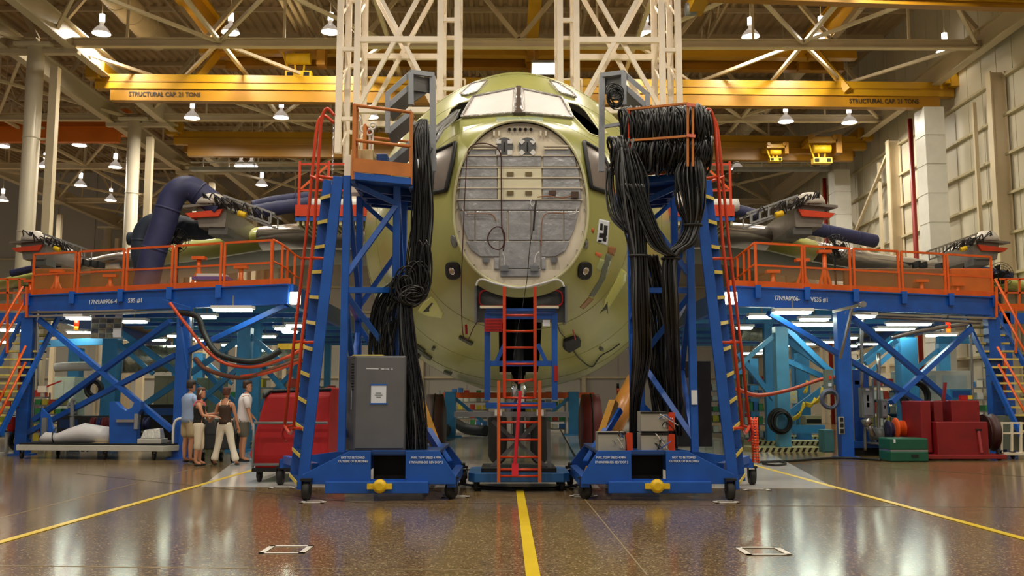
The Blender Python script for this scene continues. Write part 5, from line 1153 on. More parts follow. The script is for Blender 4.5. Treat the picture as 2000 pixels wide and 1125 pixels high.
# ---- inner platforms alongside the fuselage (orange toe board, blue edge)
def inner_platform(lb, x0, x1, xp, s):
    Y = 25.0; a = P(x0, 425, Y); b = P(x1, 425, Y); t = thing('hanging_platform', lb, 'work platform', (a + b) / 2); U = V((0, 0, 1)); lo, hi = min(a.x, b.x), max(a.x, b.x)
    MB().bx((lo, Y, a.z - .06), (hi, Y + 2.2, a.z)).build('deck_plate', mat('cream_slats', (196, 188, 150), .5), t)
    MB().bar(a - U * .02, b - U * .02, .06, .14).build('deck_edge', BLUE, t); MB().bar(a + U * .18 - V((0, .04, 0)), b + U * .18 - V((0, .04, 0)), .03, .3).build('toe_board', REDOR, t)
    for i in range(14): x = lo + (hi - lo) * (i + .5) / 14; MB().bx((x - .03, Y, a.z - .2), (x + .03, Y + 2.2, a.z - .06)).build('slat', mat('cream_slats', (196, 188, 150), .5), t)
    for px in xp: c = P(px, 425, Y); MB().bar(c, c + U * 1.5, .06).build('rail_post', REDOR, t)
    for z in (.72, 1.42): MB().bar(P(xp[0], 425, Y) + U * z, P(xp[-1], 425, Y) + U * z, .05).build('rail_bar', REDOR, t)
    MB().bar(P(xp[0], 425, Y) + U * .72, P(xp[1], 425, Y) + U * 1.42, .05).build('rail_brace', ORANGE, t)
inner_platform('orange-railed hanging platform between the cabinet stand and the fuselage', 577, 722, (583, 640, 720), -1)
inner_platform('orange-railed hanging platform between the coil stand and the fuselage', 1434, 1290, (1428, 1376, 1292), 1)
# mast feet joining masts to platforms
for k, (x, lb) in enumerate(((700, 'white mast foot post behind the cabinet stand'), (1318, 'white mast foot post behind the coil stand'))):
    c = P(x, 300, 27.05); tag(MB().bar((c.x, 27.1, P(x, 300, 27).z), (c.x, 27.1, P(x, 430, 27).z), .3).build('mast_post', MASTW), lb, 'post')
# whitish cloth covers and fairing by the wing roots
for k, (x0, x1, lb) in enumerate(((600, 712, 'white cloth cover over the wing root behind the cabinet stand'), (1290, 1440, 'white cloth cover over the wing root behind the coil stand'))):
    a = P(x0, 380, 26.6); b = P(x1, 380, 26.6); z1 = P(x0, 412, 26.6).z; zt = P(x0, 388, 26.6).z
    mb = MB().loft([[V((x, 26.4, z1)), V((x, 26.35, (z1 + zt) / 2)), V((x, 26.5, zt - .02)), V((x, 26.9, zt + .03 * sin(i * 1.7))), V((x, 28.2, zt + .05)), V((x, 28.2, z1))] for i, x in enumerate([a.x + (b.x - a.x) * j / 12 for j in range(13)])]); tag(mb.build('cloth_cover', mat('white_cloth', (222, 218, 214), .8, bump=.4, bscale=4)), lb, 'cover')
# ---- orange jigs standing on the decks under the wings
def jig(px, Y, h, w_, lb, m=ORANGE):
    z = 3.98; c = P(px, 560, Y); c.z = z; t = thing('wing_jig', lb, 'jig', c, 'orange jigs on the decks'); U = V((0, 0, 1))
    MB().cyl(c, c + U * h, .06).build('jack_post', m, t); MB().cyl(c + U * h * .6, c + U * h, .035).build('screw', STEEL, t)
    MB().bar(c - V((w_, 0, 0)), c + U * h * .75, .06).bar(c + V((w_, 0, 0)), c + U * h * .75, .06).build('side_strut', m, t); MB().box(c + U * h, (.35, .2, .08)).build('saddle', m, t)
for i, (px, Y, h, w_) in enumerate(((387, 25.4, 1.1, .35), (110, 26.6, .9, .3), (215, 26, .7, .35), (470, 25, .8, .2), (60, 28, .8, .3), (1568, 25, 1.0, .3), (1612, 25.5, 1.3, .25), (1800, 27, .7, .3), (1870, 27, .6, .3), (1510, 25, .7, .25))):
    jig(px, Y, h, w_, ['orange jack stand with slanted struts under the yellow-green wing edge', 'orange jack stand under the outer pylon near the round column', 'low orange jack stand behind the deck rail under the silver wing edge', 'small orange jack stand near the inner end of the deck by the cabinet stand', 'orange jack stand under the wing tip by the picture edge', 'orange jack stand beside the long blue hose on the siding side deck', 'tall narrow orange jack stand by the caged fan', 'low orange jack stand under the silver wing edge on the siding side', 'orange jack stand nearest the siding wall', 'orange jack stand beside the coil stand hand rails'][i])
for i, (x0, x1, Y, c_, lb) in enumerate(((175, 300, 26.5, (120, 84, 44), 'brown padded board standing behind the deck rail near the dark hose foot'), (1650, 1760, 26.8, (120, 84, 50), 'long brown padded board behind the siding side deck rail'), (1763, 1850, 27.2, (130, 92, 60), 'shorter brown padded board behind the siding side deck rail'), (62, 140, 27, (150, 90, 30), 'amber sheet behind the deck rail near the round column'), (1860, 1935, 27, (206, 96, 24), 'orange tool cage behind the deck rail nearest the siding wall'))):
    a = P(x0, 554, Y); b = P(x1, 527, Y); t = thing('padded_board', lb, 'board', ((a.x + b.x) / 2, Y, 3.95)); MB().bx((a.x, Y, 3.95), (b.x, Y + .15, b.z + .04)).build('panel', mat('board_%d' % i, c_, .6), t, .02); MB().bar((a.x, Y + .3, 4.0), (b.x, Y + .3, 4.0), .1).build('foot', DARK, t)
t = thing('tool_tray', 'purple-edged parts tray on the deck near the dark wing underside', 'tray', P(415, 548, 24.6)); MB().box(P(415, 545, 24.6), (.9, .5, .08)).build('tray', mat('purple', (70, 60, 150), .5), t); MB().box(P(415, 540, 24.6), (.7, .4, .1)).build('tray_pad', WHITE, t)
# ================================================================ UNDER AND BEHIND THE DECKS
def box3(name, lb, cat, x0, y0, x1, y1, Y, dp, m, grp=None, parts=(), bev=.01):
    """box standing at depth Y with front face spanning the pixel rectangle"""
    a = P(x0, y0, Y); b = P(x1, y1, Y); zb = max(0.005, b.z); t = thing(name, lb, cat, ((a.x + b.x) / 2, Y + dp / 2, zb), grp)
    MB().bx((a.x, Y, zb), (b.x, Y + dp, a.z)).build('body', m, t, bev)
    for (n_, u0, v0, u1, v1, m2) in parts:
        MB().bx((a.x + (b.x - a.x) * u0, Y - .02, zb + (a.z - zb) * (1 - v1)), (a.x + (b.x - a.x) * u1, Y + .0, zb + (a.z - zb) * (1 - v0))).build(n_, m2, t)
    return t
TANC2 = mat('tan_cabinet', (176, 166, 132), .5, vary=.06); LCAB = mat('pale_cabinet', (196, 206, 190), .5, vary=.06); TEAL = mat('teal_panel', (50, 104, 110), .5)
def dr(m=GREYM): return [('door', .05, .05, .48, .95, m), ('door', .52, .05, .95, .95, m), ('handle', .44, .5, .47, .62, CHROME)]
box3('steel_cabinet', 'pale green cabinet behind the outer deck leg, beside the grey pipe', 'cabinet', 106, 736, 142, 826, 30, .8, LCAB, parts=dr(mat('pale_door', (206, 214, 200), .5)))
box3('steel_cabinet', 'tan double-door cabinet behind the people under the deck', 'cabinet', 302, 734, 352, 850, 31, .7, TANC2, parts=dr(mat('tan_door', (186, 178, 144), .5)))
box3('steel_cabinet', 'grey-green cabinet between the people and the tan cabinet', 'cabinet', 384, 738, 430, 850, 31.5, .7, mat('sage', (150, 156, 130), .5), parts=dr(mat('sage_door', (164, 170, 142), .5)))
box3('machine_cabinet', 'dark low machine behind the silver box on the cart', 'machine', 275, 790, 350, 860, 27, .9, DARK, parts=[('panel', .1, .1, .9, .3, NAVY)])
box3('machine_cabinet', 'dark machine with blue panel behind the wrapped load', 'machine', 112, 812, 212, 862, 27.5, .8, mat('charcoal', (42, 42, 44), .5), parts=[('panel', .05, .15, .4, .5, NAVY)])
box3('white_fairing_case', 'long white panel housing with aluminium frame under the siding side deck', 'enclosure', 1770, 724, 1900, 800, 29, 1.2, mat('white_panel', (196, 202, 196), .4), parts=[('window_sheet', .08, .12, .45, .6, mat('pale_glass', (170, 190, 196), .15)), ('window_sheet', .55, .12, .92, .6, mat('pale_glass', (170, 190, 196), .15))])
box3('blue_control_desk', 'bright blue low desk behind the red machine', 'desk', 1856, 760, 1900, 800, 27, .6, SKYB, parts=[('panel', .1, .1, .9, .4, BLUE)])
box3('button_box', 'beige push-button box with four yellow buttons beside the pale blue column', 'control box', 1534, 763, 1558, 788, 27, .25, mat('beige_box', (190, 184, 166), .5), parts=[('button', .25, .18, .38, .32, YEL), ('button', .62, .18, .75, .32, YEL), ('button', .25, .6, .38, .74, YEL), ('button', .62, .6, .75, .74, YEL)])
box3('shelf_cart', 'low tan shelf cart between the yellow slings under the siding side deck', 'cart', 1573, 812, 1606, 845, 28, .5, TANC2, parts=[('shelf_gap', .05, .2, .95, .45, DARK), ('shelf_gap', .05, .6, .95, .85, DARK)])
box3('blue_cabinet', 'tall dark blue cabinet behind the grey breaker boxes', 'cabinet', 1653, 722, 1702, 868, 25.2, .7, mat('deep_blue', (16, 60, 130), .4), parts=[('name_plate', .35, .15, .55, .2, WHITE), ('door', .04, .03, .96, .97, mat('deep_blue2', (18, 66, 142), .4))])
t = box3('breaker_box', 'larger grey breaker box on the conduit beside the blue cabinet', 'electrical box', 1682, 757, 1708, 816, 24.0, .22, GREYM, parts=[('cover', .12, .15, .88, .92, mat('box_cover', (128, 134, 142), .4)), ('label', .4, .5, .6, .65, PAPER), ('switch', .42, .25, .58, .45, BLACK), ('label', .35, .03, .65, .1, PAPER)])
box3('breaker_box', 'smaller grey breaker box next to the larger one', 'electrical box', 1721, 781, 1735, 816, 24.0, .2, GREYM, parts=[('cover', .12, .15, .88, .92, mat('box_cover', (128, 134, 142), .4)), ('switch', .4, .3, .6, .5, BLACK)])
box3('green_panel_box', 'dark teal floor box against the middle leg of the siding side deck', 'electrical box', 1607, 839, 1630, 884, 23.1, .35, TEAL, parts=[('door', .08, .06, .92, .94, mat('teal_door', (44, 94, 100), .4))])
box3('grey_panel_box', 'tall grey control box on the middle leg of the siding side deck', 'electrical box', 1612, 722, 1629, 770, 23.4, .2, mat('grey_green_box', (110, 120, 112), .4), parts=[('lamp', .4, .25, .7, .4, REDOR), ('label', .3, .55, .7, .68, PAPER)])
box3('outlet_box', 'pale outlet box with three sockets on the middle deck leg', 'outlet', 1638, 814, 1650, 848, 23.0, .06, mat('outlet_grey', (170, 172, 168), .4), parts=[('socket', .2, .05, .8, .28, DARK), ('socket', .2, .38, .8, .6, DARK), ('socket', .2, .7, .8, .95, DARK)])
# conduits
for i, (pts, Y) in enumerate((([(1683, 757), (1683, 640), (1686, 624), (1700, 618), (1915, 630)], 24.0), ([(1690, 816), (1690, 880)], 24.1), ([(1728, 816), (1728, 870)], 24.1), ([(1716, 690), (1716, 870)], 24.3), ([(1894, 636), (1898, 700), (1900, 790)], 24.7), ([(108, 718), (135, 716), (180, 715)], 28.5), ([(78, 612), (74, 620), (74, 760)], 24.6), ([(60, 610), (200, 608), (345, 602)], 23.6), ([(1740, 660), (1800, 645), (1890, 632)], 24.2))):
    o = MB().tube(smooth_path([P(x, y, Y) for x, y in pts], 5), [.045, .04, .04, .05, .03, .13, .03, .03, .06][i], 8).build('conduit_pipe', STEEL if i not in (5,) else WHITE)
    tag(o, ['bright steel conduit bending up from the large breaker box along the beam', 'conduit dropping below the large breaker box', 'conduit dropping below the small breaker box', 'dark upright pipe between the two breaker boxes', 'steel conduit beside the outer leg near the siding wall', 'thick white horizontal pipe under the deck beside the pale cabinet', 'slim conduit beside the outer leg near the stairway with the bucket', 'long thin conduit along the bottom of the deck beam over the poster', 'sloping steel pipe under the siding side deck'][i], 'pipe')
# silver insulated duct sections
FOILD = mat('foil_insulation', (206, 204, 180), .25, .6, vary=.3, scale=6, bump=1., bscale=14)
def fduct(x0, y0, x1, y1, Y, r, lb):
    a = P(x0, y0, Y); b = P(x1, y1, Y + .8); t = thing('insulated_duct', lb, 'duct', (a + b) / 2); MB().cyl(a, b, r, n=20).build('duct_wrap', FOILD, t)
    for k in range(5): q = a.lerp(b, k / 4); MB().cyl(q - (b - a) * .004, q + (b - a) * .004, r * 1.04, n=20).build('band', STEEL, t)
fduct(238, 702, 352, 700, 30, .42, 'crinkled silver insulated duct hanging under the deck behind the poster'); fduct(478, 706, 580, 694, 30, .24, 'slimmer silver duct under the deck behind the orange hoses'); fduct(1440, 650, 1500, 655, 31, .22, 'short silver duct seen behind the coil stand hand rails')
# pale blue columns and frames farther back, one object each
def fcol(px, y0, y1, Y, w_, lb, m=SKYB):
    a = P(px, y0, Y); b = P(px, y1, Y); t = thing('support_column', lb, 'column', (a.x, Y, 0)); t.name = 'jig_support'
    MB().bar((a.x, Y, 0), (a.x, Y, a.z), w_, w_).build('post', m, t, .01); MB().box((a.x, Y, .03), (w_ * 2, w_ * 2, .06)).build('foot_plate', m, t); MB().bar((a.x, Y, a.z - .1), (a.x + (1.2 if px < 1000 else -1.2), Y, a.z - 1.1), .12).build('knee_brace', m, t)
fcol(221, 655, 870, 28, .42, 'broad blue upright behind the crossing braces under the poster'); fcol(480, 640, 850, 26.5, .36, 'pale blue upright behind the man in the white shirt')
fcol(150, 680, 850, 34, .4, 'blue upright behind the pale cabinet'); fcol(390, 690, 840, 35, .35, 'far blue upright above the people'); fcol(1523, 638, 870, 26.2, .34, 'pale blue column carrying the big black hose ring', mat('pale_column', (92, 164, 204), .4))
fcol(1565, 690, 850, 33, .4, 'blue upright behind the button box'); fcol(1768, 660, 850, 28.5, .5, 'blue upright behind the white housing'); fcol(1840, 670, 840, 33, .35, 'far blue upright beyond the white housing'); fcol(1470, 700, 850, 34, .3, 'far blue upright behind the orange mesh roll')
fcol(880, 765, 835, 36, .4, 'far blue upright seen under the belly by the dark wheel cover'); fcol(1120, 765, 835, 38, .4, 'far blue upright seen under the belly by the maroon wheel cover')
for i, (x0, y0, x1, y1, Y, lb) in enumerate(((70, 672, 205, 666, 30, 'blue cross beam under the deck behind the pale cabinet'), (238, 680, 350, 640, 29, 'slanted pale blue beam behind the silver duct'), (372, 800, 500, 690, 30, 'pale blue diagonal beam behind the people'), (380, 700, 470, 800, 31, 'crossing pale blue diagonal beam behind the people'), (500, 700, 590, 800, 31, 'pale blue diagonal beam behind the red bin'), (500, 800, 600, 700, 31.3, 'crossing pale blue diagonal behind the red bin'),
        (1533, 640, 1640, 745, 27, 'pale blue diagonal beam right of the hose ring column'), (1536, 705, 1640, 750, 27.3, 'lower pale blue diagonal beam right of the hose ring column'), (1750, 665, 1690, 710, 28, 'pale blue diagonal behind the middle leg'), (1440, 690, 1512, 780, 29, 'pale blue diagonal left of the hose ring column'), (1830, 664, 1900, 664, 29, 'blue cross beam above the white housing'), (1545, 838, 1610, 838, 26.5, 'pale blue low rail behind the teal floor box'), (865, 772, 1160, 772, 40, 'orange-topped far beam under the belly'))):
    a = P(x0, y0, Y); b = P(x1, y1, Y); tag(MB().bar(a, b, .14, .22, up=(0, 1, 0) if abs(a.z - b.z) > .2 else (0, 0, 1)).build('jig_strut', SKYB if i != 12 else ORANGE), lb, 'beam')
# storage racks with bins
BINM = [mat('bin_%d' % i, c, .5, vary=.05) for i, c in enumerate(((196, 200, 196), (60, 140, 80), (210, 190, 60), (50, 110, 180), (190, 60, 40), (150, 150, 140), (226, 226, 214)))]
random.seed(5)
def rack(px, Y, w_, h, n, lb, grp, along=0):
    c = P(px, 780, Y); x = c.x; t = thing('storage_rack', lb, 'rack', (x, Y, 0)); lv = 5
    for sx in (-1, 1):
        for dy in (0, .6): MB().bar((x + sx * w_ / 2, Y + dy, 0), (x + sx * w_ / 2, Y + dy, h), .05).build('rack_post', STEEL, t)
    for i in range(lv): MB().bx((x - w_ / 2, Y, .15 + i * h / lv), (x + w_ / 2, Y + .6, .19 + i * h / lv)).build('shelf_board', GREYM, t)
    for i in range(lv):
        for j in range(n):
            if random.random() < .12: continue
            bw = w_ / n; hx = random.uniform(.45, .85) * h / lv * .9; xx = x - w_ / 2 + bw * (j + .5); m = random.choice(BINM)
            o = MB().bx((xx - bw * .4, Y + .03, .192 + i * h / lv), (xx + bw * .4, Y + .5, .192 + i * h / lv + hx)).build('storage_bin', m); tag(o, 'small coloured bin or can on the ' + grp, 'bin', 'bins on the ' + grp)
rack(1486, 31, 1.1, 2.1, 7, 'open steel rack crowded with small white and green cans by the coil stand', 'rack by the coil stand')
rack(100, 28.6, 1.0, 1.3, 5, 'open steel rack of grey canisters behind the outer deck leg', 'rack behind the outer deck leg')
rack(1738, 29.5, 1.0, 2.0, 6, 'open steel rack behind the crossing braces of the siding side deck', 'rack behind the crossing braces')
rack(1052, 40, 2.2, 1.6, 8, 'far steel rack under the belly, on the coil stand side', 'far rack on the coil stand side'); rack(905, 44, 2.2, 1.8, 8, 'far steel rack under the belly, on the cabinet stand side', 'far rack on the cabinet stand side'); rack(540, 33, 1.8, 2.0, 8, 'steel rack behind the red bin under the deck', 'rack behind the red bin'); rack(1420, 36, 2.2, 1.9, 8, 'steel rack behind the coil stand ladder', 'rack behind the coil stand ladder'); rack(680, 38, 2.2, 1.9, 8, 'steel rack behind the cabinet stand', 'rack behind the cabinet stand'); rack(440, 34, 1.6, 1.6, 7, 'steel rack behind the women under the deck', 'rack behind the women'); rack(1880, 33, 2, 2.0, 8, 'steel rack beyond the white housing by the siding wall', 'rack beyond the white housing'); rack(20, 32, 2, 1.6, 8, 'steel rack behind the stairway with the bucket', 'rack behind the stairway')
# yellow-black striped low platforms
SB = mat('stripe_black', (30, 28, 20), .5)
for k, (y_, Y) in enumerate(((856, 30), (870, 27.6), (880, 26.2))):
    pass
def striped(x0, x1, py, lb):
    a = G(x0, py); b = G(x1, py); b.y = a.y; t = thing('striped_step', lb, 'step', ((a.x + b.x) / 2, a.y, 0), 'striped low steps under the siding side deck'); MB().bx((a.x, a.y, 0), (b.x, a.y + 1.0, .13)).build('step_body', mat('step_cream', (206, 196, 140), .5), t); n = int((b.x - a.x) / .16)
    mb = MB()
    for i in range(n): x = a.x + i * .16; mb.prism([(x, a.y - .006, .01), (x + .07, a.y - .006, .01), (x + .13, a.y - .006, .12), (x + .06, a.y - .006, .12)], (0, .006, 0))
    mb.build('hazard_stripe', SB, t)
striped(1470, 1612, 884, 'nearest low step edged with yellow and black stripes'); striped(1470, 1612, 870, 'middle low step edged with yellow and black stripes'); striped(1478, 1612, 860, 'farthest low step edged with yellow and black stripes'); striped(400, 520, 872, 'low striped step behind the people')
# black hose ring on the column
def ringcoil(px, py, Y, r, n, rr, lb, m=BLACK, grp=None, tilt=0.):
    random.seed(int(px)); c = P(px, py, Y); t = thing('hose_coil', lb, 'hose coil', c); mb = MB()
    for j in range(n): q = r * random.uniform(.8, 1.05); o = V((random.uniform(-.03, .03), -j * rr * .9, random.uniform(-.03, .03))); mb.tube([c + o + V((q * cos(a), tilt * sin(a), q * 1.1 * sin(a))) for a in [2 * pi * i / 28 for i in range(29)]], rr, 6, cap=False)
    mb.build('coil_loops', m, t)
ringcoil(1523, 823, 25.95, .28, 9, .03, 'big black hose ring hung on the pale blue column'); ringcoil(1785, 775, 25.6, .33, 9, .035, 'black hose coil hanging above the orange reel'); ringcoil(1620, 780, 23.2, .2, 7, .02, 'grey cable coil hung on the middle deck leg', mat('grey_blue_cable', (80, 88, 110), .4)); ringcoil(187, 760, 25.4, .2, 6, .04, 'dark coil on the brace crossing under the poster'); ringcoil(38, 860, 25, .22, 6, .03, 'dark cable coil on the floor by the stairway with the bucket')
for i, (x0, y0, x1, y1) in enumerate(((1608, 762, 1592, 784), (1572, 792, 1550, 816), (1594, 784, 1573, 786), (1578, 750, 1572, 762))):
    a = P(x0, y0, 26.2); b = P(x1, y1, 26.2); mb = MB()
    for j in range(4): mb.tube(smooth_path([a + V((0, j * .03, j * .03)), a.lerp(b, .5) - V((0, 0, .05 + j * .02)), b + V((0, j * .03, -j * .02))]), .03, 6)
    tag(mb.build('yellow_sling', YEL), ['yellow sling bundle beside the grey control box', 'yellow sling bundle running down to the hose ring', 'short yellow sling between the two bundles', 'short yellow sling with a white end near the top'][i], 'sling')
# poster board
t = thing('poster_board', 'hanging board of aircraft pictures with a white sheet, under the deck beam', 'poster', P(208, 660, 24.0)); a = P(179, 613, 24.0); b = P(237, 661, 24.0); MB().bx((a.x, 24., b.z), (b.x, 24.03, a.z)).build('board', mat('poster_grey', (150, 156, 160), .5), t)
def pp(u0, v0, u1, v1, m, n_): MB().bx((a.x + (b.x - a.x) * u0, 23.99 - (.004 if 'word' in n_ else 0), a.z + (b.z - a.z) * v1), (a.x + (b.x - a.x) * u1, 24., a.z + (b.z - a.z) * v0)).build(n_, m, t)
pp(0, 0, 1, .16, mat('poster_head', (190, 198, 214), .5), 'title_strip'); pp(.12, .04, .42, .13, NAVY, 'title_word'); pp(.46, .04, .77, .13, NAVY, 'title_word')
pc = [mat('pic_%d' % i, c, .5, vary=.5, scale=9) for i, c in enumerate(((70, 76, 80), (96, 104, 96), (58, 66, 84), (110, 106, 90)))]
for r_ in range(4):
    for c_ in range(4):
        if not (c_ == 3 and r_ > 1): pp(.03 + c_ * .24, .2 + r_ * .2, .24 + c_ * .24, .37 + r_ * .2, pc[(r_ + c_) % 4], 'picture')
pp(.69, .58, .99, .95, PAPER, 'white_sheet')
for u in (.1, .9): MB().bar((a.x + (b.x - a.x) * u, 24.01, a.z), (a.x + (b.x - a.x) * u, 24.01, a.z + .2), .015).build('hanger', GREYM, t)
# beacons
for i, (x, y, Y, lb) in enumerate(((149, 637, 24.4, 'small red and amber beacon under the deck left of the poster'), (1852, 642, 24.2, 'stacked red and amber beacon under the siding side deck'))):
    c = P(x, y, Y); t = thing('warning_beacon', lb, 'beacon', c); MB().cyl(c, c + V((0, 0, .16)), .06).build('red_lens', mat('red_glow', (240, 40, 10), .4, vary=0, emit=1.5), t); MB().cyl(c - V((0, 0, .1)), c, .055).build('amber_lens', mat('amber_glow', (250, 150, 30), .4, vary=0, emit=.8), t); MB().cyl(c + V((0, 0, .16)), c + V((0, 0, .35)), .02).build('mount', BLACK, t)
# jib arms and hoses
t = thing('jib_arm', 'blue jib arm holding the sagging hoses at the deck beam', 'arm', P(345, 600, 22.8)); MB().bar(P(318, 588, 22.8), P(374, 604, 22.4), .08).bar(P(372, 604, 22.5), P(352, 640, 22.9), .06).bar(P(346, 596, 22.8), P(366, 720, 22.95), .05).build('arm_tube', BLUE, t)
t = thing('jib_arm', 'grey jib arm on the beam above the middle leg of the siding side deck', 'arm', P(1655, 600, 22.8)); MB().bar(P(1627, 609, 22.9), P(1684, 595, 22.4), .07).bar(P(1664, 602, 22.5), P(1641, 700, 22.9), .05).build('arm_tube', STEEL, t); MB().cyl(P(1680, 596, 22.5), P(1687, 594, 22.3), .07).build('end_cap', STEEL, t)
OH = mat('orange_hose', (196, 70, 30), .45)
for pts, r, m, lb in (([(345, 610, 22.6), (385, 618, 22.3), (398, 650, 22.3), (425, 690, 22.2), (480, 706, 22), (520, 700, 22), (548, 684, 22)], .07, BLACK, 'thick black hose sagging from the jib arm past the people'),
        ([(332, 592, 22.6), (362, 632, 22.4), (400, 680, 22.3), (440, 710, 22.1), (500, 716, 22), (560, 698, 22), (592, 680, 22)], .04, OH, 'orange hose sagging from the jib arm above the people'),
        ([(382, 700, 22.6), (405, 722, 22.4), (470, 738, 22.1), (530, 722, 22), (590, 700, 22)], .05, mat('brown_hose', (110, 62, 40), .5), 'brown hose sagging lowest above the people'),
        ([(470, 736, 22.1), (520, 728, 22), (590, 704, 22)], .045, OH, 'short orange hose beside the brown one'),
        ([(1440, 760, 23), (1480, 772, 24), (1540, 762, 25), (1600, 742, 26), (1640, 735, 26)], .05, OH, 'orange-brown hose sagging behind the pale blue column')):
    tag(MB().tube(smooth_path([P(*p) for p in pts], 8), r, 8).build('sagging_hose', m), lb, 'hose')
# yellow hoist beam under the deck
t = thing('yellow_beam', 'short yellow beam under the deck beside the cabinet stand hand rails', 'beam', P(575, 676, 23.5)); MB().bar(P(545, 677, 23.5), P(600, 676, 23.4), .2, .14).build('beam_body', YEL, t)
# ================================================================ LOW THINGS
# red fabric bin on a tube frame
t = thing('red_bin', 'big red fabric-sided bin on casters behind the cabinet stand ladder', 'bin', P(540, 930, 17)); RF = mat('red_fabric', (178, 16, 20), .6, vary=.1, bump=.2, bscale=5)
Y0, Y1 = 16.75, 18.6; b0 = P(494, 932, Y0); xr = P(640, 930, Y0).x; zb = .22
MB().loft([[V((P(500, 900, Y0).x, Y0, zb)), V((xr, Y0, zb)), V((xr, Y1, zb)), V((P(500, 900, Y0).x, Y1, zb))], [V((P(487, 900, Y0).x, Y0 - .02, .45)), V((xr, Y0 - .02, .45)), V((xr, Y1, .45)), V((P(487, 900, Y0).x, Y1, .45))],
           [V((P(515, 775, Y0).x, Y0 + .1, 1.45)), V((xr, Y0 + .1, 1.45)), V((xr, Y1, 1.45)), V((P(515, 775, Y0).x, Y1, 1.45))], [V((P(526, 766, Y0).x, Y0 + .2, 1.52)), V((xr, Y0 + .2, 1.6)), V((xr, Y1, 1.6)), V((P(526, 766, Y0).x, Y1, 1.52))]], smooth=False).build('fabric_body', RF, t, .03)
MB().tube([P(515, 776, Y0 + .06), P(528, 764, Y0 + .16), V((xr, Y0 + .16, 1.56))], .03, 8).build('black_binding', BLACK, t)
for z_ in (P(500, 826, Y0 - .1).z, .3): MB().tube([V((P(496, 826, Y0 - .1).x, Y0 - .1, z_)), V((xr, Y0 - .1, z_))], .022, 8).build('frame_tube', GREYM, t)
MB().tube([V((P(496, 826, Y0 - .1).x, Y0 - .1, .25)), P(496, 826, Y0 - .1)], .022, 8).build('frame_tube', GREYM, t)
MB().bx((P(495, 900, Y0).x, Y0 - .1, .18), (xr, Y1, .24)).build('bin_base', DARK, t)
for x in (P(507, 900, Y0).x, xr - .2):
    for y in (Y0 + .02, Y1 - .2): caster('c', (x, y), .085, t, .06)
# flat cart with its load
t = thing('flat_cart', 'long low white-edged flat cart carrying the wrapped part and blue fixture', 'cart', P(190, 890, 23.3)); ca = P(30, 890, 23.2); cb = P(318, 890, 22.6); zc = .36
MB().prism([(ca.x, 23.2, zc - .16), (cb.x, 22.6, zc - .16), (cb.x + .5, 23.8, zc - .16), (ca.x + .3, 24.5, zc - .16)], (0, 0, .13)).build('edge_frame', mat('cart_white', (196, 194, 184), .5, vary=.1), t, .01)
MB().prism([(ca.x + .05, 23.24, zc - .03), (cb.x - .02, 22.64, zc - .03), (cb.x + .46, 23.78, zc - .03), (ca.x + .33, 24.46, zc - .03)], (0, 0, .035)).build('cart_deck', DARK, t)
q = P(133, 881, 22.95); r_ = (V((cb.x, 22.6, 0)) - V((ca.x, 23.2, 0))).normalized(); k_ = (q.x - ca.x) / (cb.x - ca.x); q = V((q.x, 23.2 - .6 * k_ - .003, q.z)); print_marks(q, q + r_ * .5, .03, ((0, .53), (.62, .8), (.9, 1)), DARK, t)
for x, y in ((ca.x + .1, 23.3), (ca.x + 2.2, 22.95), (cb.x - .25, 22.75), (ca.x + .5, 24.3), (cb.x + .2, 23.6)): caster('c', (x, y), .075, t, .05)
for dx in (0, .42): q = V((cb.x + .12 + dx, 22.9 + dx * 1.2, zc)); MB().tube(smooth_path([q, q + V((0, 0, .42)), q + V((.12, 0, .58)), q + V((.5, .1, .58))], 5), .03, 8).build('push_handle', WHITE, t)
# wrapped part
WRAP = mat('white_wrap', (210, 208, 210), .45, vary=.05, bump=.5, bscale=4); t = thing('wrapped_part', 'long tapered part wrapped in white sheeting lying on the flat cart', 'wrapped part', P(150, 868, 23.6))
c = [(80, 858, .07), (90, 855, .14), (112, 856, .12), (130, 852, .17), (165, 846, .24), (200, 850, .22), (225, 852, .2)]; MB().loft([[P(x, y, 23.6) + V((0, r * 1.3 * cos(a), r * sin(a))) for a in [2 * pi * i / 16 for i in range(16)]] for x, y, r in c]).build('wrap', WRAP, t)
for x in (111, 193): q = P(x, 853, 23.6); MB().tube([q + V((0, .25 * cos(a), .19 * sin(a) + .02)) for a in [2 * pi * i / 16 for i in range(17)]], .015, 5, cap=False).build('strap', BLACK, t)
t = thing('wood_block', 'short pale wood plank under the wrapped part', 'plank', P(198, 868, 23.3)); MB().box(P(198, 867, 23.3), (.36, .2, .06)).build('plank', WOODP, t)
t = thing('cradle_fixture', 'blue cradle fixture plate with scooped top standing on the flat cart', 'fixture', P(245, 872, 23.4))
def fx(x, y, Y=23.1): return P(x, y, Y)
pl = [fx(213, 873), fx(213, 786), fx(224, 784), fx(236, 796), fx(246, 802), fx(258, 795), fx(262, 786), fx(275, 784), fx(275, 800), fx(266, 812), fx(266, 873)]
MB().prism(pl, (0, .25, 0)).build('cradle_plate', BLUE, t, .008); MB().bar(fx(228, 822, 23.05), fx(262, 822, 23.05), .06).build('clamp_bar', STEEL, t); MB().bx((fx(264, 808).x, 23.05, fx(264, 838).z), (fx(271, 808).x, 23.15, fx(264, 808).z)).build('clamp_plate', ALU, t)
t = thing('cradle_fixture', 'blue triangular fixture with grey uprights at the far end of the flat cart', 'fixture', P(95, 866, 23.9)); MB().prism([P(78, 866, 23.9), P(80, 796, 23.9), P(96, 812, 23.9), P(112, 866, 23.9)], (0, .08, 0)).build('cradle_plate', BLUE, t); MB().bx((P(82, 816, 23.8).x, 23.8, .37), (P(91, 816, 23.8).x, 23.88, P(82, 816, 23.8).z)).build('upright', GREYM, t)
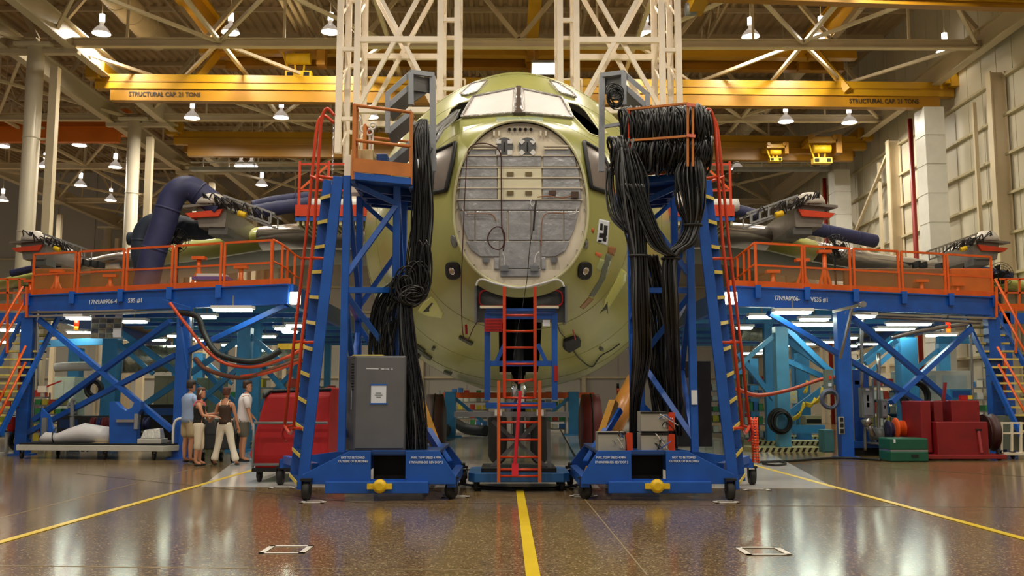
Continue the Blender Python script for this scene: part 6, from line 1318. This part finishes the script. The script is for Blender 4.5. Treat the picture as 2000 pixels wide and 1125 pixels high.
t2 = thing('upright_bracket', 'small grey upright bracket on the cart behind the wrapped part', 'bracket', P(141, 860, 24.1)); MB().bar(P(141, 860, 24.1), P(141, 814, 24.1), .08).tube(smooth_path([P(141, 814, 24.1), P(141, 785, 24.1), P(147, 780, 24.1)]), .05, 8).build('bracket_bar', GREYM, t2)
t = thing('silver_crate', 'open silver crate of crumpled clear wrap on the end of the flat cart', 'crate', P(291, 878, 22.9)); a = P(268, 857, 22.75); b = P(314, 878, 22.75); MB().bx((a.x, 22.75, .37), (b.x, 23.2, a.z)).build('crate_body', mat('crate_grey', (186, 184, 178), .4, .2), t, .01); MB().loft([[V((a.x + .04, 22.8, a.z)), V((b.x - .04, 22.8, a.z)), V((b.x - .04, 23.15, a.z)), V((a.x + .04, 23.15, a.z))], [V((a.x + .1, 22.86, a.z + .2)), V((b.x - .08, 22.86, a.z + .24)), V((b.x - .08, 23.1, a.z + .24)), V((a.x + .1, 23.1, a.z + .2))]], smooth=False).build('crumpled_wrap', mat('crumple', (214, 214, 210), .15, .4, bump=1., bscale=12), t, .03)
# buckets on a stand
t = thing('bucket_stand', 'white footed stand at the picture edge holding two buckets', 'stand', G(12, 888)); g = G(12, 888); MB().cyl(g, g + V((0, 0, .55)), .05).box(g + V((0, 0, .03)), (.9, .1, .06)).box(g + V((0, 0, .03)), (.1, .6, .06)).build('stand_frame', WHITE, t)
for x, m_, lb in ((4, mat('lime', (196, 226, 60), .5), 'lime green bucket on the white stand at the picture edge'), (22, mat('bright_red', (224, 50, 40), .5), 'red bucket beside the lime green one')):
    a = P(x, 843, g.y); t = thing('bucket', lb, 'bucket', a); MB().lathe(a, (0, 0, 1), [(0, .09), (.3, .13), (.36, .14), (.37, .12)], 18).build('bucket_body', m_, t); MB().tube([a + V((.14 * cos(q), 0, .36 + .1 * sin(q))) for q in [pi * i / 10 for i in range(11)]], .006, 5).build('handle', GREYM, t)
t = thing('lever_valve', 'cream valve body with a red lever on the outer deck leg', 'valve', P(84, 757, 24.4)); c = P(84, 760, 24.4); MB().box(c, (.2, .15, .16)).cyl(c, c + V((0, 0, -.2)), .05).build('valve_body', CREAM, t); MB().bar(c + V((.05, 0, .05)), P(120, 744, 24.3), .03).build('lever', RED, t)
# ---- right: red machine, green case, reels
t = thing('power_cart', 'dark red wheeled power cart with a hose reel on its end', 'machine', P(1880, 900, 23)); YR = 22.4
def rb(x0, y0, x1, y1, Y0, Y1, m, n_, bev=.02): a = P(x0, y0, Y0); b = P(x1, y1, Y0); return MB().bx((a.x, Y0, b.z), (b.x, Y1, a.z)).build(n_, m, t, bev)
rb(1797, 783, 1822, 884, YR + .2, YR + 1.3, DRED, 'tall_housing'); rb(1823, 783, 1846, 884, YR + .25, YR + 1.3, mat('dred2', (116, 20, 24), .4), 'tall_housing')
rb(1857, 782, 1915, 826, YR + .3, YR + 1.2, DRED, 'upper_housing'); rb(1829, 824, 1933, 890, YR, YR + 1.3, DRED, 'main_housing'); rb(1812, 888, 1968, 897, YR - .05, YR + 1.4, mat('dred3', (136, 30, 32), .4), 'base_plate')
c = P(1936, 846, YR + .3); c.y = YR + .7; rl = MB().lathe(c, (1, 0, 0), [(0, .42), (.02, .44), (.05, .36), (.2, .36), (.23, .44), (.25, .42)], 30).build('hose_reel', mat('reel_dark', (60, 24, 22), .5), t); MB().lathe(c + V((-.012, 0, 0)), (1, 0, 0), [(0, .1), (.275, .1)], 16).build('reel_hub', GREYM, rl)
MB().bar(P(1842, 785, YR + .5), P(1846, 747, YR + .5), .09, .05).build('lift_lever', DRED, t); MB().bar(P(1911, 842, YR - .03), P(1917, 884, YR - .03), .05).build('handle', mat('pink_red', (176, 70, 74), .4), t); MB().prism([P(1905, 838, YR - .01), P(1918, 838, YR - .01), P(1911, 850, YR - .01)], (0, -.02, 0)).build('data_plate', DARK, t)
MB().box(P(1881, 777, YR + .6), (.16, .12, .12)).build('red_cap', RED, t); MB().box(P(1893, 776, YR + .6), (.1, .1, .09)).build('yellow_cap', YEL, t)
for x in (1857, 1952): q = P(x, 900, YR + .1); caster('c', (q.x, YR + .1), .09, t, .07); caster('c', (q.x, YR + 1.2), .09, t, .07)
t = thing('green_case', 'dark green two-part tool case on the floor beside the red power cart', 'case', G(1777, 907)); a = P(1738, 856, 21.9); b = P(1815, 906, 21.9)
w_ = b.x - a.x; zt_ = a.z; MB().bx((a.x, 21.9, 0.005), (b.x, 22.6, zt_ * .45)).build('lower_case', GREEN, t, .03); MB().bx((a.x, 21.9, zt_ * .5), (b.x, 22.6, zt_)).build('lid', GREEN, t, .03); MB().bx((a.x + .01, 21.91, zt_ * .44), (b.x - .01, 22.59, zt_ * .51)).build('metal_band', ALU, t); MB().bx((a.x + w_ * .55, 21.88, zt_ * .2), (a.x + w_ * .72, 21.9, zt_ * .32)).build('latch', BLACK, t)
MB().box((a.x + .1, 21.9, zt_ - .06), (.04, .02, .08)).build('white_tag', PAPER, t)
def reel(px, py, Y, r, w_, m, lb):
    c = P(px, py, Y); t = thing('cord_reel', lb, 'reel', (c.x, Y, c.z - r)); MB().lathe(c - V((w_ / 2, 0, 0)), (1, 0, 0), [(0, r * .3), (0, r), (.02, r), (.03, r * .75), (w_ - .03, r * .75), (w_ - .02, r), (w_, r), (w_, r * .3)], 26).build('reel_body', m, t); MB().box((c.x, Y + .1, c.z - r - .02), (w_ + .1, .4, .04)).build('reel_foot', GREYM, t)
reel(1762, 837, 23.6, .26, .32, mat('reel_orange', (226, 84, 20), .4), 'bright orange cord reel behind the green case'); reel(1790, 838, 23.8, .24, .2, mat('reel_plum', (96, 36, 60), .4), 'plum coloured cord reel next to the orange one'); reel(1741, 840, 23.8, .24, .18, mat('reel_navy', (36, 34, 70), .4), 'navy cord reel on the other side of the orange one'); reel(1712, 848, 24.2, .2, .25, mat('reel_grey', (110, 112, 112), .4), 'grey cord reel under the small breaker box')
for x, lb, c_ in ((184, 'first', (120, 30, 30)), (196, 'second', (30, 34, 80)), (206, 'third', (120, 30, 34)), (286, 'fourth', (30, 34, 80))): reel(x, 828, 26.0, .18, .1, mat('r_%s' % lb, c_, .5), lb + ' cord reel in the row behind the wrapped part, counted from the stairway')
t = thing('platform_base', 'blue ground beam with dark skirt behind the green case', 'beam', G(1690, 890)); a = P(1655, 862, 24.4); b = P(1742, 875, 24.4); MB().bx((a.x, 24.4, b.z), (b.x, 24.6, a.z)).build('beam', BLUE, t); MB().bx((a.x, 24.45, 0), (b.x, 25, b.z)).build('skirt', DARK, t)
t = thing('valve_manifold', 'steel hose coupling hanging below the large breaker box', 'coupling', P(1703, 840, 23.9)); MB().cyl(P(1693, 824, 23.9), P(1706, 852, 23.9), .07).cyl(P(1690, 818, 23.9), P(1696, 830, 23.9), .12).build('coupling', STEEL, t)
t = thing('rail_trolley', 'cream tube trolley at the picture edge beside the power cart', 'trolley', G(1985, 890)); YT = 23
for x in (1956, 1976, 1994): MB().bar(P(x, 824, YT), P(x, 885, YT), .05).build('trolley_post', CREAM, t)
for y_ in (826, 846): MB().bar(P(1954, y_, YT), P(1998, y_, YT), .04).build('trolley_rail', CREAM, t)
MB().bar(P(1954, 886, YT), P(2010, 886, YT), .3, .06).build('trolley_base', CREAM, t); q = P(1978, 890, YT); caster('c', (q.x, YT), .06, t, .05)
box3('grey_bin', 'olive grey bin cut off by the picture edge behind the cream trolley', 'bin', 1976, 812, 2030, 880, 23.8, .8, mat('olive_grey', (104, 106, 92), .5))
# ================================================================ PEOPLE
SKIN = mat('skin', (198, 140, 108), .5, vary=.05)
def skin_mesh(name, verts, edges, radii, root, m, parent, sub=2):
    me = bpy.data.meshes.new(name); me.from_pydata([tuple(v) for v in verts], edges, []); o = bpy.data.objects.new(name, me); COL.objects.link(o)
    md = o.modifiers.new('skin', 'SKIN'); 
    for i, r in enumerate(radii): sv = me.skin_vertices[0].data[i]; sv.radius = r if isinstance(r, tuple) else (r, r); sv.use_root = (i == root)
    md.use_smooth_shade = True; sb = o.modifiers.new('sub', 'SUBSURF'); sb.levels = sub; sb.render_levels = sub
    bpy.context.view_layer.update()
    nm = bpy.data.meshes.new_from_object(o.evaluated_get(bpy.context.evaluated_depsgraph_get())); o.modifiers.clear(); o.data = nm; nm.materials.clear(); nm.materials.append(m)
    nm.polygons.foreach_set('use_smooth', [True] * len(nm.polygons))
    o.parent = parent; return o
def person(lb, pos, face, H, arms, legs, hair, shirt, shorts, shoe, female=False, sleeves=True, pants=.5, lean=0., cap=None, head_turn=0., bell=False, grp=None, straps=None):
    """face: heading in radians (0 faces +X). local frame: +X forward, +Y left, Z up; scale to height H.
    arms: two (elbow, hand) offsets from the shoulder; legs: two (knee, foot) positions."""
    t = thing('person', lb, 'person', pos); S = H / 1.75; fw = .9 if female else 1.0
    sh = .185 * fw; hp = .095
    pel = V((0, 0, .93)); wa = V((.0 + lean * .3, 0, 1.08)); ch = V((lean * .7, 0, 1.28)); nk = V((lean, 0, 1.45)); hd0 = V((lean + .02, 0, 1.53))
    vs = [pel, wa, ch, nk, hd0]; es = [(0, 1), (1, 2), (2, 3), (3, 4)]; rs = [(.14 * fw, .115), (.125 * fw, .1), (.15 * fw, .115), (.065, .06), (.055, .055)]
    arm_info = []; leg_info = []
    for sgn, (el, ha) in zip((1, -1), arms):
        s0 = ch + V((0, sgn * sh, .1)); e = s0 + V(el); h = s0 + V(ha); i = len(vs); d = (h - e).normalized()
        vs += [s0, e, h, h + d * .05]; es += [(2, i), (i, i + 1), (i + 1, i + 2), (i + 2, i + 3)]; rs += [.06 * fw, .042 * fw, .028, (.03, .018)]
        side = d.cross(V((0, 0, 1))); side = side.normalized() if side.length > .1 else V((1, 0, 0)); pn = side.cross(d).normalized()
        for k, (o_, ln) in enumerate(((-.03, .065), (-.01, .078), (.01, .074), (.03, .058))):
            j = len(vs); b0 = h + d * .085 + side * o_; vs += [b0, b0 + d * ln * .55 - pn * .012, b0 + d * ln - pn * .035]; es += [(i + 3, j), (j, j + 1), (j + 1, j + 2)]; rs += [.0095, .009, .0075]
        j = len(vs); b0 = h + d * .03 - side * .035; vs += [b0, b0 + d * .04 - side * .02 - pn * .01]; es += [(i + 2, j), (j, j + 1)]; rs += [.011, .009]
        arm_info.append((s0, e, h))
    for sgn, (kn, ft) in zip((1, -1), legs):
        h0 = pel + V((0, sgn * hp, -.06)); k = V(kn) + V((0, sgn * hp, 0)); f = V(ft) + V((0, sgn * hp, 0)); i = len(vs); toe = f + V((.13, 0, -.05)); cf = k.lerp(f, .35) - V((.015, 0, 0))
        vs += [h0, k, cf, f, toe]; es += [(0, i), (i, i + 1), (i + 1, i + 2), (i + 2, i + 3), (i + 3, i + 4)]; rs += [.09, .058, .056 * fw, .038, (.04, .024)]; leg_info.append((h0, k, f, toe))
    body = skin_mesh('body', vs, es, rs, 0, SKIN, t)
    # head: shaped loft with chin, nose, ears
    hc = hd0 + V((.01, 0, .1)); R = M.Rotation(head_turn, 3, 'Z'); rings = []
    for z, rx, ry, ox in ((-.115, .02, .02, .05), (-.105, .045, .038, .035), (-.08, .065, .052, .02), (-.04, .08, .064, .008), (0, .09, .072, 0), (.04, .094, .076, -.005), (.08, .085, .07, -.01), (.11, .06, .05, -.015), (.125, .02, .02, -.015)):
        rings.append([hc + R @ V((ox + rx * cos(a) * (1.0 if cos(a) < 0 else .96), ry * sin(a), z)) for a in [2 * pi * i / 20 for i in range(20)]])
    MB().loft(rings).build('head', SKIN, t).matrix_parent_inverse = M.Identity(4)
    def LP(o): o.matrix_parent_inverse = M.Identity(4); return o
    n_ = MB().loft([[hc + R @ V((x_, y_, z_)) for x_, y_, z_ in ring_] for ring_ in ([(.08, -.008, .02), (.08, .008, .02), (.085, .008, .0), (.085, -.008, 0)], [(.1, -.012, -.015), (.1, .012, -.015), (.085, .014, -.03), (.085, -.014, -.03)])]); LP(n_.build('nose', SKIN, t))
    for sg in (-1, 1):
        LP(MB().lathe(hc + R @ V((.082, sg * .03, .012)), R @ V((1, 0, 0)), [(0, .012), (.006, .01), (.009, .004)], 10).build('eye', mat('eye_dark', (50, 36, 30), .3), t)); LP(MB().loft([[hc + R @ V((-.005 + .02 * cos(a) * k_, sg * (.068 + .012 * k2), .0 + .03 * sin(a) * k_)) for a in [2 * pi * i / 10 for i in range(10)]] for k_, k2 in ((.6, 0), (1, 1), (.5, 1.3))]).build('ear', SKIN, t))
    LP(MB().bar(hc + R @ V((.083, -.022, -.055)), hc + R @ V((.083, .022, -.055)), .01, .008).build('mouth', mat('lips', (160, 84, 76), .5), t))
    # hair
    HM = mat('hair_%d_%d_%d' % hair, hair, .6, vary=.25, scale=20, bump=.4, bscale=60)
    hr = []; low = -.15 if female == 'long' else (-.06 if female else -.045)
    for z, g in ((low, .92), (-.02, 1.08), (.03, 1.14), (.075, 1.16), (.11, 1.1), (.138, .5)):
        hr.append([hc + R @ V(((-.02 if z < .02 else -.012) + (.088 * g if cos(a) < .25 else (.088 * g if z > .055 else .02)) * cos(a) * (1 if z < .13 else .7), .078 * g * sin(a), z)) for a in [2 * pi * i / 20 for i in range(20)]])
    LP(MB().loft(hr).build('hair', HM, t))
    if cap: LP(MB().loft([[hc + R @ V((-.005 + .1 * g * cos(a), .085 * g * sin(a), z)) for a in [2 * pi * i / 20 for i in range(20)]] for z, g in ((.04, 1.05), (.09, 1.04), (.13, .8), (.148, .3))]).prism([hc + R @ V(p) for p in ((.06, -.07, .045), (.16, -.05, .035), (.17, 0, .035), (.16, .05, .035), (.06, .07, .045))], (0, 0, .01)).build('cap', mat('cap_dark', cap, .6), t))
    # shirt: rings around the spine plus short sleeves, one mesh
    hem = .86 if sleeves else .93; topz = 1.475 if sleeves else 1.36
    prof = ([(hem, .185, .145), (.95, .178, .138), (1.08, .162, .128), (1.2, .175, .135), (1.32, .195, .14), (1.4, .19, .125), (1.45, .12, .09), (topz, .075, .07)] if sleeves else
            [(hem, .168, .132), (1.0, .152, .12), (1.1, .143, .112), (1.2, .152, .122), (1.28, .16, .126), (topz, .158, .118)])
    def cx(z): return lean * min(1, max(0, (z - 1.0) / .4))
    mbs = MB().loft([[V((cx(z) + ry * cos(a_) - (.012 if cos(a_) < 0 else 0), rx * fw * sin(a_), z)) for a_ in [2 * pi * i / 24 for i in range(24)]] for z, rx, ry in prof])
    if sleeves:
        for sgn, (s0, e, h) in zip((1, -1), arm_info):
            d = (e - s0).normalized(); i0 = s0 - V((0, sgn * .05, -.0)); pts = [i0, s0 + d * .03, s0 + d * .12, s0 + d * .22]; mbs.tube(pts, rs=[.075 * fw, .082 * fw, .074 * fw, .072 * fw], n=14)
    SM = mat('cloth_%d_%d_%d' % shirt, shirt, .8, vary=.06, bump=.3, bscale=9); LP(mbs.build('shirt', SM, t))
    if straps:
        for sg in (-1, 1): LP(MB().tube(smooth_path([ch + V((-.125, sg * .08, .06)), ch + V((-.1, sg * .09, .13)), ch + V((-.01, sg * .095, .19)), ch + V((.1, sg * .085, .12)), ch + V((.122, sg * .08, .06))], 5), .009, 6).build('strap', straps, t))
    # shorts or trousers
    pv = [V((0, 0, 1.02)), pel]; pe = [(0, 1)]; pr = [(.17 * fw, .135), (.18 * fw, .15)]
    for (h0, k, f, toe) in leg_info:
        i = len(pv)
        if pants < .6: pv += [h0, h0.lerp(k, .95 if pants >= .5 else .8)]; pe += [(1, i), (i, i + 1)]; pr += [.125 * fw, .115]
        elif pants < .9: pv += [h0, k, k.lerp(f, .4)]; pe += [(1, i), (i, i + 1), (i + 1, i + 2)]; pr += [.108, .086, .084]
        else: pv += [h0, k, k.lerp(f, .5), f + V((0, 0, .0))]; pe += [(1, i), (i, i + 1), (i + 1, i + 2), (i + 2, i + 3)]; pr += [.11, .078, .072, .1 if bell else .07]
    skin_mesh('trousers' if pants > .6 else 'shorts', pv, pe, pr, 1, mat('cloth_%d_%d_%d' % shorts, shorts, .8, vary=.06, bump=.3, bscale=9), t)
    for (h0, k, f, toe) in leg_info: skin_mesh('shoe', [f + V((-.03, 0, -.055)), f + V((.06, 0, -.06)), f + V((.15, 0, -.068))], [(0, 1), (1, 2)], [(.042, .026), (.046, .026), (.038, .018)], 1, mat('shoe_%d_%d_%d' % shoe, shoe, .6), t, 1)
    t.rotation_euler = (0, 0, face); t.scale = (S, S, S)
    return t
dn = ((.02, .03, -.28), (.05, .05, -.52)); fw_ = ((.06, .04, -.25), (.28, .0, -.3))
std = (((.0, 0, .5), (-.02, 0, .1)), ((.02, 0, .5), (.0, 0, .1)))
def fpos(px, py): g = G(px, py); g.z = 0; return g
person('person in a light blue shirt, khaki shorts and dark cap, standing at the cart end', fpos(366, 905), .9, 1.80, (((.1, .02, -.26), (.3, -.05, -.36)), ((.1, -.02, -.26), (.3, .05, -.38))), std, (50, 40, 32), (150, 170, 206), (186, 168, 132), (40, 30, 26), cap=(38, 42, 50))
p2 = person('person with white headband, black top and cream capris reaching toward the stroller', fpos(386, 911), .15, 1.63, (((.12, .02, -.24), (.38, .0, -.2)), ((.1, -.02, -.25), (.34, -.02, -.27))), (((.04, 0, .5), (.02, 0, .1)), ((.0, 0, .5), (-.04, 0, .1))), (92, 54, 36), (26, 26, 28), (222, 210, 186), (30, 24, 22), female='long', sleeves=False, pants=.7, straps=mat('pink_strap', (236, 110, 120), .6))
person('person in a dark brown camisole and flared white trousers, back to the camera', fpos(437, 910), 1.45, 1.64, (((.04, .09, -.25), (.2, .24, -.34)), ((.03, -.06, -.27), (.14, -.08, -.5))), (((.03, .06, .5), (.0, .14, .1)), ((.02, -.06, .5), (-.02, -.2, .1))), (84, 48, 34), (64, 46, 34), (232, 224, 206), (60, 44, 36), female=True, sleeves=False, pants=.95, bell=True, straps=mat('cream_strap', (236, 224, 190), .6))
person('person in a white T-shirt and grey shorts, looking down beside the red bin', fpos(473, 903), .35, 1.80, (((.06, .05, -.27), (.2, .04, -.42)), ((.05, -.06, -.28), (.12, -.08, -.52))), std, (60, 38, 26), (226, 218, 220), (96, 92, 82), (30, 28, 28), lean=.04, head_turn=-.3)
hb = MB(); c = fpos(386, 911); 
# white headband of the second person
o = MB().tube([V((.02 + .1 * cos(a) * .35, .088 * sin(a) * 1.0, 1.655 + .09 * cos(a))) for a in [2 * pi * i / 20 for i in range(21)]], .014, 6, cap=False).build('headband', WHITE); o.parent = p2; o.matrix_parent_inverse = M.Identity(4)
# double stroller
t = thing('stroller', 'black double stroller standing among the four people', 'stroller', fpos(420, 903)); g = fpos(418, 903) + V((0, .1, 0))
BF = mat('black_fabric', (24, 24, 26), .8)
for dx in (-.2, .28):
    MB().loft([[g + V((dx + x_, y_, z_)) for x_, y_ in ((-.2, -.15), (.2, -.15), (.2, .3), (-.2, .3))] for z_ in (.28,)] + [[g + V((dx + x_, y_, .62)) for x_, y_ in ((-.21, -.05), (.21, -.05), (.21, .35), (-.21, .35))], [g + V((dx + x_, y_, .92)) for x_, y_ in ((-.18, .1), (.18, .1), (.18, .3), (-.18, .3))]], smooth=False).build('seat_shell', BF, t, .03)
MB().tube(smooth_path([g + V((-.4, -.3, .98)), g + V((-.2, -.34, 1.02)), g + V((.3, -.34, 1.02)), g + V((.45, -.3, .98))], 5), .018, 8).build('handle_bar', BLACK, t)
for dx in (-.38, .03, .46):
    MB().bar(g + V((dx, -.3, .98)), g + V((dx, .3, .2)), .025).bar(g + V((dx, .2, .6)), g + V((dx - .02, -.25, .13)), .025).build('frame_tube', ALU, t)
    for dy, r in ((-.25, .12), (.35, .1)): w0 = MB().lathe(g + V((dx - .03, dy, r)), (1, 0, 0), [(0, r * .6), (0, r), (.05, r), (.05, r * .6)], 18).build('wheel', TYRE, t); MB().cyl(g + V((dx - .035, dy, r)), g + V((dx + .03, dy, r)), r * .45).build('hub', GREYM, w0)
